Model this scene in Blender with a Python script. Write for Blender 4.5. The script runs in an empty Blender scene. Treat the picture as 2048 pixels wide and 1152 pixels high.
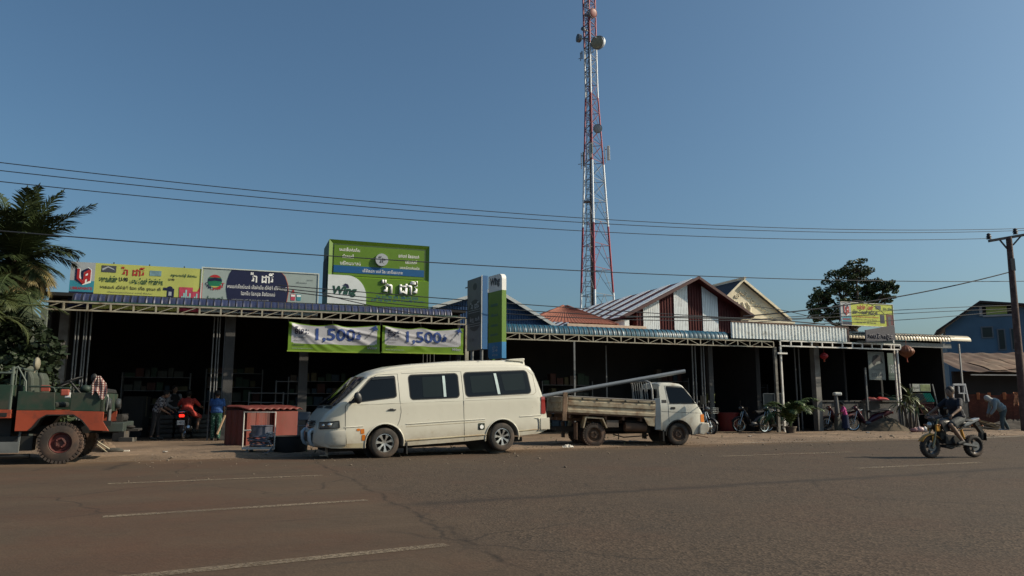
import bpy, bmesh, math, random
from mathutils import Vector, Matrix, noise
R = math.radians
PI = math.pi
scene = bpy.context.scene
COL = scene.collection
# ------------------------------------------------------------------ camera, sky, sun, exposure
FPX, HC = 1480.0, 1.15
PITCH = math.atan((805 - 576) / FPX)
cam_d = bpy.data.cameras.new('camera'); cam = bpy.data.objects.new('camera', cam_d); COL.objects.link(cam)
cam.location = (0, 0, HC); cam.rotation_euler = (PI / 2 + PITCH, 0, 0)
cam_d.sensor_width = 36; cam_d.lens = FPX / 2048 * 36; cam_d.clip_end = 4000; cam_d.clip_start = 0.05
scene.camera = cam
SUN_EL, SUN_DIR = R(33), R(-2)           # sun stands to the right of the view
w = bpy.data.worlds.new('World'); scene.world = w; w.use_nodes = True
nt = w.node_tree; nt.nodes.clear()
sky = nt.nodes.new('ShaderNodeTexSky'); sky.sky_type = 'NISHITA'; sky.sun_disc = False
sky.sun_elevation = SUN_EL; sky.sun_rotation = R(90) - SUN_DIR
sky.air_density = 1.0; sky.dust_density = 3.2; sky.ozone_density = 3.0; sky.altitude = 0
bg = nt.nodes.new('ShaderNodeBackground'); bg.inputs['Strength'].default_value = 0.100
wo = nt.nodes.new('ShaderNodeOutputWorld')
wb = nt.nodes.new('ShaderNodeVectorMath'); wb.operation = 'MULTIPLY'; wb.inputs[1].default_value = (0.765, 0.96, 0.98)   # colour balance of the hazy blue
nt.links.new(sky.outputs[0], wb.inputs[0]); nt.links.new(wb.outputs[0], bg.inputs[0]); nt.links.new(bg.outputs[0], wo.inputs[0])
sun_d = bpy.data.lights.new('sun', 'SUN'); sun_d.energy = 5.0; sun_d.angle = R(0.5); sun_d.color = (1.0, 0.86, 0.66)
sun = bpy.data.objects.new('sun', sun_d); COL.objects.link(sun); sun.location = (30, 0, 30)
sv = Vector((math.cos(SUN_EL) * math.cos(SUN_DIR), math.cos(SUN_EL) * math.sin(SUN_DIR), math.sin(SUN_EL)))
sun.rotation_euler = sv.to_track_quat('Z', 'Y').to_euler()
scene.view_settings.view_transform = 'Standard'; scene.view_settings.look = 'None'
scene.view_settings.exposure = 0.1; scene.view_settings.gamma = 1.0
scene.cycles.max_bounces = 5; scene.cycles.transparent_max_bounces = 12

# ------------------------------------------------------------------ pixel geometry (photo pixels -> places in the world)
def ray(px, py):
    x = (px - 1024) / FPX; y = (576 - py) / FPX
    dy = math.cos(PITCH) - y * math.sin(PITCH)
    return (x / dy, 1, (math.sin(PITCH) + y * math.cos(PITCH)) / dy)
def at(px, py, Y):
    r = ray(px, py); return Vector((r[0] * Y, Y, HC + r[2] * Y))
def gr(px, py, z=0.0):
    r = ray(px, py); Y = (z - HC) / r[2]; return Vector((r[0] * Y, Y, z))
FA = R(20); FO = Vector((0, 25.37, 0))                     # the line of shop fronts
FU = Vector((math.cos(FA), math.sin(FA), 0)); FN = Vector((-math.sin(FA), math.cos(FA), 0))
def W(s, t, z=0): return FO + FU * s + FN * t + Vector((0, 0, z))
def plane(px, py, P, ang):
    r = ray(px, py); c, s = math.cos(ang), math.sin(ang)
    Y = (-P[0] * s + P[1] * c) / (-r[0] * s + c); X = r[0] * Y
    return ((X - P[0]) * c + (Y - P[1]) * s, HC + r[2] * Y)
def fs(px, py, t=0.0):
    P = FO + FN * t; return plane(px, py, P, FA)

# ------------------------------------------------------------------ materials
MATS = {}
def pm(name, col, rough=0.6, metal=0.0, var=0.12, scale=3.0, bump=0.0, bscale=40.0, dirt=None, damt=0.5, dscale=1.2, spec=0.5, emis=None, es=0, coat=0, alpha=1, det=6):
    if name in MATS: return MATS[name]
    m = bpy.data.materials.new(name); m.use_nodes = True; n = m.node_tree.nodes; l = m.node_tree.links
    p = n['Principled BSDF']; p.inputs['Roughness'].default_value = rough; p.inputs['Metallic'].default_value = metal
    p.inputs['Specular IOR Level'].default_value = spec; p.inputs['Coat Weight'].default_value = coat
    tc = n.new('ShaderNodeTexCoord')
    nz = n.new('ShaderNodeTexNoise'); nz.inputs['Scale'].default_value = scale; nz.inputs['Detail'].default_value = det
    l.new(tc.outputs['Object'], nz.inputs['Vector'])
    mr = n.new('ShaderNodeMapRange'); mr.inputs['From Min'].default_value = 0.3; mr.inputs['From Max'].default_value = 0.7
    mr.inputs['To Min'].default_value = 1 - var; mr.inputs['To Max'].default_value = 1 + var
    l.new(nz.outputs['Fac'], mr.inputs['Value'])
    mx = n.new('ShaderNodeVectorMath'); mx.operation = 'SCALE'; mx.inputs[0].default_value = col[:3]
    l.new(mr.outputs[0], mx.inputs['Scale']); out = mx.outputs[0]
    if dirt:
        n2 = n.new('ShaderNodeTexNoise'); n2.inputs['Scale'].default_value = dscale; n2.inputs['Detail'].default_value = 8; n2.inputs['Roughness'].default_value = 0.65
        l.new(tc.outputs['Object'], n2.inputs['Vector'])
        r2 = n.new('ShaderNodeMapRange'); r2.inputs['From Min'].default_value = 0.62 - damt * 0.35; r2.inputs['From Max'].default_value = 0.78 - damt * 0.2
        l.new(n2.outputs['Fac'], r2.inputs['Value'])
        m2 = n.new('ShaderNodeMix'); m2.data_type = 'RGBA'; m2.inputs['B'].default_value = (*dirt[:3], 1)
        l.new(r2.outputs[0], m2.inputs['Factor']); l.new(out, m2.inputs['A']); out = m2.outputs['Result']
    l.new(out, p.inputs['Base Color'])
    if bump:
        nb = n.new('ShaderNodeTexNoise'); nb.inputs['Scale'].default_value = bscale; nb.inputs['Detail'].default_value = 5
        l.new(tc.outputs['Object'], nb.inputs['Vector'])
        b = n.new('ShaderNodeBump'); b.inputs['Strength'].default_value = bump; b.inputs['Distance'].default_value = 0.02
        l.new(nb.outputs['Fac'], b.inputs['Height']); l.new(b.outputs[0], p.inputs['Normal'])
    if emis:
        p.inputs['Emission Color'].default_value = (*emis, 1); p.inputs['Emission Strength'].default_value = es
    MATS[name] = m
    return m

def node_mat(name):
    m = bpy.data.materials.new(name); m.use_nodes = True; MATS[name] = m
    n = m.node_tree.nodes; return m, n, m.node_tree.links, n['Principled BSDF']
def noise_node(n, l, vec, scale, det=6, rough=0.55):
    z = n.new('ShaderNodeTexNoise'); z.inputs['Scale'].default_value = scale; z.inputs['Detail'].default_value = det; z.inputs['Roughness'].default_value = rough
    l.new(vec, z.inputs['Vector']); return z.outputs['Fac']
def rng(n, l, v, a, b, c=0.0, d=1.0):
    r = n.new('ShaderNodeMapRange'); r.inputs['From Min'].default_value = a; r.inputs['From Max'].default_value = b
    r.inputs['To Min'].default_value = c; r.inputs['To Max'].default_value = d; l.new(v, r.inputs['Value']); return r.outputs[0]
def mixc(n, l, f, A, B):
    m = n.new('ShaderNodeMix'); m.data_type = 'RGBA'
    l.new(f, m.inputs['Factor'])
    for k, c in (('A', A), ('B', B)):
        if isinstance(c, tuple): m.inputs[k].default_value = (*c, 1)
        else: l.new(c, m.inputs[k])
    return m.outputs['Result']

# ------------------------------------------------------------------ mesh builder
class MB:
    def __init__(s): s.v = []; s.f = []; s.m = []
    def add(s, vs, fs_, m=0):
        o = len(s.v); s.v += [tuple(v) for v in vs]
        for f in fs_: s.f.append(tuple(i + o for i in f)); s.m.append(m)
        return s
    def box(s, x0, x1, y0, y1, z0, z1, m=0, M=None):
        vs = [Vector((x, y, z)) for z in (z0, z1) for y in (y0, y1) for x in (x0, x1)]
        if M: vs = [M @ v for v in vs]
        return s.add(vs, [(0, 2, 3, 1), (4, 5, 7, 6), (0, 1, 5, 4), (2, 6, 7, 3), (0, 4, 6, 2), (1, 3, 7, 5)], m)
    def bar(s, p, q, w_, h=None, m=0, up=(0, 0, 1)):
        p = Vector(p); q = Vector(q); d = q - p; L = d.length
        if L < 1e-6: return s
        d.normalize(); upv = Vector(up)
        if abs(d.dot(upv)) > 0.98: upv = Vector((0, 1, 0)) if abs(d.y) < 0.9 else Vector((1, 0, 0))
        a = d.cross(upv).normalized(); b = a.cross(d)
        M = Matrix((a, d, b)).transposed().to_4x4(); M.translation = p
        h = h or w_
        return s.box(-w_ / 2, w_ / 2, 0, L, -h / 2, h / 2, m, M)
    def tube(s, pts, r, n=8, m=0, caps=True):
        pts = [Vector(p) for p in pts]; k = len(pts)
        rs = r if isinstance(r, (list, tuple)) else [r] * k
        vs = []; a = None
        for i, p in enumerate(pts):
            d = (pts[min(i + 1, k - 1)] - pts[max(i - 1, 0)])
            if d.length < 1e-9: d = Vector((0, 0, 1))
            d.normalize()
            if a is None:
                a = d.orthogonal().normalized()
            a = (a - d * a.dot(d))
            a = a.normalized() if a.length > 1e-6 else d.orthogonal().normalized()
            b = d.cross(a)
            for j in range(n):
                t = 2 * PI * j / n; vs.append(p + (a * math.cos(t) + b * math.sin(t)) * rs[i])
        fs_ = [(i * n + j, i * n + (j + 1) % n, (i + 1) * n + (j + 1) % n, (i + 1) * n + j) for i in range(k - 1) for j in range(n)]
        if caps: fs_ += [tuple(range(n - 1, -1, -1)), tuple((k - 1) * n + j for j in range(n))]
        return s.add(vs, fs_, m)
    def lathe(s, prof, n=24, M=None, m=0, close=False):
        # prof: (radius, height); the axis is local Y
        vs = []; k = len(prof)
        for r, h in prof:
            for j in range(n):
                t = 2 * PI * j / n; v = Vector((r * math.cos(t), h, r * math.sin(t))); vs.append(M @ v if M else v)
        rr = k if close else k - 1
        fs_ = [(i * n + j, ((i + 1) % k) * n + j, ((i + 1) % k) * n + (j + 1) % n, i * n + (j + 1) % n) for i in range(rr) for j in range(n)]
        return s.add(vs, fs_, m)
    def prism(s, poly, y0, y1, m=0, M=None, fn=None):
        # poly in x,z; extruded along y
        n = len(poly)
        vs = [Vector((x, y0, z)) for x, z in poly] + [Vector((x, y1, z)) for x, z in poly]
        if M: vs = [M @ v for v in vs]
        fs_ = [tuple(range(n)), tuple(range(2 * n - 1, n - 1, -1))] + [(i, i + n, (i + 1) % n + n, (i + 1) % n) for i in range(n)]
        return s.add(vs, fs_, m)
    def grid(s, fn, nu, nv, m=0, flip=False):
        vs = [fn(i / nu, j / nv) for j in range(nv + 1) for i in range(nu + 1)]; q = nu + 1
        fs_ = [(j * q + i, j * q + i + 1, (j + 1) * q + i + 1, (j + 1) * q + i) for j in range(nv) for i in range(nu)]
        if flip: fs_ = [f[::-1] for f in fs_]
        return s.add(vs, fs_, m)
    def ball(s, c, r, n=12, m=0, M=None):
        rx, ry, rz = (r, r, r) if not isinstance(r, (tuple, list)) else r
        c = Vector(c); h = max(4, n // 2); vs = []
        for i in range(h + 1):
            ph = PI * i / h
            for j in range(n):
                t = 2 * PI * j / n; v = c + Vector((rx * math.sin(ph) * math.cos(t), ry * math.sin(ph) * math.sin(t), rz * math.cos(ph)))
                vs.append(M @ v if M else v)
        return s.add(vs, [(i * n + j, (i + 1) * n + j, (i + 1) * n + (j + 1) % n, i * n + (j + 1) % n) for i in range(h) for j in range(n)], m)
    def capsule(s, p, q, r0, r1, n=10, m=0):
        p = Vector(p); q = Vector(q); d = q - p; L = max(d.length, 1e-4); d.normalize(); pts = []; rs = []
        for k in range(4): t = -PI / 2 + PI / 2 * k / 3; pts.append(p + d * (r0 * math.sin(t))); rs.append(max(r0 * math.cos(t), r0 * 0.05))
        for k in range(4): t = PI / 2 * k / 3; pts.append(q + d * (r1 * math.sin(t))); rs.append(max(r1 * math.cos(t), r1 * 0.05))
        return s.tube(pts, rs, n, m)
    def build(s, name, mats, parent=None, loc=None, rotz=0, smooth=None, bevel=0, M=None, merge=False):
        me = bpy.data.meshes.new(name); me.from_pydata(s.v, [], s.f)
        if not isinstance(mats, (list, tuple)): mats = [mats]
        for mt in mats: me.materials.append(mt)
        me.polygons.foreach_set('material_index', s.m)
        if merge:
            b = bmesh.new(); b.from_mesh(me); bmesh.ops.remove_doubles(b, verts=b.verts, dist=1e-4); bmesh.ops.recalc_face_normals(b, faces=b.faces); b.to_mesh(me); b.free()
        if smooth is not None:
            me.polygons.foreach_set('use_smooth', [True] * len(me.polygons))
            me.set_sharp_from_angle(angle=R(smooth))
        me.update()
        o = bpy.data.objects.new(name, me); COL.objects.link(o)
        if parent: o.parent = parent
        if loc is not None: o.location = loc
        if rotz: o.rotation_euler = (0, 0, rotz)
        if M: o.matrix_local = M
        if bevel:
            bv = o.modifiers.new('bevel', 'BEVEL'); bv.width = bevel; bv.segments = 2; bv.limit_method = 'ANGLE'; bv.angle_limit = R(40)
        return o

def thing(name, label, cat, loc=(0, 0, 0), rotz=0, group=None):
    o = bpy.data.objects.new(name, None); COL.objects.link(o); o.empty_display_size = 0.2
    o.location = loc; o.rotation_euler = (0, 0, rotz); o['label'] = label; o['category'] = cat
    if group: o['group'] = group
    return o
def tag(o, label, cat, group=None):
    o['label'] = label; o['category'] = cat
    if group: o['group'] = group
    return o
def struct(o, kind='structure'): o['kind'] = kind; return o
def kids(o): return [c for c in bpy.data.objects if c.parent == o]
def dup(root, loc, rotz, label=None):
    def cp(o, par):
        c = o.copy(); COL.objects.link(c)
        if par: c.parent = par
        for k in kids(o): cp(k, c)
        return c
    ks = cp(root, None); ks.location = loc; ks.rotation_euler = (0, 0, rotz)
    if label: ks['label'] = label
    return ks

def kh(s):
    """the font is drawn letter by letter: put vowels that stand before their consonant first, drop stacked subscripts"""
    o = []; i = 0
    while i < len(s):
        c = s[i]
        if c == '\u17d2': i += 2; continue
        if c in '\u17c1\u17c2\u17c3' and o: o.insert(len(o) - 1, c)
        elif c in '\u17c4\u17be\u17bf\u17c0\u17c5' and o: o.insert(len(o) - 1, '\u17c1'); o.append({'\u17c4': '\u17b6', '\u17be': '\u17b8', '\u17bf': '\u17b9', '\u17c0': '', '\u17c5': '\u17b6'}[c])
        else: o.append(c)
        i += 1
    return ''.join(o)
def text(s, x, z, w_, h_, mat, parent, y=-0.004, name='lettering', bold=0.0, shear=0, ext=0.0, warp=None, space=1.0):
    """text fitted to the box (x, z, w, h) on a board whose face looks along -Y"""
    c = bpy.data.curves.new(name, 'FONT'); c.body = kh(s); c.size = 1; c.offset = bold; c.shear = shear; c.extrude = 0; c.resolution_u = 3; c.space_character = space
    o = bpy.data.objects.new(name, c); COL.objects.link(o)
    me = bpy.data.meshes.new_from_object(o)
    bpy.data.objects.remove(o); bpy.data.curves.remove(c)
    if not me.vertices: return None
    xs = [v.co.x for v in me.vertices]; ys = [v.co.y for v in me.vertices]
    x0, x1, y0, y1 = min(xs), max(xs), min(ys), max(ys)
    if warp:
        b = bmesh.new(); b.from_mesh(me)
        for ax, lo, hi, k in ((0, x0, x1, 26), (1, y0, y1, 8)):
            for i in range(1, k):
                co = [0, 0, 0]; co[ax] = lo + (hi - lo) * i / k; no = [0, 0, 0]; no[ax] = 1
                bmesh.ops.bisect_plane(b, geom=b.verts[:] + b.edges[:] + b.faces[:], plane_co=co, plane_no=no)
        b.to_mesh(me); b.free()
    for v in me.vertices:
        X = x + (v.co.x - x0) / (x1 - x0) * w_; Z = z + (v.co.y - y0) / (y1 - y0) * h_
        Y = y + (warp(X, Z) if warp else 0)
        v.co = (X, Y, Z)
    if ext:
        b = bmesh.new(); b.from_mesh(me)
        g = bmesh.ops.extrude_face_region(b, geom=b.faces[:])
        bmesh.ops.translate(b, verts=[q for q in g['geom'] if isinstance(q, bmesh.types.BMVert)], vec=(0, -ext, 0))
        bmesh.ops.recalc_face_normals(b, faces=b.faces); b.to_mesh(me); b.free()
    me.materials.clear(); me.materials.append(mat); me.name = name
    ob = bpy.data.objects.new(name, me); COL.objects.link(ob); ob.parent = parent
    return ob
# ------------------------------------------------------------------ ground, road, markings
RA = R(24.8); RO = gr(1400, 889)                     # edge of the asphalt
RU = Vector((math.cos(RA), math.sin(RA), 0)); RN = Vector((-math.sin(RA), math.cos(RA), 0))

m, n, l, p = node_mat('dirt'); p.inputs['Roughness'].default_value = 0.95
geo = n.new('ShaderNodeNewGeometry'); pos = geo.outputs['Position']
c1 = mixc(n, l, rng(n, l, noise_node(n, l, pos, 0.5, 8, .6), .35, .65), (.095, .064, .042), (.235, .162, .105))
c2 = mixc(n, l, rng(n, l, noise_node(n, l, pos, 9, 6, .7), .3, .7), c1, (.15, .105, .07))
mm = n.new('ShaderNodeMix'); mm.data_type = 'RGBA'; mm.inputs['Factor'].default_value = .5
l.new(c1, mm.inputs['A']); l.new(c2, mm.inputs['B'])
vo = n.new('ShaderNodeTexVoronoi'); vo.inputs['Scale'].default_value = 7; l.new(pos, vo.inputs['Vector'])
c3 = mixc(n, l, rng(n, l, vo.outputs['Distance'], .10, .16, 1, 0), mm.outputs['Result'], (.12, .10, .085))
l.new(c3, p.inputs['Base Color'])
b = n.new('ShaderNodeBump'); b.inputs['Strength'].default_value = .8; b.inputs['Distance'].default_value = .05
l.new(noise_node(n, l, pos, 6, 8, .7), b.inputs['Height']); l.new(b.outputs[0], p.inputs['Normal'])
DIRT = m

m, n, l, p = node_mat('asphalt'); p.inputs['Roughness'].default_value = 0.92; p.inputs['Specular IOR Level'].default_value = .25
geo = n.new('ShaderNodeNewGeometry'); pos = geo.outputs['Position']
def side_of(P, nrm, wob, ws, lo, hi):
    """0 on one side and 1 on the other of a wandering line through P"""
    sb = n.new('ShaderNodeVectorMath'); sb.operation = 'SUBTRACT'; l.new(pos, sb.inputs[0]); sb.inputs[1].default_value = tuple(P)
    dt = n.new('ShaderNodeVectorMath'); dt.operation = 'DOT_PRODUCT'; l.new(sb.outputs[0], dt.inputs[0]); dt.inputs[1].default_value = tuple(nrm)
    ma = n.new('ShaderNodeMath'); ma.operation = 'MULTIPLY_ADD'; l.new(noise_node(n, l, pos, ws, 8, .65), ma.inputs[0]); ma.inputs[1].default_value = wob; l.new(dt.outputs['Value'], ma.inputs[2])
    sh2 = n.new('ShaderNodeMath'); sh2.operation = 'SUBTRACT'; l.new(ma.outputs[0], sh2.inputs[0]); sh2.inputs[1].default_value = wob * .5
    return sh2.outputs[0], rng(n, l, sh2.outputs[0], lo, hi)
rot = n.new('ShaderNodeVectorRotate'); rot.rotation_type = 'Z_AXIS'; rot.inputs['Angle'].default_value = -RA
l.new(pos, rot.inputs['Vector']); mp = n.new('ShaderNodeMapping'); mp.inputs['Scale'].default_value = (.10, .9, 1); l.new(rot.outputs[0], mp.inputs['Vector'])
base = mixc(n, l, rng(n, l, noise_node(n, l, mp.outputs[0], 1.0, 7, .65), .33, .68), (0.066, 0.046, 0.031), (0.100, 0.069, 0.045))
sa = gr(660, 938); sb_ = gr(1075, 1152); sd_ = (sb_ - sa).normalized(); dist, rough_side = side_of(sa, (sd_.y * -1, sd_.x, 0), .5, 1.1, -.25, .45)
if (gr(1600, 1050) - sa).dot(Vector((-sd_.y, sd_.x, 0))) < 0: raise SystemExit('seam side')
red = noise_node(n, l, pos, .42, 6, .6)
base = mixc(n, l, rng(n, l, red, .44, .64, 0, .62), base, (0.098, 0.047, 0.028))               # red laterite dust
fac2, far_side = side_of(gr(1100, 992), (RN.x, RN.y, 0), .6, .8, -.2, .3)
base2 = mixc(n, l, rng(n, l, noise_node(n, l, pos, .9, 5), .3, .7), (0.062, 0.047, 0.035), (0.092, 0.064, 0.043))
base = mixc(n, l, rough_side, base, mixc(n, l, rng(n, l, red, .5, .68, 0, .6), base2, (0.092, 0.047, 0.030)))
chips = n.new('ShaderNodeTexVoronoi'); chips.inputs['Scale'].default_value = 48; chips.inputs['Randomness'].default_value = 1; l.new(pos, chips.inputs['Vector'])
sp = n.new('ShaderNodeSeparateColor'); l.new(chips.outputs['Color'], sp.inputs[0])
chipc = mixc(n, l, rng(n, l, sp.outputs['Red'], .25, .8), (.020, .015, .011), (.125, .088, .060))
amt = n.new('ShaderNodeMath'); amt.operation = 'MULTIPLY_ADD'; l.new(rough_side, amt.inputs[0]); amt.inputs[1].default_value = .42; amt.inputs[2].default_value = .10
am2 = n.new('ShaderNodeMath'); am2.operation = 'MULTIPLY'; l.new(amt.outputs[0], am2.inputs[0]); l.new(rng(n, l, noise_node(n, l, pos, .7, 4), .35, .6, .5, 1.25), am2.inputs[1])
base = mixc(n, l, am2.outputs[0], base, chipc)
pits = n.new('ShaderNodeTexVoronoi'); pits.inputs['Scale'].default_value = 17; l.new(pos, pits.inputs['Vector'])
pm_m = n.new('ShaderNodeMath'); pm_m.operation = 'MULTIPLY'; l.new(rng(n, l, pits.outputs['Distance'], .10, .22, 1, 0), pm_m.inputs[0]); l.new(rng(n, l, rough_side, 0, 1, .12, .85), pm_m.inputs[1])
base = mixc(n, l, pm_m.outputs[0], base, (0.020, 0.014, 0.011))
base = mixc(n, l, rng(n, l, noise_node(n, l, pos, 70, 3, .7), .42, .62, 0, .45), base, (0.035, 0.025, 0.018))
# the jagged seam, long hairline cracks, tar stains, polished wheel tracks
ab = n.new('ShaderNodeMath'); ab.operation = 'ABSOLUTE'; l.new(dist, ab.inputs[0])
sm_ = n.new('ShaderNodeMath'); sm_.operation = 'MULTIPLY'; l.new(rng(n, l, ab.outputs[0], .0, .05, 1, 0), sm_.inputs[0]); l.new(rng(n, l, noise_node(n, l, pos, 5, 5), .38, .6, .1, .9), sm_.inputs[1]); base = mixc(n, l, sm_.outputs[0], base, (0.022, 0.016, 0.012))
ab2 = n.new('ShaderNodeMath'); ab2.operation = 'ABSOLUTE'; l.new(fac2, ab2.inputs[0]); s3 = n.new('ShaderNodeMath'); s3.operation = 'MULTIPLY'; l.new(rng(n, l, ab2.outputs[0], .02, .22, .8, 0), s3.inputs[0]); l.new(rough_side, s3.inputs[1]); base = mixc(n, l, s3.outputs[0], base, (0.032, 0.024, 0.019))
ck = n.new('ShaderNodeTexVoronoi'); ck.feature = 'DISTANCE_TO_EDGE'; ck.inputs['Scale'].default_value = .45
wv = n.new('ShaderNodeVectorMath'); wv.operation = 'MULTIPLY_ADD'; wv.inputs[1].default_value = (.6, .6, 0)
nz = n.new('ShaderNodeTexNoise'); nz.inputs['Scale'].default_value = 1.6; nz.inputs['Detail'].default_value = 8; l.new(pos, nz.inputs['Vector'])
l.new(nz.outputs['Color'], wv.inputs[0]); l.new(pos, wv.inputs[2]); l.new(wv.outputs[0], ck.inputs['Vector'])
cm = n.new('ShaderNodeMath'); cm.operation = 'MULTIPLY'; l.new(rng(n, l, ck.outputs['Distance'], .0, .010, 1, 0), cm.inputs[0]); l.new(rng(n, l, noise_node(n, l, pos, .25, 3), .47, .56, 0, .8), cm.inputs[1])
base = mixc(n, l, cm.outputs[0], base, (0.025, 0.019, 0.015))
base = mixc(n, l, rng(n, l, noise_node(n, l, mp.outputs[0], 3.1, 6, .7), .62, .70, 0, .6), base, (0.035, 0.026, 0.020))
# sand drifting in from the shoulder
_, sand = side_of(RO, (RN.x, RN.y, 0), 1.6, .8, -1.1, .25)
sandn = n.new('ShaderNodeMath'); sandn.operation = 'MULTIPLY'; l.new(sand, sandn.inputs[0]); l.new(rng(n, l, noise_node(n, l, mp.outputs[0], 2.2, 7, .7), .38, .58, .25, 1), sandn.inputs[1])
base = mixc(n, l, sandn.outputs[0], base, (0.155, 0.100, 0.060))
l.new(base, p.inputs['Base Color'])
b = n.new('ShaderNodeBump'); b.inputs['Distance'].default_value = .010; l.new(rng(n, l, rough_side, 0, 1, .15, .45), b.inputs['Strength'])
l.new(chips.outputs['Distance'], b.inputs['Height'])
b2 = n.new('ShaderNodeBump'); b2.inputs['Strength'].default_value = .3; b2.inputs['Distance'].default_value = .05
l.new(noise_node(n, l, pos, 2.5, 6), b2.inputs['Height']); l.new(b.outputs[0], b2.inputs['Normal']); l.new(b2.outputs[0], p.inputs['Normal'])
ASPH = m

def worn(name, ca, cb, lo, hi):
    m, n, l, p = node_mat(name); p.inputs['Roughness'].default_value = .85
    geo = n.new('ShaderNodeNewGeometry'); pos = geo.outputs['Position']
    l.new(mixc(n, l, noise_node(n, l, pos, 3, 5), ca, cb), p.inputs['Base Color'])
    k = n.new('ShaderNodeMath'); k.operation = 'MULTIPLY'; l.new(rng(n, l, noise_node(n, l, pos, 24, 6, .8), lo, hi), k.inputs[0]); l.new(rng(n, l, noise_node(n, l, pos, 1.3, 4), .3, .6, .45, 1), k.inputs[1])
    l.new(k.outputs[0], p.inputs['Alpha']); return m
PAINT = worn('road_paint', (.15, .115, .08), (.24, .19, .13), .36, .56)
EPAINT = worn('edge_paint', (.26, .22, .17), (.42, .38, .31), .34, .52)

g = MB()
g.grid(lambda u, v: Vector((-700 + 1400 * u, -300 + 1400 * v, -0.004)), 4, 4)
struct(g.build('ground', DIRT))
def edge_wob(s):
    return 0.22 * noise.noise(Vector((s * .7, 3, 0))) + 0.10 * noise.noise(Vector((s * 2.9, 7, 0)))
rd = MB()
ss = [-400, -200, -100, -60, -40] + [-30 + i * 0.35 for i in range(200)] + [50, 80, 150, 400]
vs = []; fsx = []
for i, s_ in enumerate(ss):
    vs += [RO + RU * s_ + RN * (edge_wob(s_)), RO + RU * s_ - RN * 40]
    if i: fsx.append((2 * i - 2, 2 * i - 1, 2 * i + 1, 2 * i))
rd.add([(v.x, v.y, 0.0) for v in vs], fsx)
struct(rd.build('road', ASPH))
# a rutted shoulder of packed earth between the road and the shops
sh = MB()
def shf(u, v):
    s_ = -26 + 56 * u; t_ = 0.32 + 5.2 * v
    q = RO + RU * s_ + RN * t_
    k = math.sin(PI * min(1, v * 6) / 2) if v < 1 / 6 else 1
    e = min(1, (1 - v) * 5)
    rut = -.03 * (math.exp(-((t_ - 1.5 - .25 * noise.noise(Vector((s_ * .2, 0, 3)))) / .16) ** 2) + math.exp(-((t_ - 2.9 - .25 * noise.noise(Vector((s_ * .2, 0, 8)))) / .16) ** 2))
    z = .002 + k * e * (.045 + rut + .022 * noise.noise(Vector((q.x * 6, q.y * 6, 2))) + .035 * noise.noise(Vector((q.x * .55, q.y * .55, 1))) + .018 * noise.noise(Vector((q.x * 2.2, q.y * 2.2, 5))))
    return Vector((q.x, q.y, z if 0 < v < 1 else -.02))
sh.grid(shf, 300, 60)
struct(sh.build('shoulder', DIRT, smooth=80))
# worn painted dashes and the edge line
def dash(pa, pb, wd, name='lane_marking', mat=None, seg=30, z=.004):
    a = gr(*pa); b_ = gr(*pb); d = (b_ - a).normalized(); q = Vector((-d.y, d.x, 0)); mk = MB(); L = (b_ - a).length; vs = []; f_ = []
    for i in range(seg + 1):
        t = i / seg; c = a + d * L * t; e1 = wd / 2 * (1 + .18 * noise.noise(Vector((t * 40, pa[0], 0)))); e2 = wd / 2 * (1 + .18 * noise.noise(Vector((t * 40, pa[0], 9))))
        vs += [c + q * e1, c - q * e2]
        if i: f_.append((2 * i - 2, 2 * i - 1, 2 * i + 1, 2 * i))
    mk.add([(v.x, v.y, z) for v in vs], f_)
    return struct(mk.build(name, mat or PAINT))
dash((215, 968), (645, 951), .13); dash((205, 1034), (735, 1000.5), .14); dash((150, 1166), (893, 1090), .14)
dash((1435, 913), (1702, 904), .15); dash((1715, 937), (1962, 925), .15)
dash((1480, 886), (1905, 877.5), .10, 'edge_line', EPAINT); dash((1965, 875.3), (2300, 861), .2, 'edge_line', EPAINT)

# loose stones and crumbs of earth along the shoulder: more than anyone could count
random.seed(5)
st_ = MB()
for i in range(2800):
    s_ = random.uniform(-14, 18); t_ = random.gauss(.5, .9) if random.random() < .7 else random.uniform(-5, 4)
    q = RO + RU * s_ + RN * t_; r_ = random.uniform(.005, .018) * (5 if t_ > .5 and random.random() < .02 else 2.2 if random.random() < .05 else 1)
    M_ = Matrix.Translation((q.x, q.y, .03 if 0 < t_ < 5 else r_ * .3)) @ Matrix.Rotation(random.random() * 6, 4, 'Z') @ Matrix.Scale(random.uniform(.5, 1), 4, (0, 0, 1))
    st_.ball((0, 0, 0), (r_, r_ * random.uniform(.6, 1), r_ * .7), 6, 0, M_)
so = st_.build('gravel', pm('stone', (.17, .135, .10), .9, var=.4, scale=2), smooth=50); so['label'] = 'loose stones and crumbs scattered along the dusty edge of the road'; so['category'] = 'gravel'; so['kind'] = 'stuff'

# ------------------------------------------------------------------ palette
CREAMST = pm('cream_steel', (.30, .28, .22), .6, 0, .2, 4, dirt=(.13, .075, .04), damt=.35, dscale=5)
WHITEST = pm('white_steel', (.68, .66, .62), .5, 0, .1, 4, dirt=(.3, .24, .18), damt=.2, dscale=5)
GREYST = pm('grey_steel', (.13, .135, .14), .55, .2, .2, 4)
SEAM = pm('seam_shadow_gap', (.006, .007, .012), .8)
BLUEEAVE = pm('blue_eave', (.022, .032, .085), .5, 0, .2, 1.5, dirt=(.05, .05, .065), damt=.3, dscale=2.5)
TEALEAVE = pm('teal_eave', (.012, .075, .125), .42, 0, .2, 1.5, dirt=(.012, .055, .075), damt=.4, dscale=2)
DARKWALL = pm('shade_dark_wall', (.018, .018, .020), .9, 0, .3, .8)  # shade under the roofs put into the near black wall colour
DARKROOF = pm('roof_underside', (.014, .014, .015), .9, 0, .3, 2)
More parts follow.
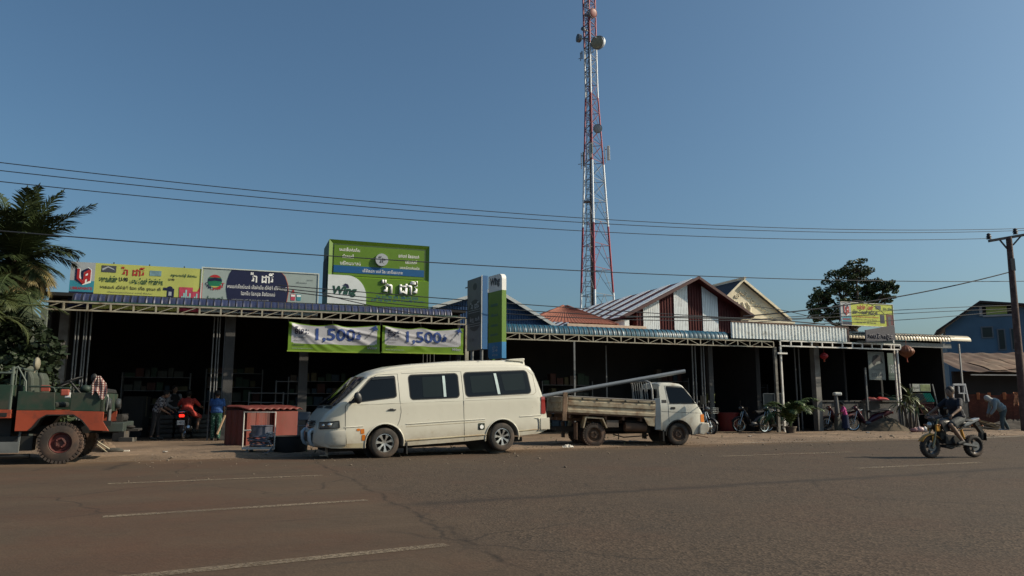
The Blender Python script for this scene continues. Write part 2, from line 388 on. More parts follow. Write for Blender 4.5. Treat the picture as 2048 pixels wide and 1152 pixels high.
CONC = pm('concrete', (.17, .165, .155), .85, 0, .2, 2, bump=.3, dirt=(.08, .07, .06), damt=.45)
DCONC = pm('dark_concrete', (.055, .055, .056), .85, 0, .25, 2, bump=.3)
WHITESH = pm('white_sheet', (.86, .89, .87), .35, .05, .06, 2, dirt=(.35, .33, .28), damt=.2, dscale=3)
TANSH = pm('tan_sheet', (.42, .37, .27), .45, .1, .2, 2, dirt=(.18, .13, .08), damt=.4, dscale=4)
MAROON = pm('maroon_sheet', (.085, .012, .012), .6, 0, .15, 2, spec=.25, dirt=(.05, .012, .012), damt=.3)
BLUEW = pm('blue_wall', (.012, .055, .15), .6, 0, .12, 1.5)
BLUEW2 = pm('blue_wall_pale', (.03, .10, .20), .6, 0, .12, 1.5)
CREAM = pm('cream_plaster', (.64, .58, .44), .8, 0, .10, 1.5, dirt=(.38, .32, .22), damt=.15, dscale=3)
BLACK = pm('black_rubber', (.012, .012, .013), .8, var=.2)
GREEN = pm('leafy_green_paint', (.095, .19, .008), .45, 0, .06, 1)
WHITE = pm('white_paint', (.70, .70, .68), .5, 0, .05, 2)
RUST = pm('rusty_sheet', (.075, .042, .03), .9, 0, .4, 2.5, dirt=(.15, .11, .08), damt=.35, dscale=1.4)

def corr(mb, s0, s1, t0, z0, r_, pitch, amp=.022, m=0, zt=None, segs=6, mode='curve', slope=0):
    """ribbed sheet: stands up from z0 and rolls back over radius r_ (curve), or hangs flat (flat)"""
    nr = max(2, int((s1 - s0) / pitch)) * 6
    def f(u, v):
        s_ = s0 + (s1 - s0) * u; k = (s_ / pitch) % 1
        h = amp * (1 if k < .18 else (.25 + .3 * math.sin(PI * (k - .18) / .82)))
        if mode == 'curve':
            a = v * PI / 2 * .96; rr = r_ + h
            return Vector((s_, t0 + r_ - rr * math.cos(a), z0 + slope * (s_ - s0) + rr * math.sin(a)))
        return Vector((s_, t0 - h, z0 + slope * (s_ - s0) + v * zt))
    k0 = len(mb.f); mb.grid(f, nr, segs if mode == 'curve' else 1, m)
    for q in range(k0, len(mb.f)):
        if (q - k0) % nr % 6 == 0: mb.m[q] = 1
    return mb

def truss(mb, s0, s1, z0, z1, t, bay, diag='same', c=.045):
    mb.bar((s0, t, z1), (s1, t, z1), c, c); mb.bar((s0, t, z0), (s1, t, z0), c, c)
    k = round((s1 - s0) / bay); d = (s1 - s0) / k
    for i in range(k + 1):
        mb.bar((s0 + i * d, t, z0 + c / 2), (s0 + i * d, t, z1 - c / 2), c * 1.05, c * .9, up=(0, 1, 0))
        if i < k and diag:
            a, b_ = (z0, z1)
            if diag == 'zig' and i % 2: a, b_ = z1, z0
            mb.bar((s0 + i * d + .03, t + .002, a), (s0 + (i + 1) * d - .03, t + .002, b_), c * .5, c * .5, up=(0, 1, 0))
    return mb

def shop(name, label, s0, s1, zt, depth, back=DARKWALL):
    e = thing(name, label, 'shop', W(s0, 0), FA); L = s1 - s0
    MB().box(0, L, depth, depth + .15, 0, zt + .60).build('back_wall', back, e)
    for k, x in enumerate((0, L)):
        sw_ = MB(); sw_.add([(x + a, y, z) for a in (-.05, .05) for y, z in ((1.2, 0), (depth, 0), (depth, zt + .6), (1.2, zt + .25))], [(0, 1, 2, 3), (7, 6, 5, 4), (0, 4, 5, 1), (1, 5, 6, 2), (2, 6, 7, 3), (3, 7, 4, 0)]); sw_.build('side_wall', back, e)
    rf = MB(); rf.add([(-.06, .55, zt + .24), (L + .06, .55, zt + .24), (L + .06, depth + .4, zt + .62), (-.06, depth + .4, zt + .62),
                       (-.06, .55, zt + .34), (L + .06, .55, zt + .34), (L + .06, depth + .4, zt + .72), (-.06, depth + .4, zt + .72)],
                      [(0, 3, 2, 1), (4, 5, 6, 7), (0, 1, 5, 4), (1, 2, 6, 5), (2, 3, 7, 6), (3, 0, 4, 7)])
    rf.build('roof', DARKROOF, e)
    return e

# ------------------------------------------------------------------ shop A: hardware shop on the left
s0 = -14.08
A = shop('hardware_shop', 'open fronted hardware shop with dark interior and blue eave under three signboards', s0, -1.55, 3.97, 9)
truss(MB(), 0, 12.42, 3.745, 3.965, 0, .60).build('truss', CREAMST, A, smooth=30)
sa, sb = fs(143, 600)[0] - s0, fs(905, 625)[0] - s0
e_ = MB(); corr(e_, sa, sb, .06, 4.0, .245, .205, .026); e_.build('eave_sheet', [BLUEEAVE, SEAM], A, smooth=35)
MB().box(sa, sb + .2, .03, .09, 3.985, 4.03).build('gutter', pm('dark_green_gutter', (.01, .05, .035), .5), A)
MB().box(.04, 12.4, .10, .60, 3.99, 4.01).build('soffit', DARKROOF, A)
def post(px, z, par, s0_, r=.05, t=0, mat=CREAMST, zb=0, name='post', sq=True, py=720):
    s_ = fs(px, py, t)[0] - s0_; mb = MB()
    if sq: mb.box(s_ - r, s_ + r, t - r, t + r, zb, z)
    else: mb.tube([(s_, t, zb), (s_, t, z)], r, 12)
    return mb.build(name, mat, par, smooth=30)
post(82, 3.73, A, s0, .075, mat=pm('green_grey_post', (.11, .13, .115), .6), py=700)
post(933, 3.73, A, s0, .06, mat=CREAMST, py=690)
for px in (146, 152, 163, 168, 176): post(px, 3.9, A, s0, .022, t=1.2, mat=GREYST, sq=False, name='steel_pipe')
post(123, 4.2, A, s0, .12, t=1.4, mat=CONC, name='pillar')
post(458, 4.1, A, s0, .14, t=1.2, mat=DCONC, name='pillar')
for px in (424, 431, 436, 447, 463): post(px, 3.9, A, s0, .02, t=1.1, mat=GREYST, sq=False, name='steel_pipe')
for px in (846, 854, 860, 868, 900, 912, 921): post(px, 3.6, A, s0, .012, t=1.3, mat=GREYST, sq=False, name='steel_pipe')
post(607, 4.1, A, s0, .14, t=1.6, mat=DCONC, name='pillar')

# ------------------------------------------------------------------ shop B: long teal eave
s0b = -.45
B = shop('workshop', 'long open workshop under a teal ribbed eave behind the white truck', s0b, 11.05, 3.52, 4.9)
truss(MB(), fs(1008, 660)[0] - s0b, 11.4, 3.30, 3.515, 0, .565, 'zig', .038).build('truss', CREAMST, B, smooth=30)
e_ = MB(); corr(e_, fs(1005, 660)[0] - s0b, fs(1458, 670)[0] - s0b, .05, 3.55, .30, .19, .026); e_.build('eave_sheet', [TEALEAVE, SEAM], B, smooth=35)
MB().box(.0, 11.3, .03, .08, 3.535, 3.556).build('gutter', MATS['dark_green_gutter'], B)
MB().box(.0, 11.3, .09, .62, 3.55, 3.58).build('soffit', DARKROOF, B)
post(1149, 3.28, B, s0b, .03, mat=GREYST, py=760); post(1213, 3.3, B, s0b, .02, t=1.5, mat=GREYST, py=760, name='steel_pipe')
for px in (1386, 1392, 1404, 1409): post(px, 3.4, B, s0b, .03, t=.9, mat=GREYST, sq=False, name='steel_pipe', py=760)
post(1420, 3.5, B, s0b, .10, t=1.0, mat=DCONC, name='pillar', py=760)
for k, (px, mt, r_) in enumerate([(1553, pm('peeling_grey_post', (.16, .15, .13), .7, dirt=(.05, .045, .04), damt=.5, dscale=9), .055), (1565, WHITEST, .032)]):
    post(px, 3.3 if k == 0 else 3.34, B, s0b, r_, t=-.02, mat=mt, py=775)
sx = fs(1553, 700)[0] - s0b
MB().box(sx - .05, sx + .42, -.12, -.08, 3.03, 3.09).build('cross_bar', WHITEST, B)

# ------------------------------------------------------------------ shop C: white truss
s0c = 11.15
C = shop('corner_shop', 'open shop with a white ladder truss and white ribbed fascia above it', s0c, 17.6, 3.54, 8)
za, zb_ = 3.36, 3.565
truss(MB(), .12, 6.35, za, zb_, 0, .50, None, .05).build('truss', WHITEST, C, smooth=30)
MB().box(.1, 6.4, .04, .09, 3.58, 3.62).build('gutter', MATS['dark_green_gutter'], C)
MB().box(.1, 6.4, .10, .62, 3.59, 3.62).build('soffit', DARKROOF, C)
(f0, zf0) = fs(1461, 644, .3); (f1, zf1) = fs(1693, 656, .3); zb0 = fs(1461, 676, .3)[1]; zb1 = fs(1693, 684, .3)[1]
fa = MB(); nr = int((f1 - f0) / .16) * 6
def faf(u, v):
    s_ = f0 + (f1 - f0) * u - s0c; k = (s_ / .16) % 1; h = .03 if k < .55 else 0
    return Vector((s_, .3 - h, (zb0 + (zb1 - zb0) * u) * (1 - v) + (zf0 + (zf1 - zf0) * u) * v))
fa.grid(faf, nr, 1); fa.build('fascia', WHITESH, C)
MB().bar((f0 - s0c, .29, zf0 + .02), (f1 - s0c, .29, zf1 + .02), .05, .05).build('fascia_trim', pm('rusty_trim', (.10, .05, .035), .8), C)
MB().bar((f1 - s0c + .05, .3, zb1 - .1), (f1 - s0c + .05, .3, zf1 + .05), .10, .06).build('fascia_trim', pm('dark_trim', (.04, .02, .02), .8), C)
post(1632, 3.6, C, s0c, .13, t=.7, mat=CONC, name='pillar', py=760)
post(1797, 3.34, C, s0c, .03, t=-.01, mat=WHITEST, py=740)
post(1791, 3.9, C, s0c, .028, t=.35, mat=WHITEST, py=740)
for px in (1592, 1600): post(px, 3.4, C, s0c, .03, t=1.3, mat=GREYST, sq=False, name='steel_pipe', py=760)
post(1733, 2.6, C, s0c, .035, t=.5, mat=GREYST, py=780)
# low counter wall in front of the shop
cs0, cs1 = fs(1640, 810, 1.0)[0] - s0c, fs(1800, 810, 1.0)[0] - s0c
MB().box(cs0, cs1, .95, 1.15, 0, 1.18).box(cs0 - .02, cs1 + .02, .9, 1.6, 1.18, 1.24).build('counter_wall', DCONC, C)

# ------------------------------------------------------------------ shop D: tan ribbed awning
s0d = 15.6
D = shop('tan_awning_shop', 'shuttered dark shop under a long tan ribbed awning at the right', s0d, 21.3, 3.72, 7)
a0, za0 = fs(1693, 657, .5); a1, za1 = fs(1897, 663, .5)
aw = MB(); corr(aw, a0 - s0d, fs(1900, 664, .5)[0] - s0d, .5, 3.83, .30, .17, .03); aw.build('awning_sheet', [TANSH, SEAM], D, smooth=35)
aw = MB(); q0 = fs(1901, 664, .5)[0] - s0d; corr(aw, q0, fs(1941, 664, .5)[0] - s0d, .5, 3.88, .26, .5, .004); aw.build('awning_end_sheet', [pm('plain_tan', (.36, .31, .21), .5)] * 2, D, smooth=35)
post(1920, 3.75, D, s0d, .028, t=.5, mat=pm('greyed_post', (.30, .30, .30), .6), py=715)
MB().box(0.2, 5.6, .62, .7, 3.55, 3.75).build('beam', GREYST, D)

# ------------------------------------------------------------------ blue gabled hall behind the two shops
def gable_house(name, label, t, L_px, A_px, R_px, wall, roofm, depth, zbase=3.0, over=.25, thick=.08, cat='house', trim=None, wallx=None):
    sl, zl = fs(*L_px, t); sa_, za_ = fs(*A_px, t); sr, zr = fs(*R_px, t)
    e = thing(name, label, cat, W(sa_, t), FA)
    L, Rr = sl - sa_, sr - sa_
    il, ir = wallx or (L + .3, Rr - .3)
    zz = lambda x: (za_ + (zl - za_) * x / L if x < 0 else za_ + (zr - za_) * x / Rr) - thick
    wm = MB(); wm.prism([(il, 0), (ir, 0), (ir, zz(ir)), (0, zz(0)), (il, zz(il))], .0, .12); wm.build('front_wall', wall, e)
    for x in (il, ir): MB().box(x - .05, x + .05, .12, depth - .3, 0, zz(x) - .02).build('side_wall', wall, e)
    for q, (x1, z1) in enumerate(((L, zl), (Rr, zr))):
        rm = MB(); a = (0, za_); b_ = (x1, z1)
        rm.add([(a[0], -over, a[1]), (b_[0], -over, b_[1]), (b_[0], depth, b_[1]), (a[0], depth, a[1]),
                (a[0], -over, a[1] - thick), (b_[0], -over, b_[1] - thick), (b_[0], depth, b_[1] - thick), (a[0], depth, a[1] - thick)],
               [(0, 1, 2, 3), (7, 6, 5, 4), (0, 4, 5, 1), (1, 5, 6, 2), (2, 6, 7, 3), (3, 7, 4, 0)])
        rm.build('roof', roofm, e, merge=True)
    if trim:
        tm = MB()
        for (x1, z1) in ((L, zl), (Rr, zr)): tm.bar((0, -over - .03, za_ - .02), (x1, -over - .03, z1 - .02), .05, .13, up=(0, 0, 1))
        tm.build('bargeboard', trim, e)
    return e, sa_, za_, L, Rr, zl, zr
bh, bs, bz, bL, bR, bzl, bzr = gable_house('blue_hall', 'bright blue sheet walled hall with a low gable behind the standing signs', 5.0, (862, 616), (985, 579), (1112, 656), BLUEW, BLUEW2, 9, trim=pm('pale_trim', (.42, .45, .46), .5))
rb = MB()
for i in range(44):
    x = bL + .35 + i * (bR - bL - .7) / 43; zt_ = (bz + (bzl - bz) * x / bL if x < 0 else bz + (bzr - bz) * x / bR) - .16
    rb.box(x - .012, x + .012, -.025, -.001, 2.8, zt_)
rb.build('wall_ribs', BLUEW, bh)

# ------------------------------------------------------------------ maroon and white striped house
t8 = 8.0
hs, hL, hR = 0, 0, 0
WHT = pm('white_wall_sheet', (.76, .80, .82), .4, .05, .08, 1.2, dirt=(.4, .4, .4), damt=.2)
st8, sa_, za_, L8, R8, zl8, zr8 = gable_house('striped_house', 'house clad in maroon and white striped sheet with a striped gable roof', t8, (1240, 634), (1387, 557), (1497, 634), MAROON, MAROON, 17, over=.45, trim=pm('maroon_trim', (.06, .015, .015), .6), wallx=(fs(1273, 640, t8)[0] - fs(1387, 557, t8)[0], fs(1480, 640, t8)[0] - fs(1387, 557, t8)[0]))
def zroof(x): return (za_ + (zl8 - za_) * x / L8 if x < 0 else za_ + (zr8 - za_) * x / R8)
for (xa, xb) in ((1286, 1319), (1348, 1376), (1405, 1436)):
    a = fs(xa, 640, t8)[0] - sa_; b_ = fs(xb, 640, t8)[0] - sa_; pn = MB(); k = 9; d = (b_ - a) / k
    for i in range(k):
        x0, x1 = a + i * d, a + (i + .80) * d
        pn.prism([(x0, 0), (x1, 0), (x1, zroof(x1) - .14), (x0, zroof(x0) - .14)], -.05, -.004)
    pn.build('white_cladding', WHT, st8)
rb = MB(); xx = fs(1273, 640, t8)[0] - sa_
while xx < fs(1480, 640, t8)[0] - sa_:
    rb.box(xx, xx + .03, -.03, -.002, 0, zroof(xx) - .14); xx += .16
rb.build('wall_ribs', MAROON, st8)
for i in range(8):            # white bands across the left roof slope
    y0_ = .15 + i * 2.1; pn = MB(); k = 5
    for j in range(k):
        ya, yb = y0_ + j * .2, y0_ + j * .2 + .17
        for (x1, z1) in ((L8, zl8), (R8, zr8)):
            pn.add([(0, ya, za_ + .005), (x1, ya, z1 + .005), (x1, yb, z1 + .005), (0, yb, za_ + .005), (0, ya, za_ + .03), (x1, ya, z1 + .03), (x1, yb, z1 + .03), (0, yb, za_ + .03)],
                   [(0, 1, 2, 3), (4, 7, 6, 5), (0, 4, 5, 1), (3, 2, 6, 7), (0, 3, 7, 4), (1, 5, 6, 2)])
    pn.build('white_roof_band', WHT, st8)
MB().box(L8 + .25, L8 + .5, 0, 16, 0, zl8 - .1).build('side_cladding', WHT, st8)

# ------------------------------------------------------------------ clay tiled hip roof with a cream ledge
TILE = pm('clay_tile', (.22, .065, .035), .75, 0, .3, 6, dirt=(.10, .04, .03), damt=.4, dscale=6)
t5 = 6.5
hs0, hz0 = fs(1129, 654, t5); hs1, hz1 = fs(1282, 658, t5); ha, hza = fs(1158, 617, t5 + 2.6)
hp = thing('tiled_roof_house', 'small house with an orange clay hip roof above a cream ledge', 'house', W(hs0, t5), FA)
Lh = hs1 - hs0; zh = fs(1133, 646, t5)[1]
rm = MB(); P_ = [(-1.7, 0, zh), (Lh - 1.2, 0, zh), (Lh - 1.2, 5.4, zh), (-1.7, 5.4, zh), (1.15, 2.7, hza + .1), (1.35, 2.7, hza + .1)]
def tri_tiles(mb, a, b_, c_, d_, rows, cols):
    a, b_, c_, d_ = map(Vector, (a, b_, c_, d_)); nn = (b_ - a).cross(d_ - a).normalized()
    if nn.z < 0: nn = -nn
    def f(u, v):
        lo = a.lerp(b_, u); hi = d_.lerp(c_, u); q = lo.lerp(hi, v)
        return q + nn * (.03 * abs(math.sin(u * cols * PI)) + .02 * (1 - (v * rows) % 1))
    mb.grid(f, cols * 4, rows * 3)
tri_tiles(rm, P_[0], P_[1], P_[5], P_[4], 11, 24); tri_tiles(rm, P_[1], P_[2], P_[5], P_[5], 11, 16); tri_tiles(rm, P_[3], P_[0], P_[4], P_[4], 11, 16)
rm.build('roof', TILE, hp, smooth=60)
MB().tube([P_[1], P_[5]], .07, 8).tube([P_[0], P_[4]], .07, 8).build('ridge_tiles', TILE, hp, smooth=50)
MB().box(0, Lh, -.35, .05, zh - .30, zh - .20).box(-.05, Lh + .05, -.42, .02, zh - .20, zh - .06).build('ledge', pm('pink_cream_ledge', (.55, .40, .30), .7), hp, bevel=.01)
MB().box(0.1, Lh - .2, 0, 5.2, 0, zh - .3).build('wall', CREAM, hp)

# ------------------------------------------------------------------ cream gable with plaster scrolls
t12 = 13.0
DKT = pm('dark_tile', (.022, .026, .034), .6, 0, .3, 8)
cg, cs_, cz, cL, cR, czl, czr = gable_house('cream_gabled_house', 'cream plastered house with scroll relief on its gable and dark tiled roof', t12, (1410, 634), (1482, 560), (1578, 640), CREAM, DKT, 6, over=.22, trim=pm('cream_trim', (.62, .55, .40), .6))
orn = MB()
for k in range(22):            # plaster scrolls
    x = cL * .55 + (cR * .62 - cL * .55) * k / 21; zt_ = (cz + (czl - cz) * x / cL if x < 0 else cz + (czr - cz) * x / cR) - .55
    r_ = .10 + .05 * math.sin(k * 2.1); pts = []
    for q in range(14):
        a = q * .55 + k; rr = r_ * (1 - q / 18)
        pts.append((x + rr * math.cos(a), -.03, zt_ - .10 - .12 * (k % 2) + rr * math.sin(a)))
    orn.tube(pts, .035, 6)
for k in (-.7, 0, .7): orn.tube([(k * .6, -.03, cz - 2.2), (k * .6 + .1, -.05, cz - 1.7), (k * .45, -.03, cz - 1.35)], [.12, .09, .05], 8)
orn.build('scroll_relief', CREAM, cg, smooth=50)
k0, kz = fs(1490, 636, t12 - 1.0); k1, _ = fs(1583, 642, t12 - 1.0)
led = MB().box(k0 - cs_, k1 - cs_, -1.3, .2, kz - .24, kz - .12).box(k0 - cs_ - .1, k1 - cs_ - .25, -1.1, .2, kz - .45, kz - .28)
led.build('cornice', CREAM, cg)
MB().bar((0, -.4, cz + .08), (0, 5.8, cz + .08), .16, .1).build('ridge_cap', MATS['cream_trim'], cg)

# ------------------------------------------------------------------ blue house on the right
YB = 44; aB = R(-27)
q = at(1958, 603, YB)
bl = thing('blue_house', 'tall blue rendered house with a lime green balcony recess behind the power pole', 'house', (q.x, q.y, 0), aB)
def bp_(px, py): return plane(px, py, q, aB)
za = q.z; xl, zlf = bp_(1872, 662); xr, zrt = bp_(2075, 612)
BLH = pm('house_blue', (.075, .155, .235), .75, 0, .15, .8)
wl = MB(); wl.prism([(xl + .5, 0), (xr, 0), (xr, zrt - .15), (0, za - .12), (xl + .5, zlf + .15)], 0, .2); wl.build('front_wall', BLH, bl)
MB().box(xl + .5, xl + .65, .2, 7, 0, zlf).build('side_wall', BLH, bl)
for (x1, z1) in ((xl, zlf), (xr + .4, zrt)):
    rm = MB().add([(0, -.5, za), (x1, -.5, z1), (x1, 8, z1), (0, 8, za), (0, -.5, za - .12), (x1, -.5, z1 - .12), (x1, 8, z1 - .12), (0, 8, za - .12)],
                  [(0, 1, 2, 3), (7, 6, 5, 4), (0, 4, 5, 1), (1, 5, 6, 2), (2, 6, 7, 3), (3, 7, 4, 0)]); rm.build('roof', pm('dark_brown_sheet', (.03, .02, .02), .7), bl, merge=True)
def brect(x0, y0, x1, y1):
    a = bp_(x0, (y0 + y1) / 2)[0]; b_ = bp_(x1, (y0 + y1) / 2)[0]; c = (x0 + x1) / 2; return a, b_, bp_(c, y1)[1], bp_(c, y0)[1]
x0, x1, z0, z1 = brect(1961, 611, 2026, 631)
MB().box(x0, x1, -.03, .0, z0, z1).build('balcony_shade', BLACK, bl)  # flat black sheet standing for the shade inside the balcony
MB().box(x0 + (x1 - x0) * .17, x1 - .3, -.05, -.031, z0 + .06, z1 - .06).build('lime_panel', pm('lime_paint', (.34, .42, .10), .7), bl)
fr = MB()
for xx_ in (x0, x1): fr.box(xx_ - .08, xx_ + .08, -.09, -.052, z0, z1)
fr.box(x0 + .08, x1 - .08, -.085, -.051, z0 - .06, z0 + .05); fr.build('balcony_frame', pm('greyed_white', (.35, .37, .38), .6), bl)
for (u0, v0, u1, v1) in ((1965, 655, 1984, 674), (1998, 660, 2009, 698), (2024, 658, 2034, 698)):
    x0, x1, z0, z1 = brect(u0, v0, u1, v1)
    wf = MB().box(x0 - .07, x1 + .07, -.05, -.01, z0 - .07, z1 + .07).build('window', pm('grey_frame', (.13, .15, .17), .6), bl)
    MB().box(x0, x1, -.06, -.051, z0, z1).build('pane', pm('dark_glass', (.012, .016, .02), .08, spec=.4, var=.05), wf)

# ------------------------------------------------------------------ rusty shack and brick stacks
YS = 38
q = at(1925, 750, YS); r_ = at(2040, 712, YS + 3)
sk = thing('shack', 'low shack with a rusty patched sheet roof beside the power pole', 'shed', (q.x, q.y, 0), R(6))
def skf(u, v):
    return Vector((-.3 + 9 * u, -.8 + 4 * v, q.z + .15 + (r_.z - q.z) * 1.05 * v + .05 * math.sin(u * 60) * .4 + .12 * noise.noise(Vector((u * 5, v * 3, 2)))))
sr_ = MB(); sr_.grid(skf, 160, 8); sr_.build('roof', RUST, sk, smooth=60)
for i in range(6):
    x = 1.0 + i * 1.1; pnl = MB(); y_ = -.9 + .3 * (i % 2)
    pnl.grid(lambda u, v: skf((x + 1.0 * u + .25 * v + .3) / 9, .02 + .05 * (i % 3) + .5 * v) + Vector((0, 0, .05)), 12, 4)
    pnl.build('loose_sheet', pm('pale_rusty_sheet', (.16, .11, .075), .8, .1, .3, 3, dirt=(.15, .08, .05), damt=.5, dscale=2), sk, smooth=60)
MB().box(-.2, 8.5, .4, .55, 0, q.z + .2).build('wall', DARKWALL, sk)
MB().bar((-.2, -.85, q.z - .02), (8.6, -.85, q.z - .05), .05, .06).build('gutter', pm('grey_gutter', (.25, .25, .25), .6), sk)
m, n, l, p = node_mat('red_brick'); p.inputs['Roughness'].default_value = .9
tc = n.new('ShaderNodeTexCoord'); mp = n.new('ShaderNodeMapping'); mp.inputs['Rotation'].default_value = (PI / 2, 0, 0); l.new(tc.outputs['Object'], mp.inputs['Vector'])
bk = n.new('ShaderNodeTexBrick'); bk.inputs['Scale'].default_value = 4.2; bk.inputs['Color1'].default_value = (.26, .075, .04, 1); bk.inputs['Color2'].default_value = (.17, .05, .03, 1); bk.inputs['Mortar'].default_value = (.07, .035, .025, 1)
bk.inputs['Mortar Size'].default_value = .02; l.new(mp.outputs[0], bk.inputs['Vector'])
c_ = mixc(n, l, rng(n, l, noise_node(n, l, tc.outputs['Object'], 1.5, 6), .4, .65, 0, .7), bk.outputs['Color'], (.08, .03, .02)); l.new(c_, p.inputs['Base Color'])
BRICK = m
YW = 34
q0 = at(1935, 784, YW); q1 = at(2140, 786, YW - 2)
bw = thing('brick_stack', 'long stack of red bricks as high as a person behind the bent worker', 'bricks', (q0.x, q0.y, 0), math.atan2(q1.y - q0.y, q1.x - q0.x))
Lw = (q1 - q0).length; zt_ = q0.z
mb = MB()
nx = 9
for i in range(nx):
    h_ = zt_ - .1 + .1 * noise.noise(Vector((i * .8, 0, 0))); x = i * Lw / nx
    mb.box(x, x + Lw / nx - .002, -.015 * (i % 3), 1.0, 0, h_)
mb.build('brickwork', BRICK, bw)
for px_ in (1953, 1971, 1996, 2028):
    x = (at(px_, 790, YW).x - q0.x) * 1.01
    MB().box(x - .06, x + .06, -.09, .10, zt_ - .34, zt_ - .04).build('orange_brick', pm('bright_brick', (.50, .16, .06), .85, var=.2), bw, bevel=.01)
# ------------------------------------------------------------------ sign boards
NAVY = pm('navy_print', (.006, .009, .045), .5, var=.05); REDP = pm('red_print', (.38, .02, .025), .5, var=.05)
YELL = pm('yellow_print', (.44, .47, .12), .5, var=.10, scale=1.2); GRNP = pm('green_print', (.006, .055, .035), .5); BLKP = pm('black_print', (.012, .012, .02), .5)
CYAN = pm('cyan_print', (.035, .24, .34), .5, var=.15, scale=1.5); SILV = pm('silver_print', (.34, .37, .40), .5, var=.06); BLUP = pm('blue_print', (.0, .075, .22), .5, var=.05)
LWHT = pm('letter_white', (.80, .80, .78), .45, var=.03); PALE = pm('pale_print', (.30, .36, .35), .5, var=.05); DGRY = pm('dark_grey_print', (.06, .065, .08), .5)
BNAV = pm('banner_blue', (.012, .045, .20), .6, var=.1); PINK = pm('pink_bucket_print', (.42, .05, .09), .5, var=.2, scale=6)

def board(name, label, cat, TL, BR, t, mat, frame=None, thick=.06, zdrop=0, fr=.035):
    """flat board in the plane of the shop fronts; returns thing, width, z0, z1 (x from 0 to width)"""
    sA, zA = fs(*TL, t); sB, zB = fs(*BR, t); e = thing(name, label, cat, W(sA, t, 0), FA); L = sB - sA
    MB().box(0, L, 0, thick, zB - zdrop, zA).build('panel', mat, e)
    if frame:
        f = MB(); z0, z1 = zB - zdrop, zA
        f.box(-fr, L + fr, -.02, thick, z1, z1 + fr).box(-fr, L + fr, -.02, thick, z0 - fr, z0).box(-fr, 0, -.02, thick, z0, z1).box(L, L + fr, -.02, thick, z0, z1)
        f.build('frame', frame, e)
    return e, L, zB - zdrop, zA
def rect(e, name, mat, x0, x1, z0, z1, y=-.003, d=.002): return MB().box(x0, x1, y - d, y, z0, z1).build(name, mat, e)
def shape(e, name, mat, pts, y=-.004, d=.002): return MB().prism(pts, y - d, y).build(name, mat, e)
def disc(cx, cz, rx, rz, n=32, a0=0, a1=2 * PI): return [(cx + rx * math.cos(a0 + (a1 - a0) * i / n), cz + rz * math.sin(a0 + (a1 - a0) * i / n)) for i in range(n + (0 if abs(a1 - a0 - 2 * PI) < 1e-6 else 1))]

def va_logo(e, x, z, w_, h_, y):
    """red and dark blue angular double letter mark"""
    P = lambda a, b_: (x + a * w_, z + b_ * h_)
    o = MB()
    o.prism([P(-.02, .97), P(.30, .92), P(.36, .42), P(.46, .52), P(.46, .80), P(.80, 1.03), P(1.02, .90), P(1.02, .12), P(.52, -.04), P(-.02, .22)], y - .002, y)
    o.build('logo_outline', LWHT, e)
    o = MB()
    o.prism([P(.0, .95), P(.12, .93), P(.12, .36), P(.50, .06), P(.50, -.02), P(.0, .24)], y - .006, y - .003)
    o.prism([P(.38, .62), P(.38, .78), P(.78, 1.0), P(.98, .88), P(.80, .86), P(.52, .70), P(.52, .30), P(.44, .2)], y - .0062, y - .0032)
    o.build('logo_shade', NAVY, e)
    o = MB()
    o.prism([P(.12, .93), P(.28, .90), P(.28, .38), P(.50, .22), P(.50, .04), P(.12, .33)], y - .009, y - .0065)
    o.prism([P(.54, .70), P(.82, .88), P(.98, .86), P(.98, .24), P(.80, .16), P(.80, .36), P(.66, .28), P(.66, .08), P(.50, .0), P(.50, .3), P(.54, .33)], y - .0092, y - .0066)
    o.build('logo_face', REDP, e)
    o = MB(); o.prism([P(.66, .50), P(.80, .56), P(.80, .68), P(.66, .60)], y - .012, y - .0096); o.build('logo_opening', LWHT, e)

# --- left yellow hardware board
e, L, z0, z1 = board('signboard', 'wide yellow hardware signboard with a red and blue letter mark above the blue eave', 'signboard', (143, 523), (403, 602), .75, YELL, None, zdrop=.35)
U = L / 260.0; H_ = z1 - z0
def zf(k): return z1 - (z1 - z0 - .35) * k       # k 0 top .. 1 lower edge seen
rect(e, 'logo_field', SILV, 0, 46 * U, zf(.55), z1, -.003); rect(e, 'logo_field', CYAN, 0, 46 * U, zf(.88), zf(.55), -.003); rect(e, 'navy_strip', NAVY, 0, 46 * U, z0, zf(.88), -.003)
va_logo(e, 9 * U, zf(.66), 30 * U, .50 * (z1 - z0 - .35), -.006)
text('UBRAPAINTS', 3 * U, zf(.82), 40 * U, .085, REDP, e, -.008, bold=.02)
text('វ៉ា ដាវី', 96 * U, zf(.33), 45 * U, .27, REDP, e, -.008, bold=.02)
text('មានលក់គ្រឿង', 55 * U, zf(.56), 35 * U, .20, GRNP, e, -.008, bold=.03)
text('U-90', 93 * U, zf(.52), 17 * U, .13, BLKP, e, -.008, bold=.03)
text('សម្ភារៈសំណង់ និងគ្រឿងទឹក', 113 * U, zf(.58), 66 * U, .20, GRNP, e, -.008, bold=.03)
text('មានលក់ ស៊ីម៉ង់ត៍ ដែក ក្បឿង ទុយោ ថ្នាំ', 58 * U, zf(.78), 118 * U, .14, BLKP, e, -.008, bold=.012)
text('គ្រឿងសំណង់គ្រប់ប្រភេទ លក់ដុំ និងរាយ', 72 * U, zf(.88), 88 * U, .06, DGRY, e, -.008)
text('Tel 012 781 474   097 769 2555   088 474 2555', 55 * U, zf(.985), 122 * U, .055, NAVY, e, -.008, bold=.012)
text('ទទួលលក់ដុំ និងរាយ', 194 * U, zf(.31), 54 * U, .12, GRNP, e, -.008, bold=.02, shear=.2)
text('U-90', 190 * U, zf(.42), 12 * U, .07, BLKP, e, -.008, bold=.03)
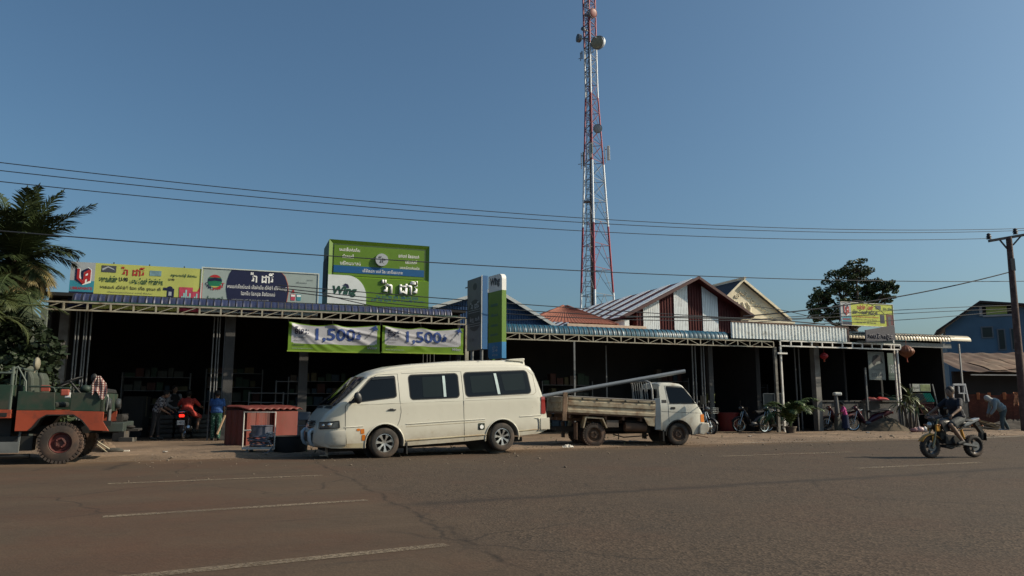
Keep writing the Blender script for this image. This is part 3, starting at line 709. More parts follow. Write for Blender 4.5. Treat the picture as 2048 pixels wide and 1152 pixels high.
rect(e, 'bolt_picture', DGRY, 58 * U, 86 * U, zf(.26), zf(.06), -.005); rect(e, 'steel_picture', pm('steel_print', (.16, .28, .34), .5, var=.3, scale=5), 152 * U, 175 * U, zf(.30), zf(.14), -.005)
shape(e, 'bolt_shine', SILV, [(60 * U, zf(.22)), (70 * U, zf(.12)), (84 * U, zf(.2)), (80 * U, zf(.14)), (70 * U, zf(.08)), (59 * U, zf(.16))], -.008)
pm_ = MB().box(189 * U, 203 * U, -.008, -.006, zf(.92), zf(.66)).box(181 * U, 195 * U, -.0085, -.0065, zf(.72), zf(.64)).prism(disc(194 * U, zf(.66), 6 * U, .07, 14), -.0088, -.0068); pm_.build('pump_picture', NAVY, e)
rect(e, 'pump_label', SILV, 192 * U, 198 * U, zf(.88), zf(.76), -.010)
shape(e, 'red_curve', pm('crimson_print', (.42, .02, .03), .5), [(260 * U, zf(.42)), (260 * U, z0), (232 * U, z0), (248 * U, zf(.78))], -.006)
for k, (bx, bw_) in enumerate(((213, 28), (239, 18))):
    zt_ = zf(.60 if k == 0 else .72); shape(e, 'bucket_picture', PINK, [(bx * U, zt_), ((bx + bw_) * U, zt_), ((bx + bw_ - 2) * U, z0), ((bx + 2) * U, z0)], -.009)
    sk2 = MB(); [sk2.box((bx + 5 + i * 4) * U, (bx + 8 + i * 4) * U, -.014, -.012, zf(1), zf(.98 - .10 * (1 + (i * 7) % 3))) for i in range(int(bw_ / 4) - 2)]; sk2.build('skyline_print', pm('skyline', (.25, .5, .5), .5), e)
for k in (10, 80, 150, 220): MB().bar((k * U, .04, z1 - .02), (k * U, .04, z1 + .05), .03).build('bracket', BLACK, e)
# --- second board, pale with a navy panel
e, L, z0, z1 = board('signboard', 'pale paint signboard with a small globe and a dark navy rounded panel', 'signboard', (406, 536), (634, 612), .75, PALE, pm('white_green_frame', (.5, .55, .52), .4), zdrop=.30)
z1e = z1; U = L / 228.0; zf = lambda k: z1 - (z1 - z0 - .30) * k
pts = [(56 * U, z1), (152 * U, z1), (160 * U, zf(.12)), (166 * U, zf(.35)), (168 * U, zf(.6)), (166 * U, zf(.85)), (160 * U, z0), (58 * U, z0), (49 * U, zf(.85)), (46 * U, zf(.6)), (47 * U, zf(.35)), (51 * U, zf(.12))]
shape(e, 'panel_rim', pm('orange_rim', (.45, .12, .06), .5), [(x + 1.2 * U, z) for x, z in pts], -.003); shape(e, 'navy_panel', NAVY, pts, -.006)
gx, gz, gr_ = 24 * U, zf(.38), 13.5 * U
shape(e, 'globe', pm('globe_green', (.01, .16, .08), .5), disc(gx, gz, gr_, gr_), -.004)
shape(e, 'globe_cap', REDP, disc(gx, gz, gr_ * .98, gr_ * .98, 16, R(35), R(145)), -.007)
shape(e, 'globe_band', NAVY, [(gx - gr_ * .9, gz + gr_ * .35), (gx, gz + gr_ * .55), (gx + gr_ * .9, gz + gr_ * .38), (gx + gr_ * .97, gz), (gx, gz + gr_ * .08), (gx - gr_ * .97, gz - gr_ * .1)], -.0075)
shape(e, 'globe_base', YELL, disc(gx, gz, gr_ * .98, gr_ * .98, 12, R(232), R(308)), -.0075)
cz_ = gz
for i, ch in enumerate('CAM-PAINT'):
    a = R(205 + i * 130 / 8); r2 = gr_ * 1.25
    text(ch, gx + r2 * math.cos(a) - .04, cz_ + r2 * math.sin(a) - .03, .085 if ch != '-' else .05, .09 if ch != '-' else .02, NAVY if i < 3 else REDP, e, -.009, bold=.03)
text('ថ្នាំលាបជាតិ', 8 * U, zf(.99), 34 * U, .16, GRNP, e, -.009, bold=.02)
text('វ៉ា ដាវី', 92 * U, zf(.36), 45 * U, .33, LWHT, e, -.010, bold=.02)
text('មានលក់គ្រឿងសំណង់ គ្រឿងម៉ាស៊ីន ស៊ីម៉ង់ត៍ ស៊ីម៉ង់កៅស៊ូ', 48 * U, zf(.60), 117 * U, .17, LWHT, e, -.010)
text('ដែកទីប ដែកជ្រុង និងដែកគ្រប់', 75 * U, zf(.80), 67 * U, .17, LWHT, e, -.010)
text('អាសយដ្ឋាន ភូមិ ឃុំ ស្រុក ខេត្ត រតនគិរី', 58 * U, zf(.93), 72 * U, .055, SILV, e, -.010)
for bx, mt in ((173, PINK), (185, pm('teal_bucket_print', (.05, .25, .3), .5))):
    shape(e, 'bucket_picture', mt, [(bx * U, zf(.66)), ((bx + 10) * U, zf(.66)), ((bx + 9) * U, zf(.86)), ((bx + 1) * U, zf(.86))], -.006)
    rect(e, 'bucket_label', LWHT, (bx + 1) * U, (bx + 9) * U, zf(.74), zf(.68), -.009)
shape(e, 'bucket_lid', REDP, [(174 * U, zf(.62)), (178 * U, zf(.50)), (182 * U, zf(.62))], -.006)
text('គុណភាព', 205 * U, zf(.24), 12 * U, .06, DGRY, e, -.008); text('ថ្នាំលាប', 183 * U, zf(.32), 22 * U, .06, DGRY, e, -.008)
MB().bar((L + .3, .5, z0 - .3), (L + .75, .5, z1 + .5), .035).build('brace', BLACK, e)

# --- big green box sign
t_ = .95
sA, zA = fs(659, 478, t_); sB, zB = fs(857, 612, t_)
e = thing('box_sign', 'tall green box sign with a white quarter circle panel above the blue eave', 'signboard', W(sA, t_, 0), FA); L = sB - sA
z0, z1 = zB - .12, zA; D_ = 1.7; U = L / 198.0; V = (z1 - zB) / 134.0; zz = lambda y: z1 - (y - 478) * V * (134 / 134.0)
b_ = MB()
b_.box(0, L, .05, D_, z0, z1); b_.build('box', pm('dark_green_box', (.035, .075, .02), .6), e)
zs = z1 - (z1 - z0) * .565                                      # where the lower flush part begins
fr_ = MB(); i0 = .17
fr_.add([(0, 0, z1), (L, 0, z1), (L, 0, zs), (0, 0, zs), (i0, .07, z1 - .17), (L - i0, .07, z1 - .17), (L - i0, .07, zs + .06), (i0, .07, zs + .06),
         (0, .05, z1), (L, .05, z1), (L, .05, zs), (0, .05, zs)],
        [(0, 1, 5, 4), (1, 2, 6, 5), (2, 3, 7, 6), (3, 0, 4, 7), (0, 8, 9, 1), (1, 9, 10, 2), (3, 11, 8, 0)])
fr_.build('bevel_frame', GREEN, e)
MB().box(i0, L - i0, .04, .048, zs + .06, z1 - .17).build('upper_face', GREEN, e)
MB().box(0, L, -.004, .0499, z0, zs - .002).build('lower_face', GREEN, e)
def BX(px): return (px - 659) * U
BZ = lambda px, py: fs(px, py, t_)[1]
UB = BZ(668, 529.5); LB = BZ(668, 543.5)
MB().box(i0 + .004, L - i0 - .004, .030, .038, LB, UB).build('blue_band', BLUP, e)
text('ផ្ញើនិងដក ប្រាក់ វីង នៅទីនេះបាន', L * .33, LB + .05, L * .40, .12, LWHT, e, .026)
for (a, k, w_, s_) in ((.10, .11, .20, 'សេវាផ្ញើប្រាក់រហ័ស'), (.13, .22, .11, 'បើកគណនី'), (.11, .33, .20, 'បង់វិក្កយបត្រគ្រប់'), (.685, .155, .21, 'ដាក់ប្រាក់ និងដកប្រាក់'), (.755, .25, .12, 'បង់ប្រាក់កម្ចី'), (.70, .355, .20, 'បញ្ចូលទឹកប្រាក់ទូរស័ព្ទ')):
    text(s_, L * a, z1 - (z1 - zB) * (k + .065), L * w_, .13, LWHT, e, .034, bold=.01)
cx_, cz_ = L * .515, z1 - (z1 - zB) * .285
MB().prism(disc(cx_, cz_, .215, .215), -.05, .038).build('round_badge', SILV, e)
text('វីង', cx_ - .12, cz_ - .12, .24, .24, DGRY, e, -.054, bold=.03)
qx, qz = L * .372, z1 - (z1 - zB) * .57
shape(e, 'white_panel', pm('panel_white', (.62, .66, .66), .4, var=.05), [(.0, z0 + .06)] + [(qx, z0 + .06)] + [(qx * .5 + qx * .5 * math.cos(R(a)), z0 + .3 + (qz - z0 - .3) * math.sin(R(a))) for a in range(8, 91, 8)] + [(0, qz)], -.008, .02)
text('Wing', L * .045, BZ(690, 594), L * .235, .36, GRNP, e, -.034, bold=.05, shear=.2)
shape(e, 'bird_mark', NAVY, [(L * a, BZ(690, b_)) for a, b_ in ((.14, 571), (.165, 567), (.195, 569), (.205, 576), (.185, 576), (.17, 572))], -.036)
text('វ៉ា ដាវី', L * .52, BZ(795, 588), L * .36, .47, LWHT, e, -.01, bold=.022, ext=.05)
text('Tel: 012 781 474 / 088 474 2555', L * .47, BZ(795, 598), L * .42, .09, BLUP, e, -.008); text('ភូមិ ឃុំ ស្រុក ខេត្ត រតនគិរី ក្បែរផ្សារ', L * .42, BZ(795, 605), L * .54, .10, BLUP, e, -.008)
MB().box(-.02, .0, .25, D_ - .1, z0 + .6, z1 - .5).build('side_recess', BLACK, e)
for lx in (.05, L - .15): MB().box(lx, lx + .1, .3, .4, 3.9, z0).build('leg', BLACK, e)

# --- two cloth banners hung under the truss
def banner(label, px0, px1, pyt, pyb, seed, folds):
    sA, zA = fs(px0, pyt, -.10); sB, zB = fs(px1, pyb, -.10); e = thing('banner', label, 'banner', W(sA, -.10, 0), FA, 'banners hung under the left truss'); L = sB - sA; z0 = fs(px0, pyb - 5, -.1)[1]; z1 = zA - .01; H2 = z1 - z0
    def wv(x, z):
        u = x / L; v = (z1 - z) / H2; a = 0
        for (fu, fv, du, dv, am, wd) in folds:
            s_ = (u - fu) * dv - (v - fv) * du; tt = (u - fu) * du + (v - fv) * dv
            a -= am * math.exp(-(s_ / wd) ** 2) * max(0, min(1, 1.2 - tt * .9)) * (1 if tt > 0 else math.exp(tt * 8))
        return a + .012 * math.sin(u * 9 + seed) + .01 * math.sin(v * 5 + u * 4)
    def top(u): return -.10 * math.sin(PI * min(1, u * 1.05)) * (1 - .75 * math.exp(-((u - .47) / .10) ** 2)) - .02 * u
    sag = lambda u, v: top(u) * (1 - v)
    def f(u, v): return Vector((L * u, wv(L * u, z0 + H2 * v), z0 + H2 * v + sag(u, 1 - v)))
    g = MB(); nu, nv = 90, 30
    vs = [f(i / nu, j / nv) for j in range(nv + 1) for i in range(nu + 1)]; q = nu + 1
    fa_, mi = [], []
    for j in range(nv):
        for i in range(nu):
            u, v = (i + .5) / nu, (j + .5) / nv
            white = .035 < u < .965 and .27 < v < .97
            cr = .035
            for (cu, cv) in ((.965 - cr, .27 + cr * 2.4), (.035 + cr, .27 + cr * 2.4)):
                if ((u > cu and cu > .5) or (u < cu and cu < .5)) and v < cv and math.hypot((u - cu) / cr, (v - cv) / (cr * 2.4)) > 1: white = False
            fa_.append((j * q + i, j * q + i + 1, (j + 1) * q + i + 1, (j + 1) * q + i)); mi.append(0 if white else 1)
    g.v = [tuple(x) for x in vs]; g.f = fa_; g.m = mi
    def surf(X, Z):
        u = min(1, max(0, X / L)); return wv(X, z0 + H2 * (Z - z0) / (H2 + top(u)))
    o = g.build('cloth', [pm('banner_white', (.42, .42, .45), .55, var=.05), pm('banner_green', (.13, .24, .012), .5, var=.12, scale=2)], e, smooth=80)
    wp = surf
    text('1,500៛', L * .29, z0 + H2 * .31, L * .50, H2 * .50, BNAV, e, -.014, warp=wp, bold=.02)
    text('ទីនេះៈ', L * .065, z0 + H2 * .58, L * .15, H2 * .28, NAVY, e, -.014, warp=wp, bold=.02)
    text('គ្រប់ប្រតិបត្តិការទាំងអស់', L * .06, z0 + H2 * .44, L * .13, H2 * .08, DGRY, e, -.014, warp=wp); text('ផ្ញើលុយរហ័ស', L * .06, z0 + H2 * .33, L * .10, H2 * .07, DGRY, e, -.014, warp=wp)
    text('Wing', L * .86, z0 + H2 * .07, L * .11, H2 * .14, SILV, e, -.012, warp=wp, bold=.02, shear=.2)
    text('facebook.com/wing', L * .045, z0 + H2 * .17, L * .13, H2 * .06, NAVY, e, -.012, warp=wp, bold=.02); text('www.wingmoney.com', L * .045, z0 + H2 * .06, L * .22, H2 * .05, SILV, e, -.012, warp=wp)
    st2 = MB(); cx_, cz_ = L * .94, z0 + H2 * .86
    pts = [(-.13, .02), (-.02, .06), (.03, .12), (.05, .05), (.12, -.06), (.02, -.03), (-.05, -.11), (-.04, -.02)]
    st2.prism([(cx_ + a, cz_ + b_) for a, b_ in pts], wp(cx_, cz_) - .022, wp(cx_, cz_) - .018); st2.build('bird_mark', BNAV, e)
    for i in range(5):
        x = L * (.825 + .02 * i); z = z0 + H2 * (.45 + .065 * i); text('Wing'[i % 4], x, z, .05, .05, DGRY, e, -.014, warp=wp)
    rp = MB()
    rp.tube([(0, 0, z0 + H2), (-.02, .08, z1 + .08)], .006, 5).tube([(L * .47, 0, z1 - .03), (L * .47, .08, z1 + .1)], .006, 5).tube([(L, 0, z1 - .02), (L + .02, .08, z1 + .10)], .006, 5)
    rp.build('ties', BLACK, e)
    MB().box(-.02, L + .02, -.012, .012, z0 - .03, z0 + .01).build('bottom_batten', pm('lime_rope', (.22, .33, .03), .6), e)
banner('white and green price banner hanging left with deep diagonal folds and blue figures', 578, 759, 643, 706, 1.0, [(0, 0, .42, .9, .05, .05), (.02, .05, .30, .95, .03, .03), (.0, .1, .6, .8, .03, .035), (.45, 0, .5, .86, .055, .05), (.5, 0, .75, .66, .04, .04)])
banner('white and green price banner hanging right half in shadow beside the standing signs', 765, 926, 650, 709, 2.5, [(0, 0, .5, .86, .03, .05), (.0, .05, .8, .6, .025, .04), (.5, .0, .6, .8, .02, .06), (1, 0, -.6, .8, .03, .05)])

# --- two standing signs seen at an angle, shading the second banner
def face_dir(px_near, px_far, Ynear, yt_near, yt_far):
    # depth of the far edge so that the level top edge is seen at both heights
    A_ = at(px_near, yt_near, Ynear); r = ray(px_far, yt_far); Yf = (A_.z - HC) / r[2]
    return A_, Vector((r[0] * Yf, Yf, A_.z))
def stand_sign(name, label, near, far, Yn, zbot_px, body_mat, edge_mat, ew):
    A_, B_ = face_dir(near[0], far[0], Yn, near[1], far[1])
    d = Vector((A_.x - B_.x, A_.y - B_.y, 0)); L = d.length; ang = math.atan2(d.y, d.x)
    e = thing(name, label, 'signboard', (B_.x, B_.y, 0), ang)
    z1 = A_.z; z0 = at(near[0], zbot_px, Yn).z
    return e, L, z0, z1, ang
# dark board: far edge px 935 (top 561), near edge px 965 (top 551)
e, L, z0, z1, ang = stand_sign('standing_sign', 'narrow grey standing sign with a dark oval and a bright blue edge', (966, 551), (935, 561.5), 22.6, 698, None, None, 0)
MB().box(0, L, 0, .10, z0, z1).build('panel', pm('grey_board', (.13, .145, .165), .5, var=.08), e, bevel=.004)
MB().box(L + .001, L + .012, -.02, .16, z0, z1).build('edge', BLUP, e)
MB().box(L - .02, L + .02, -.05, -.036, z0, z1 + .01).build('edge_trim', WHITE, e)
shape(e, 'dark_oval', pm('oval_print', (.035, .04, .05), .5), disc(L / 2, z0 + (z1 - z0) * .48, L * .46, (z1 - z0) * .22), -.003)
shape(e, 'emblem', pm('emblem_print', (.02, .03, .05), .5), disc(L / 2, z0 + (z1 - z0) * .88, L * .13, .11), -.003)
text('វ៉ា ដាវី', L * .22, z0 + (z1 - z0) * .57, L * .55, .22, SILV, e, -.008, bold=.02); text('ទិញ លក់', L * .2, z0 + (z1 - z0) * .38, L * .6, .18, SILV, e, -.008, bold=.02)
for k in (.33, .36, .52, .55): rect(e, 'rule', SILV, L * .1, L * .85, z0 + (z1 - z0) * k, z0 + (z1 - z0) * k + .012, -.007)
text('012 781', L * .15, z0 + (z1 - z0) * .12, L * .3, .1, DGRY, e, -.004)
MB().tube([(L * .25, .05, 0), (L * .25, .05, z0 + .05)], .05, 12).tube([(L * .85, .05, 0), (L * .85, .05, z0 + .05)], .05, 12).build('post', GREYST, e, smooth=40)
MB().bar((-.25, .05, z1 - .2), (0, .05, z1 - .2), .03).build('bracket', GREYST, e)
# green board with rounded head
e, L, z0, z1, ang = stand_sign('standing_sign', 'narrow green standing sign with rounded white head and blue foot', (1004, 546), (977, 553.5), 21.6, 716, None, None, 0)
thk = .15
def rhead(x0, x1, za, zb, r_=.16, bottom=False):
    if not bottom: return [(x0, za), (x1, za), (x1, zb - r_)] + [(x1 - r_ + r_ * math.cos(R(a)), zb - r_ + r_ * math.sin(R(a))) for a in (15, 30, 45, 60, 75)] + [(x1 - r_, zb), (x0, zb)]
    return [(x0 + r_, za), (x1, za), (x1, zb), (x0, zb), (x0, za + r_)] + [(x0 + r_ - r_ * math.cos(R(a)), za + r_ - r_ * math.sin(R(a))) for a in (15, 30, 45, 60, 75)]
hz, bz_ = z0 + (z1 - z0) * .80, z0 + (z1 - z0) * .19
MB().prism(rhead(0, L, hz, z1), 0, thk).build('white_head', WHITE, e)
MB().prism([(0, bz_), (L, bz_), (L, hz), (0, hz)], 0, thk).build('green_body', GREEN, e)
MB().prism(rhead(0, L, z0, bz_, .12, True), 0, thk).build('blue_foot', pm('foot_blue', (.01, .15, .34), .45), e)
text('Wing', L * .14, hz + .12, L * .72, .30, DGRY, e, -.006, bold=.05, shear=.15)
shape(e, 'bird_mark', NAVY, [(L * .40, z1 - .14), (L * .48, z1 - .09), (L * .60, z1 - .13), (L * .64, z1 - .2), (L * .56, z1 - .17)], -.006)
for k, s_ in ((.62, 'សេវាកម្ម'), (.50, 'ផ្ញើប្រាក់'), (.38, 'បង់ប្រាក់'), (.27, 'ដកប្រាក់')): text(s_, L * .2, z0 + (z1 - z0) * k, L * .5, .09, BLUP, e, -.005)
for k, s_ in ((.12, 'បើក'), (.08, '24'), (.03, 'ម៉ោង')): text(s_, L * .3, z0 + (z1 - z0) * k, L * .4, .08, SILV, e, -.005)
MB().tube([(L * .75, .1, 0), (L * .75, .1, z0 + .02)], .035, 12).build('post', pm('rusty_post', (.18, .12, .08), .7), e, smooth=40)
MB().box(.0, .07, .12, .19, 0, z0 + .05).build('green_post', GREEN, e)
MB().box(L - .05, L, .005, .02, z0, z0 + .01).build('foot_cap', GREEN, e)

# --- right yellow board, leaning grey panel, hanging poster
e, L, z0, z1 = board('signboard', 'small yellow hardware signboard with a letter mark in front of the far tree', 'signboard', (1681, 604), (1788, 654), .3, pm('acid_yellow_print', (.42, .47, .05), .5, var=.1, scale=2), WHITEST, fr=.02)
U = L / 107; zf = lambda k: z1 - (z1 - z0) * k
rect(e, 'logo_field', SILV, 0, 20 * U, zf(.62), z1, -.003); rect(e, 'logo_field', CYAN, 0, 20 * U, zf(.85), zf(.62)); rect(e, 'navy_strip', NAVY, 0, 20 * U, z0, zf(.85))
va_logo(e, 4 * U, zf(.58), 12 * U, (z1 - z0) * .46, -.006)
text('UBRAPAINTS', 2 * U, zf(.78), 16 * U, .07, REDP, e, -.008, bold=.03)
text('លក់គ្រឿងសំណង់', 33 * U, zf(.28), 33 * U, .22, REDP, e, -.008, bold=.03); text('គ្រឿងសំណង់គ្រប់មុខ', 22 * U, zf(.54), 52 * U, .24, BLKP, e, -.008, bold=.03)
text('លក់ ដុំ និងរាយ គ្រប់ប្រភេទ ទាំងអស់', 22 * U, zf(.66), 54 * U, .10, REDP, e, -.008, bold=.01); text('ស៊ីម៉ង់ត៍ ដែក ក្បឿង ទុយោ ថ្នាំលាប', 26 * U, zf(.78), 46 * U, .09, DGRY, e, -.008); text('012 781 474  097 769 255', 30 * U, zf(.90), 40 * U, .06, DGRY, e, -.008, bold=.01)
text('ទឹក ភ្លើង', 87 * U, zf(.24), 18 * U, .10, GRNP, e, -.008, bold=.02)
rect(e, 'pump_picture', DGRY, 71 * U, 82 * U, zf(.24), zf(.06)); rect(e, 'pump_picture', NAVY, 79 * U, 88 * U, zf(.86), zf(.48)); rect(e, 'crimson_panel', pm('dark_crimson', (.10, .015, .02), .5), 92 * U, 107 * U, z0, zf(.45)); rect(e, 'can_picture', DGRY, 95 * U, 101 * U, z0 + .05, zf(.55), -.006)
MB().tube([(L - .02, .1, 0), (L - .02, .1, z1)], .035, 10).build('post', WHITEST, e, smooth=40)
sA, zA = fs(1731, 660, -.25); sB, zB = fs(1789, 650, -.25); zb1_ = fs(1731, 685, -.25)[1]; zb2 = fs(1789, 680, -.25)[1]
e = thing('leaning_panel', 'dark grey nameplate with raised letters tilted below the small yellow signboard', 'signboard', W(sA, -.25, 0), FA); L = sB - sA
MB().prism([(0, zb1_), (L, zb2), (L, zB), (0, zA)], 0, .05).build('panel', pm('slate_panel', (.062, .062, .080), .7, var=.1), e, bevel=.004)
text('តាបទីតាប៊ុន', L * .08, zb1_ + .14, L * .82, .26, pm('slate_letters', (.11, .11, .14), .6), e, -.004, bold=.01, ext=.02)
MB().bar((L * .9, .05, zb2 + .1), (L * .9, .55, zb2 + .1), .04).build('bracket', GREYST, e)
for (u0, v0, u1, v1, nm, lb) in ((1735, 703, 1772, 760, 'poster', 'pale hanging poster with a dark bird emblem inside the white trussed shop'), (1774, 706, 1792, 760, 'poster', 'narrow greenish poster with large figures beside the bird poster')):
    e, L, z0, z1 = board(nm, lb, 'poster', (u0, v0), (u1, v1), .55, pm('poster_grey', (.17, .19, .18), .6, var=.1) if u0 == 1735 else pm('poster_green', (.05, .09, .08), .6), None, .02)
    if u0 == 1735:
        shape(e, 'emblem', BLKP, [(L * .2, z1 - .45), (L * .3, z1 - .2), (L * .5, z1 - .12), (L * .75, z1 - .18), (L * .9, z1 - .5), (L * .7, z1 - .38), (L * .5, z1 - .42), (L * .35, z1 - .6)], -.004)
        text('គ្រឿងទឹក', L * .12, z1 - .78, L * .76, .07, DGRY, e, -.005); text('012 148', L * .15, z0 + .12, L * .7, .16, DGRY, e, -.005, bold=.01)
    else: text('150', L * .15, z0 + .3, L * .7, .35, SILV, e, -.005)
# ------------------------------------------------------------------ lattice radio tower
YT = 58
TRED = pm('tower_red', (.27, .035, .055), .5, .1, .1, 1); TWHT = pm('tower_white', (.66, .70, .74), .5, .1, .1, 1); TGREY = pm('tower_grey', (.16, .18, .21), .6, .2, .15, 1)
tw0 = at(1192, 700, YT)
tw = thing('radio_tower', 'tall three legged red and white lattice radio tower rising behind the roofs', 'tower', (tw0.x, YT, 0))
# leg paths read along the height: px, py, depth offset
LEGS = [[(1159, 740, 1.0), (1162, 605, 1.0), (1166, 450, .9), (1169, 300, .8), (1171, 190, .7), (1168.5, 95, .65), (1166, 0, .6), (1163, -120, .5)],
        [(1192, 740, -1.1), (1190, 605, -1.1), (1187, 450, -.95), (1184, 300, -.8), (1182, 190, -.7), (1180, 95, -.65), (1178, 0, -.6), (1176, -120, -.5)],
        [(1240, 740, .7), (1228, 605, .7), (1216, 450, .6), (1204.5, 300, .5), (1195.5, 190, .45), (1192.5, 95, .4), (1190, 0, .35), (1187, -120, .3)]]
def leg_at(k, z):
    P = [at(px, py, YT + dy) for px, py, dy in LEGS[k]]
    for a, b_ in zip(P, P[1:]):
        if z <= b_.z or b_ is P[-1]:
            t = (z - a.z) / (b_.z - a.z); return a.lerp(b_, t) - Vector((tw0.x, YT, 0))
def zpx(py): return at(1185, py, YT).z
bands = [(0, zpx(583), TWHT), (zpx(583), zpx(450), TRED), (zpx(450), zpx(326), TWHT), (zpx(326), zpx(192), TRED), (zpx(192), zpx(92), TWHT), (zpx(92), zpx(-120), TRED)]
for k in range(3):
    for (za, zb, mt) in bands:
        mb = MB(); n_ = 6
        mb.tube([leg_at(k, za + (zb - za) * i / n_) for i in range(n_ + 1)], .085 if zb < zpx(300) else .065, 8); mb.build('leg', mt, tw, smooth=50)
zs_ = []; z = .0; ztop = zpx(-118)
while z < ztop: zs_.append(z); z += 2.6 * (1 - .62 * min(1, z / zpx(100)))
for (za, zb, mt) in bands:
    mb = MB(); lv = [q for q in zs_ if za <= q < zb]
    for q in lv:
        i = zs_.index(q)
        if i + 1 >= len(zs_): continue
        q2 = zs_[i + 1]
        for k in range(3):
            a, b_ = leg_at(k, q), leg_at((k + 1) % 3, q); c_, d_ = leg_at(k, q2), leg_at((k + 1) % 3, q2)
            r_ = .03
            mb.bar(a, b_, r_ * 1.3)
            if q < zpx(440): mid = (c_ + d_) / 2; mb.bar(a, mid, r_); mb.bar(b_, mid, r_); mb.bar((a + c_) / 2, (a + mid) / 2, r_ * .8); mb.bar((b_ + d_) / 2, (b_ + mid) / 2, r_ * .8)
            else: mb.bar(a, d_, r_); mb.bar(b_, c_, r_)
    if mb.v: mb.build('bracing', TGREY if mt is TWHT else pm('tower_red_dark', (.17, .03, .05), .6), tw)
ld = MB()
def mid01(z, f=.55, d=-.12): return leg_at(0, z).lerp(leg_at(1, z), f) + Vector((0, d + .3, 0))
z = 1.0; prev = None
LW = .2
for s_ in (-LW, LW): ld.tube([mid01(zz_, .55) + Vector((s_ * (1 if zz_ < 14 else .7), 0, 0)) for zz_ in [ztop * i / 14 for i in range(15)]], .03, 6)
while z < ztop:
    q = mid01(z); k = LW if z < 14 else LW * .7; ld.bar(q - Vector((k, 0, 0)), q + Vector((k, 0, 0)), .03); z += .42
ld.build('ladder', TGREY, tw)
cg_ = MB(); z = 3
while z < ztop:                                    # safety hoops round the ladder
    q = mid01(z); rr = .36 if z < 14 else .22
    cg_.tube([q + Vector((rr * math.cos(a), -.05 - rr * abs(math.sin(a)) * 1.3, 0)) for a in [i * PI / 6 for i in range(7)]], .014, 4); z += .8
cg_.build('ladder_hoops', TGREY, tw)
cb = MB()
for k in range(5): cb.tube([mid01(zz_, .80) + Vector((.05 * k, .15, 0)) for zz_ in [zpx(25) * i / 14 for i in range(15)]], .03, 5)
cb.build('cable_run', pm('cable_black', (.02, .02, .024), .6), tw)
def dish(px, py, rad_px, face, depth, mat, back=TGREY, dy=-1.6):
    c = at(px, py, YT + dy) - Vector((tw0.x, YT, 0)); r_ = rad_px * (YT + dy) / FPX; f = Vector(face).normalized()
    q = Vector((0, -1, 0)).rotation_difference(f); M = Matrix.Translation(c) @ q.to_matrix().to_4x4()
    mb = MB(); mb.lathe([(.01, -depth * .1), (r_ * .7, -depth * .12), (r_ * .96, 0), (r_, .02), (r_, depth * .55), (r_ * .8, depth * .8), (r_ * .3, depth), (.01, depth)], 28, M); o = mb.build('dish', mat, tw, smooth=40)
    rg = MB(); rg.lathe([(r_ * 1.0, -.01), (r_ * 1.04, -.01), (r_ * 1.04, depth * .6), (r_ * 1.0, depth * .6)], 28, M, close=True); rg.build('dish_rim', back, o)
    mb = MB(); mb.bar(M @ Vector((0, depth, 0)), M @ Vector((-f.x * .3, depth + .7, 0)), .09); mb.build('dish_mount', back, tw)
dish(1187, 26, 10, (.55, -.8, -.2), .35, pm('dish_red', (.22, .07, .07), .5), dy=-1.0)
dish(1194, 85, 13.5, (-.45, -.85, -.2), .45, pm('dish_olive', (.24, .24, .17), .5), TGREY, dy=-1.1)
dish(1199, 86, 13.5, (.5, .8, 0), .4, pm('dish_back', (.10, .11, .11), .5), TWHT, dy=-.3)
dish(1195.5, 257, 9, (-.1, -.95, -.2), .3, pm('dish_pale', (.30, .33, .35), .5), dy=-1.2)
dish(1155, 76, 8.5, (-.95, -.3, 0), .4, pm('dish_dark', (.07, .10, .12), .5), dy=-.3)
dish(1165, 57, 4.0, (-.6, -.75, 0), .2, MATS['dish_dark'], dy=-.3)
def panel_ant(px, py, h_px, w_, mat, dy=-.8, pole=True):
    c = at(px, py, YT + dy) - Vector((tw0.x, YT, 0)); h_ = h_px * YT / FPX
    MB().box(c.x - w_, c.x + w_, c.y - .08, c.y + .1, c.z - h_ / 2, c.z + h_ / 2).build('panel_antenna', mat, tw, bevel=.03)
    mb = MB(); mb.tube([(c.x - w_ * 2.2, c.y + .2, c.z - h_ * .65), (c.x - w_ * 2.2, c.y + .2, c.z + h_ * .5)], .035, 6); mb.bar((c.x - w_ * 2.2, c.y + .2, c.z + h_ * .3), (c.x, c.y, c.z + h_ * .3), .04); mb.bar((c.x - w_ * 2.2, c.y + .2, c.z - h_ * .3), (c.x - w_ * 5.5, c.y + .3, c.z - h_ * .3), .04); mb.build('antenna_mount', TGREY, tw)
PWH = pm('antenna_white', (.50, .51, .50), .5)
panel_ant(1217, 306, 31, .11, PWH, .3); panel_ant(1181, 302, 28, .12, pm('antenna_grey', (.36, .38, .36), .5), -1.5); panel_ant(1167.5, 318, 30, .08, pm('antenna_dark', (.10, .09, .09), .5), -.2); panel_ant(1164, 110, 17, .05, TGREY, -.2); panel_ant(1184.5, 295, 24, .04, pm('antenna_tan', (.36, .30, .2), .5), -1.6)
pf = MB(); q = mid01(zpx(403)); pf.box(q.x - .35, q.x + .35, q.y - .3, q.y + .3, q.z - .05, q.z + .03); pf.build('platform', TGREY, tw)

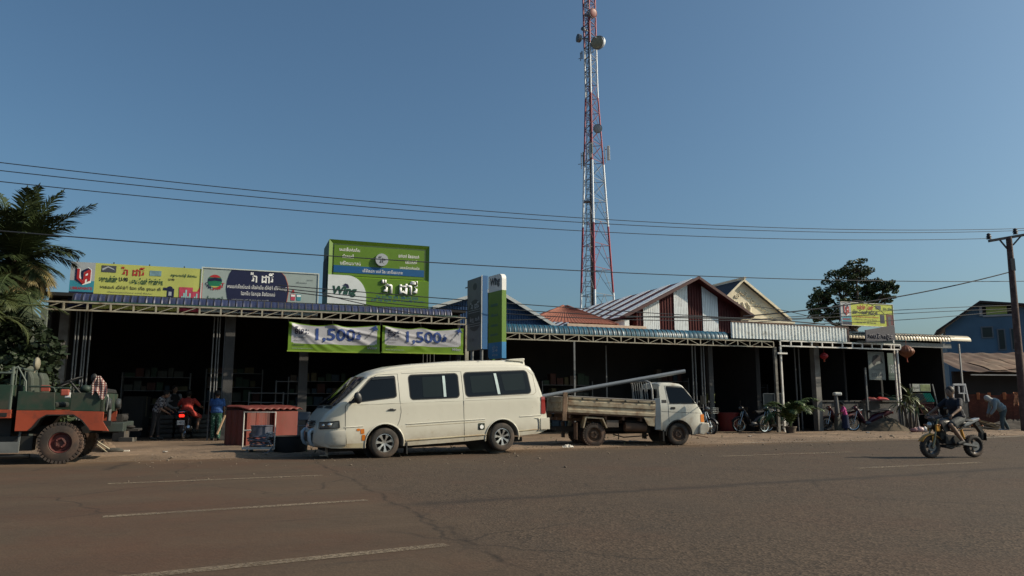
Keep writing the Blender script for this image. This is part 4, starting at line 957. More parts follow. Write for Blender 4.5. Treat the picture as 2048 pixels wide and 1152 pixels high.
# ------------------------------------------------------------------ power pole, cables
YP = 30
pa, pb_ = at(2017.5, 474, YP), at(2046, 800, YP)
pole_dir = (pa - pb_).normalized(); base = pb_ - pole_dir * (pb_.z / pole_dir.z)
pp = thing('power_pole', 'leaning dark wooden power pole with one crossarm at the right edge', 'pole', (base.x, base.y, 0))
top = pa - base
o_ = Vector((0, 0, 0))
MB().tube([o_, top * .33, top * .66, top], [.155, .14, .125, .11], 14).build('shaft', pm('pole_wood', (.075, .045, .04), .85, 0, .35, 3, bump=.5, bscale=12, dirt=(.14, .10, .09), damt=.3, dscale=5), pp, smooth=50)
DW = pm('dark_steel', (.035, .035, .04), .6)
ca = at(1978, 482, YP) - base; cb_ = at(2058, 468, YP) - base
MB().bar(ca, cb_, .13, .10).build('crossarm', DW, pp)
MB().bar(at(1998, 478, YP) - base, at(2014, 497, YP) - base, .05).bar(at(2042, 472, YP) - base, at(2026, 490, YP) - base, .05).build('brace', DW, pp)
for (u, v) in ((1978, 478), (2031, 468)):
    c = at(u, v, YP) - base; MB().lathe([(.04, 0), (.10, .0), (.06, .07), (.11, .08), (.06, .16), (.09, .18), (.04, .24), (0, .25)], 12, Matrix.Translation(c) @ Matrix.Rotation(PI / 2, 4, 'X')).build('insulator', DW, pp, smooth=40)
MB().bar(at(2022, 529, YP - .3) - base, at(2030, 529, YP - .3) - base, .04, .5).build('clamp', DW, pp)
WIRE = pm('wire', (.018, .022, .03), .6, var=.05)
PWA = R(22); PW0 = at(1978, 478, YP)
def wire(label, pts, r_, ext=(-500, 2500), name='power_line', group=None, P=None, ang=PWA, cut=None):
    """a sagging cable through three photo points, in the vertical plane of the pole row"""
    P = P or PW0; q = [plane(u, v, P, ang) for u, v in pts]
    (x0, y0), (x1, y1), (x2, y2) = q
    def zf_(x): return y0 * (x - x1) * (x - x2) / ((x0 - x1) * (x0 - x2)) + y1 * (x - x0) * (x - x2) / ((x1 - x0) * (x1 - x2)) + y2 * (x - x0) * (x - x1) / ((x2 - x0) * (x2 - x1))
    xa = plane(ext[0], 500, P, ang)[0] if ext[0] > -900 else x0; xb = plane(ext[1], 500, P, ang)[0] if ext[1] < 2400 else x2 + 6
    n_ = 48; pp_ = []
    for i in range(n_ + 1):
        x = xa + (xb - xa) * i / n_; pp_.append(Vector((P[0] + x * math.cos(ang), P[1] + x * math.sin(ang), zf_(x))))
    o0 = pp_[0].copy(); o = MB().tube([q_ - o0 for q_ in pp_], r_, 6).build(name, WIRE, None, o0)
    return tag(o, label, 'cable', group)
gA = 'overhead cables along the street'
wire('topmost thin cable crossing the sky to the pole crossarm', [(0, 325), (1165, 436), (1960, 459)], .011, group=gA)
wire('second thin cable from the top crossing the sky', [(0, 341), (1165, 445), (1978, 463)], .011, group=gA)
wire('third thin cable from the top ending at the left insulator', [(0, 363), (1225, 465), (1976, 477)], .011, group=gA, ext=(-500, 1978))
wire('single cable sagging low across the green box sign', [(150, 474), (1000, 533), (1900, 563)], .014, group=gA)
PF = W(0, -1.2)
for k, (pts, ex, lb) in enumerate(([[(636, 577), (1165, 617), (1400, 632)], (560, 1500), 'uppermost telephone cable over the white panel of the box sign'],
                         [[(640, 585), (1165, 628), (1420, 637)], (560, 1500), 'middle telephone cable over the white panel of the box sign'],
                         [[(640, 591), (1165, 636), (1440, 641)], (560, 1640), 'lower telephone cable over the white panel of the box sign'],
                         [[(660, 592), (800, 622), (1000, 640)], (650, 1100), 'slack cable dropping across the green box sign to the eave'])):
    wire(lb, pts, .014, ex, 'telephone_cable', 'telephone cables above the eaves', PF, FA)
wire('twin cable over the striped wall of the house', [(1276, 634), (1400, 634), (1560, 641)], .02, (1250, 1640), 'telephone_cable', 'telephone cables above the eaves', PF, FA)
wire('thick cable climbing from the fascia to the power pole', [(1492, 632), (1770, 598), (2016, 545)], .024, (1480, 2018), 'service_cable', None, W(17, -1.5), R(13))
for k, (pts, ex, lb) in enumerate(([[(1500, 640), (1800, 620), (2015, 611)], (1490, 2020), 'highest of the cables running behind the small yellow signboard to the pole'],
                         [[(1500, 645), (1800, 627), (2015, 618)], (1490, 2020), 'middle of the cables running behind the small yellow signboard to the pole'],
                         [[(1560, 650), (1800, 640), (2015, 622)], (1560, 2020), 'lowest of the cables running behind the small yellow signboard to the pole'],
                         [[(1500, 612), (1600, 628), (1680, 652)], (1490, 1690), 'slack cable crossing the others left of the small yellow signboard'],
                         [[(1645, 650), (1675, 617), (1700, 604)], (1640, 1760), 'short steep cable beside the small yellow signboard']
)):
    wire(lb, pts, .013, ex, 'telephone_cable', 'telephone cables above the eaves', W(17, -1.0), R(18))

# ------------------------------------------------------------------ vegetation
def leafmat(name, col, var=.35, scale=1.5, trans=.25):
    m = pm(name, col, .55, 0, var, scale); p = m.node_tree.nodes['Principled BSDF']
    p.inputs['Specular IOR Level'].default_value = .3
    return m
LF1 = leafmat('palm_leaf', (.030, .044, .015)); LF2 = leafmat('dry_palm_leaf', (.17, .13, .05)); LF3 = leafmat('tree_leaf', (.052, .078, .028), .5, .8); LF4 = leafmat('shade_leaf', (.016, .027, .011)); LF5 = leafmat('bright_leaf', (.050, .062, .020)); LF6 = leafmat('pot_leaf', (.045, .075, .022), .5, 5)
BARK = pm('bark', (.065, .05, .038), .9, 0, .3, 4, bump=.6, bscale=15)
def frond(mb, o, az, el, L, droop, lw=.035, n=34, m=0, ll=.55, name_short=False, fold=.5):
    """arching palm frond: rib with many narrow leaflets"""
    if name_short and el < .25 and math.cos(az) > .2: L *= .55
    rnd = random.random; pts = []; p_ = Vector(o); a = el; k = 12
    for i in range(k + 1):
        pts.append(p_.copy()); p_ = p_ + Vector((math.cos(az) * math.cos(a), math.sin(az) * math.cos(a), math.sin(a))) * (L / k); a -= droop / k * (.5 + i / k)
    mb.tube(pts, [.03 * (1 - .85 * i / k) + .004 for i in range(k + 1)], 5, m)
    for i in range(n):
        t = .14 + .86 * i / n; x = t * k; j = min(int(x), k - 1); q = pts[j].lerp(pts[j + 1], x - j); d = (pts[j + 1] - pts[j]).normalized()
        sd = d.cross(Vector((0, 0, 1))).normalized(); up = sd.cross(d)
        l_ = ll * (math.sin(PI * min(1, .15 + t * .88)) ** .6) * (.85 + .3 * rnd())
        for s_ in (-1, 1):
            v_ = (sd * s_ * .8 + d * (.55 + .5 * t) + up * (fold * (.3 - .5 * rnd()))).normalized()
            tip = q + v_ * l_ + Vector((0, 0, -l_ * .35 * rnd() - .04)); mid = q.lerp(tip, .5) + Vector((0, 0, .03)); wv_ = v_.cross(up).normalized() * lw * .5 if v_.cross(up).length > .1 else d * lw * .5
            mb.add([q - wv_ * .5, q + wv_ * .5, mid + wv_, tip, mid - wv_], [(0, 1, 2, 4), (4, 2, 3)], m)
random.seed(21)
cpos = at(34, 515, 19.2)
pt = thing('coconut_palm', 'tall coconut palm with arching fronds beside the yellow signboard', 'palm', (cpos.x, cpos.y, 0))
zc = cpos.z
tr = MB(); tr.tube([(.15, .1, 0), (.05, .05, zc * .4), (0, 0, zc * .8), (0, 0, zc)], [.2, .16, .14, .13], 12); tr.build('trunk', BARK, pt, smooth=50)
cr = MB()
for i in range(52):
    az = i * 2.4 + random.uniform(-.2, .2); el = random.uniform(.1, 1.5) if i < 34 else random.uniform(-1.0, .1)
    frond(cr, (0, 0, zc - random.uniform(0, .3)), az, el, random.uniform(1.5, 2.15), random.uniform(.5, 1.5), n=38, ll=.58, lw=.04, name_short=True)
for (az, el, L) in ((-.1, 1.2, 2.2), (.05, .85, 2.5), (3.3, 1.15, 2.2), (1.6, 1.45, 2.1), (2.9, 1.3, 2.3), (-.5, 1.4, 2.1), (-.3, -.3, 2.1), (-.9, 1.3, 2.0), (.1, -.8, 2.3), (-.6, -.9, 2.3), (3.4, -.6, 2.2), (-1.6, -1.0, 2.4), (-2.2, -.8, 2.4)): frond(cr, (0, 0, zc), az, el, L, .55, n=44, ll=.6, lw=.042, name_short=True)
for i in range(16): frond(cr, (0, 0, zc - .5), 1.9 + i * .25, random.uniform(-.9, .2), random.uniform(1.6, 2.3), random.uniform(.5, 1.3), n=36, ll=.6, lw=.042)
for i in range(8): frond(cr, (0, 0, zc - .9), -2.6 + i * .32, random.uniform(-1.2, -.6), random.uniform(1.2, 1.7), .5, n=30, ll=.5, lw=.04)
cr.build('crown', LF1, pt)
dr = MB()
for i in range(9): frond(dr, (0, 0, zc - .2), random.uniform(-2.8, .3), random.uniform(-.5, .1), random.uniform(1.2, 1.9), random.uniform(1.0, 1.9), n=26, ll=.4, lw=.02)
dr.build('dry_fronds', LF2, pt)
cpos = at(-40, 640, 17.5)
p2 = thing('areca_palm', 'lower yellow green palm whose fronds hang in at the left edge', 'palm', (cpos.x, cpos.y, 0))
cr = MB(); zc = cpos.z
for i in range(20): frond(cr, (0, 0, zc), -1.5 + i * .35, random.uniform(.3, 1.3), random.uniform(1.4, 2.1), random.uniform(1.3, 2.3), n=30, ll=.45, lw=.03)
cr.build('crown', LF5, p2); MB().tube([(0, 0, 0), (0, 0, zc)], [.16, .12], 10).build('trunk', BARK, p2)

def leaf_cloud(mb, c, r, n, size, m=0, flat=.6, clump=None):
    for i in range(n):
        while 1:
            v = Vector((random.uniform(-1, 1), random.uniform(-1, 1), random.uniform(-1, 1)))
            if .12 < v.length < 1: break
        v = v.normalized() * (v.length ** .45)
        p_ = Vector(c) + Vector((v.x * r[0], v.y * r[1], v.z * r[2])); s_ = size * random.uniform(.6, 1.3)
        a = Vector((random.gauss(0, 1), random.gauss(0, 1), random.gauss(0, flat))).normalized(); b_ = a.cross(Vector((random.gauss(0, 1), random.gauss(0, 1), random.gauss(0, 1)))).normalized()
        mb.add([p_ - a * s_ * .5, p_ + b_ * s_ * .28, p_ + a * s_ * .5, p_ - b_ * s_ * .28], [(0, 1, 2, 3)], m)
def bush(name, label, px, Y, w_, h_, mat, n=900, size=.16, seed=1, cat='shrub', z0=0, group=None):
    random.seed(seed); q = at(px, 700, Y); e = thing(name, label, cat, (q.x, q.y, 0), group=group); lf = MB(); st2 = MB()
    for i in range(11):
        a = random.random() * 6.28; rr = random.random() ** .6; c = (rr * w_ * .42 * math.cos(a), rr * w_ * .3 * math.sin(a), z0 + h_ * random.uniform(.3, .88))
        leaf_cloud(lf, c, (w_ * .22, w_ * .2, h_ * .16), n // 11, size); st2.tube([(0, 0, 0), (c[0] * .4, c[1] * .4, c[2] * .5), c], [.035, .02, .008], 5)
    lf.build('foliage', mat, e); st2.build('stem', BARK, e); return e
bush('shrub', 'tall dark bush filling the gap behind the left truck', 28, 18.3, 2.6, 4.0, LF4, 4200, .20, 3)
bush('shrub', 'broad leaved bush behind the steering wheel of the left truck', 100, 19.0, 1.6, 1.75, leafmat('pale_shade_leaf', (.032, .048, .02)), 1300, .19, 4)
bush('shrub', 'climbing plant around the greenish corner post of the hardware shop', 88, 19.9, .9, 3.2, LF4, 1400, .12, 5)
# the dark board fence that closes the yard behind those plants
q = W(-20.5, 3.2); fe = thing('fence', 'dark board fence behind the palms at the left', 'fence', (q.x, q.y, 0), FA)
f_ = MB()
for i in range(40): f_.box(i * .155, i * .155 + .14, 0, .03, 0, 2.9 + .1 * math.sin(i * 1.7))
f_.build('boards', pm('dark_boards', (.03, .028, .022), .9, var=.4), fe)

# far broadleaf tree with an uneven open crown
YF = 62
tq = at(1712, 700, YF); ft = thing('broadleaf_tree', 'big dark broadleaf tree with an open crown beyond the small yellow signboard', 'tree', (tq.x, YF, 0))
random.seed(77)
lf = MB(); wd = MB(); lobes = []
outl = [(1700, 545, 30, 18), (1680, 560, 30, 22), (1715, 565, 32, 24), (1665, 582, 30, 22), (1650, 598, 24, 20), (1690, 592, 36, 26), (1725, 592, 26, 24), (1655, 620, 22, 16), (1680, 622, 34, 18), (1715, 618, 30, 22), (1757, 567, 18, 14), (1765, 580, 15, 16), (1745, 590, 16, 16), (1757, 600, 18, 10), (1733, 612, 20, 14), (1672, 640, 24, 14), (1700, 640, 30, 14)]
K = YF / FPX
for (u, v, rw, rh) in outl:
    c = at(u, v, YF + random.uniform(-1.2, 1.2)) - Vector((tq.x, YF, 0)); c.y = random.uniform(-1.2, 1.2); lobes.append(c)
    for j in range(17):
        a = random.random() * 6.28; r2 = random.random() ** .4; cc = c + Vector((rw * K * .85 * r2 * math.cos(a), random.uniform(-.8, .8), rh * K * .95 * r2 * math.sin(a)))
        leaf_cloud(lf, cc, (rw * K * .27, .5, rh * K * .27), 80, .21, flat=.9)
        wd.tube([c, c.lerp(cc, .6), cc], [.05, .035, .012], 4)
z_ = min(c.z for c in lobes)
root = Vector((0, 0, 0)); fork = Vector((-.1, 0, at(1705, 660, YF).z))
wd2 = MB(); wd2.tube([root, fork * .6, fork], [.5, .4, .36], 10)
for c in lobes: wd2.tube([fork, fork.lerp(c, .5) + Vector((random.uniform(-.3, .3), 0, random.uniform(-.2, .3))), c], [.2, .12, .05], 6)
wd2.build('trunk', BARK, ft, smooth=50); wd.build('branches', BARK, ft); lf.build('crown', LF3, ft)
# ------------------------------------------------------------------ vehicles
VPAINT = pm('van_cream_paint', (.57, .55, .47), .30, 0, .03, 1.2, coat=.5, dirt=(.42, .36, .27), damt=.0, dscale=7)
VLOW = pm('van_dusty_paint', (.38, .33, .22), .5, 0, .08, 2, dirt=(.24, .15, .08), damt=.4, dscale=3)
def dusty(m, z0, z1, col, runs=.30):
    """road dust thrown up over the lower panels"""
    n = m.node_tree.nodes; l = m.node_tree.links; p = n['Principled BSDF']; src = p.inputs['Base Color'].links[0].from_socket
    tc = n.new('ShaderNodeTexCoord'); sp = n.new('ShaderNodeSeparateXYZ'); l.new(tc.outputs['Object'], sp.inputs[0])
    a = rng(n, l, sp.outputs[2], z0, z1, 1, 0); b = rng(n, l, noise_node(n, l, tc.outputs['Object'], 3.5, 8, .7), .3, .62, .15, .85); k = n.new('ShaderNodeMath'); k.operation = 'MULTIPLY'; l.new(a, k.inputs[0]); l.new(b, k.inputs[1])
    o = mixc(n, l, k.outputs[0], src, col)
    mp = n.new('ShaderNodeMapping'); mp.inputs['Scale'].default_value = (9, 9, .8); l.new(tc.outputs['Object'], mp.inputs['Vector'])
    o = mixc(n, l, rng(n, l, noise_node(n, l, mp.outputs[0], 1.2, 6, .7), .56, .72, 0, runs), o, col)            # faint runs
    l.new(o, p.inputs['Base Color'])
for m_, rgb in ((YELL, (.22, .20, .07)), (PALE, (.17, .18, .15)), (GREEN, (.05, .085, .015)), (WHITESH, (.42, .38, .30)), (TANSH, (.18, .13, .08)), (WHT, (.40, .38, .34)), (MATS['banner_white'], (.26, .25, .25)), (MATS['banner_green'], (.07, .10, .015))): dusty(m_, -9, -8, rgb)
for m_ in (VPAINT,):
    b_ = m_.node_tree.nodes.new('ShaderNodeBump'); b_.inputs['Strength'].default_value = .12; b_.inputs['Distance'].default_value = .05; l_ = m_.node_tree.links
    t_ = m_.node_tree.nodes.new('ShaderNodeTexCoord'); l_.new(noise_node(m_.node_tree.nodes, l_, t_.outputs['Object'], 2.2, 2), b_.inputs['Height']); l_.new(b_.outputs[0], m_.node_tree.nodes['Principled BSDF'].inputs['Normal'])
dusty(VPAINT, .15, .70, (.30, .23, .15), .10)
TPAINT = pm('truck_white_paint', (.58, .57, .50), .35, 0, .05, 1.5, coat=.3, dirt=(.30, .21, .13), damt=.22, dscale=2.5)
dusty(TPAINT, .25, .85, (.24, .17, .11))
TBED = pm('truck_bed_paint', (.36, .31, .22), .6, .1, .2, 2, dirt=(.17, .10, .055), damt=.45, dscale=3.5)
MUD = pm('red_mud', (.10, .06, .04), .95, 0, .3, 3, bump=.3)
CHAS = pm('chassis_black', (.018, .015, .013), .85, 0, .4, 3)
TYRE = pm('tyre_rubber', (.028, .024, .021), .85, 0, .25, 4, dirt=(.085, .058, .042), damt=.4, dscale=3)
MTYRE = pm('muddy_tyre', (.045, .035, .03), .9, 0, .3, 4, dirt=(.13, .075, .05), damt=.5, dscale=3)
GLASS = pm('tinted_glass', (.004, .005, .006), .05, 0, .1, 1, spec=.3)
GLASS2 = pm('side_glass', (.010, .014, .013), .10, 0, .15, 1, spec=.3)
SEAL = pm('rubber_seal', (.010, .010, .010), .6)
ALLOY = pm('alloy', (.42, .41, .39), .35, .7, .08, 5)
CHROME = pm('chrome', (.6, .6, .6), .15, .9, .05, 5)
AMBER = pm('amber_lens', (.50, .14, .01), .25, coat=.5); REDL = pm('red_lens', (.22, .012, .01), .3, coat=.5, var=.1); HEADL = pm('headlamp_lens', (.13, .15, .155), .12, .3, .35, 14, coat=.6)

def interp(tab, x):
    if x <= tab[0][0]: return tab[0][1]
    for (a, b_), (c, d) in zip(tab, tab[1:]):
        if x <= c: return b_ + (d - b_) * (x - a) / (c - a)
    return tab[-1][1]
class Loft:
    """vehicle body: top(x), bottom(x), half width w(x, z); x forward, y to the side, z up"""
    def __init__(s, top, bot, w_, rc=.10): s.top, s.bot, s.w, s.rc = top, bot, w_, rc
    def ring(s, x, n=16, k=6):
        zt_, zb = interp(s.top, x), interp(s.bot, x); rc = min(s.rc, (zt_ - zb) * .45); pts = []
        for i in range(n + 1):
            z = zb + (zt_ - rc - zb) * i / n; pts.append((s.w(x, z), z))
        w0 = s.w(x, zt_ - rc)
        for i in range(1, k + 1):
            a = PI / 2 * i / k; pts.append((w0 - rc * 1.3 * (1 - math.cos(a)), zt_ - rc + rc * math.sin(a)))
        e = pts[-1]
        pts.append((e[0] * .5, e[1] + .018)); pts.append((0, e[1] + .024))
        return pts
    def body(s, xs, m=0):
        mb = MB(); R_ = []
        for x in xs:
            p_ = s.ring(x); full = [(y, z) for y, z in p_] + [(-y, z) for y, z in p_[-2::-1]]; R_.append([(x, y, z) for y, z in full])
        n = len(R_[0]); vs = [v for r_ in R_ for v in r_]
        f = [(i * n + j, i * n + (j + 1) % n, (i + 1) * n + (j + 1) % n, (i + 1) * n + j) for i in range(len(xs) - 1) for j in range(n)]
        f += [tuple(range(n - 1, -1, -1)), tuple((len(xs) - 1) * n + j for j in range(n))]
        mb.add(vs, f, m); return mb
    def patch(s, quad, side, off, r_=.05, n=12, mb=None, m=0):
        """rounded four sided panel lying on the side surface; quad = (TL, TR, BR, BL) in x, z"""
        (ax, az), (bx, bz), (cx, cz), (dx, dz) = quad; Wd = math.hypot((bx + cx - ax - dx) / 2, 0) or .1; Hd = abs((az + bz - cz - dz) / 2) or .1
        ru, rv = min(.5, r_ / Wd), min(.5, r_ / Hd)
        us = [0, ru * .3, ru * .65, ru] + [ru + (1 - 2 * ru) * i / n for i in range(1, n)] + [1 - ru, 1 - ru * .65, 1 - ru * .3, 1]
        vs_ = [0, rv * .3, rv * .65, rv] + [rv + (1 - 2 * rv) * i / n for i in range(1, n)] + [1 - rv, 1 - rv * .65, 1 - rv * .3, 1]
        def fn(u, v):
            cu = ru if u < ru else (1 - ru if u > 1 - ru else u); cv = rv if v < rv else (1 - rv if v > 1 - rv else v)
            du, dv = (u - cu) / ru, (v - cv) / rv; L = math.hypot(du, dv)
            if L > 1: u, v = cu + du / L * ru, cv + dv / L * rv
            x = (ax + (bx - ax) * u) * (1 - v) + (dx + (cx - dx) * u) * v; z = (az + (bz - az) * u) * (1 - v) + (dz + (cz - dz) * u) * v
            return Vector((x, side * (s.w(x, z) + off), z))
        mb = mb or MB(); q = len(us); V = [fn(u, v) for v in vs_ for u in us]
        F_ = [(j * q + i, j * q + i + 1, (j + 1) * q + i + 1, (j + 1) * q + i) for j in range(len(vs_) - 1) for i in range(q - 1)]
        mb.add(V, F_, m); return mb
    def line(s, pts, side, r_=.006, off=.002, mb=None, m=0, sub=8):
        P = []
        for (a, b_) in zip(pts, pts[1:]):
            for i in range(sub): t = i / sub; x, z = a[0] + (b_[0] - a[0]) * t, a[1] + (b_[1] - a[1]) * t; P.append((x, side * (s.w(x, z) + off), z))
        x, z = pts[-1]; P.append((x, side * (s.w(x, z) + off), z)); mb = mb or MB(); mb.tube(P, r_, 6, m); return mb
def boolean_cut(obj, cutter):
    md = obj.modifiers.new('cut', 'BOOLEAN'); md.operation = 'DIFFERENCE'; md.object = cutter; md.solver = 'EXACT'
    dg = bpy.context.evaluated_depsgraph_get(); me = bpy.data.meshes.new_from_object(obj.evaluated_get(dg))
    obj.modifiers.clear(); old = obj.data; nm = old.name; obj.data = me; bpy.data.meshes.remove(old); me.name = nm
    cm_ = cutter.data; bpy.data.objects.remove(cutter); bpy.data.meshes.remove(cm_)
    me.polygons.foreach_set('use_smooth', [True] * len(me.polygons)); me.set_sharp_from_angle(angle=R(32))

def wheel(par, x, y, z, R_, w_, side, rim='spoke', rimmat=None, tyremat=None, tread=0, spokes=7, rr=.62, steer=0):
    rimmat = rimmat or ALLOY; tyremat = tyremat or TYRE
    M = Matrix.Rotation(steer, 4, 'Z') @ (Matrix.Rotation(PI, 4, 'Z') if side > 0 else Matrix.Identity(4))
    # local: outer face looks along -Y before the turn
    e = bpy.data.objects.new('wheel', None)
    hub = MB(); ri = R_ * rr
    if rim == 'spoke':
        hub.lathe([(ri, -w_ * .42), (ri * .93, -w_ * .44), (ri * .90, -w_ * .30), (ri * .88, w_ * .3)], 36, M); hub.lathe([(0.001, -w_ * .30), (ri * .17, -w_ * .32), (ri * .22, -w_ * .26), (ri * .24, w_ * .1)], 20, M)
        for k in range(spokes):
            a = 2 * PI * k / spokes + .3; c_, s_ = math.cos(a), math.sin(a)
            vs = []
            for (r_, h_, yy) in ((ri * .16, ri * .10, -w_ * .30), (ri * .55, ri * .085, -w_ * .38), (ri * .92, ri * .20, -w_ * .40)):
                for sgn in (-1, 1):
                    for dy in (0, w_ * .12): vs.append(M @ Vector((c_ * r_ - s_ * h_ * sgn, yy + dy, s_ * r_ + c_ * h_ * sgn)))
            f = []
            for q in (0, 4): f += [(q, q + 2, q + 6, q + 4), (q + 1, q + 5, q + 7, q + 3), (q, q + 4, q + 5, q + 1), (q + 2, q + 3, q + 7, q + 6)]
            hub.add(vs, f)
    else:
        hub.lathe([(ri, -w_ * .42), (ri * .95, -w_ * .45), (ri * .90, -w_ * .38), (ri * .84, -w_ * .16), (ri * .55, -w_ * .20), (ri * .50, -w_ * .34), (ri * .32, -w_ * .38), (ri * .30, -w_ * .26), (.001, -w_ * .26)], 36, M)
        for k in range(5): a = 2 * PI * k / 5; hub.ball((0, 0, 0), (.014, .014, .014), 8, 0, M @ Matrix.Translation((ri * .40 * math.cos(a), -w_ * .38, ri * .40 * math.sin(a))))
    t = MB()
    t.lathe([(ri, -w_ * .40), (ri * 1.05, -w_ * .50), (R_ * .86, -w_ * .52), (R_ * .96, -w_ * .44), (R_, -w_ * .34), (R_, w_ * .34), (R_ * .96, w_ * .44), (R_ * .86, w_ * .52), (ri * 1.05, w_ * .5), (ri, w_ * .4)], 48, M)
    if tread:
        nb = tread
        for k in range(nb):
            a = 2 * PI * k / nb; da = 2 * PI / nb * .33
            for (y0, y1, sh_) in ((-w_ * .54, -w_ * .06, 0), (w_ * .06, w_ * .54, .5)):
                a0 = a + sh_ * 2 * PI / nb; vs = []
                for r_ in (R_ * .90 if abs(y0) > .1 * w_ else R_ * .9, R_ * 1.035):
                    for yy in (y0, y1):
                        for q in (-da, da): vs.append(M @ Vector((r_ * math.cos(a0 + q), yy * (1 if r_ > R_ else .98), r_ * math.sin(a0 + q))))
                t.add(vs, [(0, 1, 3, 2), (4, 6, 7, 5), (0, 2, 6, 4), (1, 5, 7, 3), (0, 4, 5, 1), (2, 3, 7, 6)])
    o = t.build('wheel', tyremat, par, (x, y, z), smooth=35)
    h = hub.build('rim', rimmat, o, smooth=35)
    d = MB().lathe([(ri * .86, -w_ * .02), (.001, -w_ * .02)], 24, M).lathe([(.001, w_ * .3), (ri * .99, w_ * .3)], 24, M).lathe([(ri * .995, w_ * .38), (ri * .995, -w_ * .40)], 36, M); d.build('brake_drum', CHAS, o)
    return o

# --- the cream van
P0 = gr(770, 916); aV = R(26.5)
HWv = .86
def wv_w(x, z):
    w_ = HWv
    if z > 1.12: w_ -= .155 * ((z - 1.12) / .75) ** 1.25
    if z < .55: w_ -= .05 * ((.55 - z) / .35) ** 1.5
    w_ -= .012 * abs(math.sin((z - .2) * 3.0)) if z < 1.1 else 0
    if x > .66: w_ *= max(.02, 1 - (min(.999, (x - .66) / .82)) ** 2.8) ** (1 / 2.8)
    if x < -3.35: w_ -= .03 * ((-3.35 - x) / .55) ** 2.2
    return max(w_, .2)
vt = [(-3.93, .80), (-3.90, .95), (-3.86, 1.12), (-3.80, 1.34), (-3.73, 1.58), (-3.66, 1.78), (-3.58, 1.90), (-3.45, 1.945), (-3.0, 1.96), (-1.34, 1.945), (-.6, 1.905), (-.2, 1.86), (.10, 1.80), (.30, 1.74), (.42, 1.66), (.60, 1.50), (.82, 1.30), (1.06, 1.10), (1.10, 1.05), (1.20, .96), (1.29, .84), (1.35, .73), (1.39, .62), (1.41, .52)]
vb = [(-3.93, .42), (-3.7, .34), (-1.8, .25), (-.4, .22), (.4, .22), (1.1, .25), (1.3, .30), (1.41, .38)]
VL = Loft(vt, vb, wv_w, .085)
xs = [-3.93, -3.90, -3.86, -3.80, -3.73, -3.66, -3.62, -3.58, -3.52, -3.45, -3.3] + [-3.1 + .2 * i for i in range(17)] + [.2, .32, .42, .51, .60, .68, .75, .82, .90, .98, 1.06, 1.10, 1.15, 1.20, 1.25, 1.29, 1.32, 1.35, 1.37, 1.39, 1.41]
rot = R(180) + aV
# centre of the van: half a width behind the near plane
nrm = Vector((-math.sin(aV), math.cos(aV), 0))
vc = P0 + nrm * HWv
van = thing('van', 'dusty cream passenger van parked on the road edge facing left', 'van', vc, rot)
van.rotation_euler = (0, R(1.5), rot)
body = VL.body(xs).build('body', VPAINT, van, smooth=30)
def arch_cutter(x, r_, z=.31, dep=.34, Wc=HWv, rz=1.0):
    c = MB(); pts = [(r_ * math.cos(2 * PI * k / 40), r_ * rz * math.sin(2 * PI * k / 40)) for k in range(40)]
    pts = [(max(-r_, min(r_, a)), b_) for a, b_ in pts]
    c.prism([(x + a, z + b_) for a, b_ in pts], Wc - dep, Wc + .3); c.prism([(x + a, z + b_) for a, b_ in pts], -Wc - .3, -Wc + dep)
    o = c.build('cutter', CHAS, van if Wc == HWv else None, merge=True)
    return o
def cut_body(body, par, arches, Wc, dep=.34, squash=1.0):
    for (x, r_, z) in arches:
        for s_ in (1, -1):
            pts = [(x + r_ * math.cos(2 * PI * k / 40), z + r_ * squash * math.sin(2 * PI * k / 40)) for k in range(40)]
            c = MB().prism(pts, *(sorted((s_ * (Wc - dep), s_ * (Wc + .3))))).build('cutter', CHAS, None, merge=True)
            c.matrix_world = par.matrix_basis; c.parent = None
            bpy.context.view_layer.update(); boolean_cut(body, c)
bpy.context.view_layer.update()
cut_body(body, van, [(0, .41, .29), (-2.75, .40, .30)], HWv)
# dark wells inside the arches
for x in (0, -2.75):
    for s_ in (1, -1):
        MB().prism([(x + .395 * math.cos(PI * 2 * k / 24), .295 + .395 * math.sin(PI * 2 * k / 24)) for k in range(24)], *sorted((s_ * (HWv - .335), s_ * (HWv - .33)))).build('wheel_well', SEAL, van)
for x in (0, -2.75):
    for s_ in (1, -1):
        lp = MB(); pts = [(x + .425 * math.cos(a), .29 + .42 * math.sin(a)) for a in [R(-8 + i * 196 / 24) for i in range(25)]]
        VL.line(pts, s_, .018, -.002, lp, sub=1); lp.build('arch_lip', VPAINT, van, smooth=60)
        wheel(van, x, s_ * (HWv - .115), .305, .315, .21, s_, spokes=7)
def vwin(name, quad, r_, side, slit=None, par=van, L=VL, gm=GLASS):
    (a, b_, c, d) = quad; g = .022
    out = ((a[0] + (g if a[0] > b_[0] else -g), a[1] + g), (b_[0] + (-g if a[0] > b_[0] else g), b_[1] + g), (c[0] + (-g if a[0] > b_[0] else g), c[1] - g), (d[0] + (g if a[0] > b_[0] else -g), d[1] - g))
    o = L.patch(out, side, .003, r_ + g).build('window_seal', SEAL, par, smooth=40)
    w__ = L.patch(quad, side, .0065, r_).build('pane', gm, o, smooth=40); return o
def Q(x0, z0, x1, z1): return ((x0, z0), (x1, z0), (x1, z1), (x0, z1))
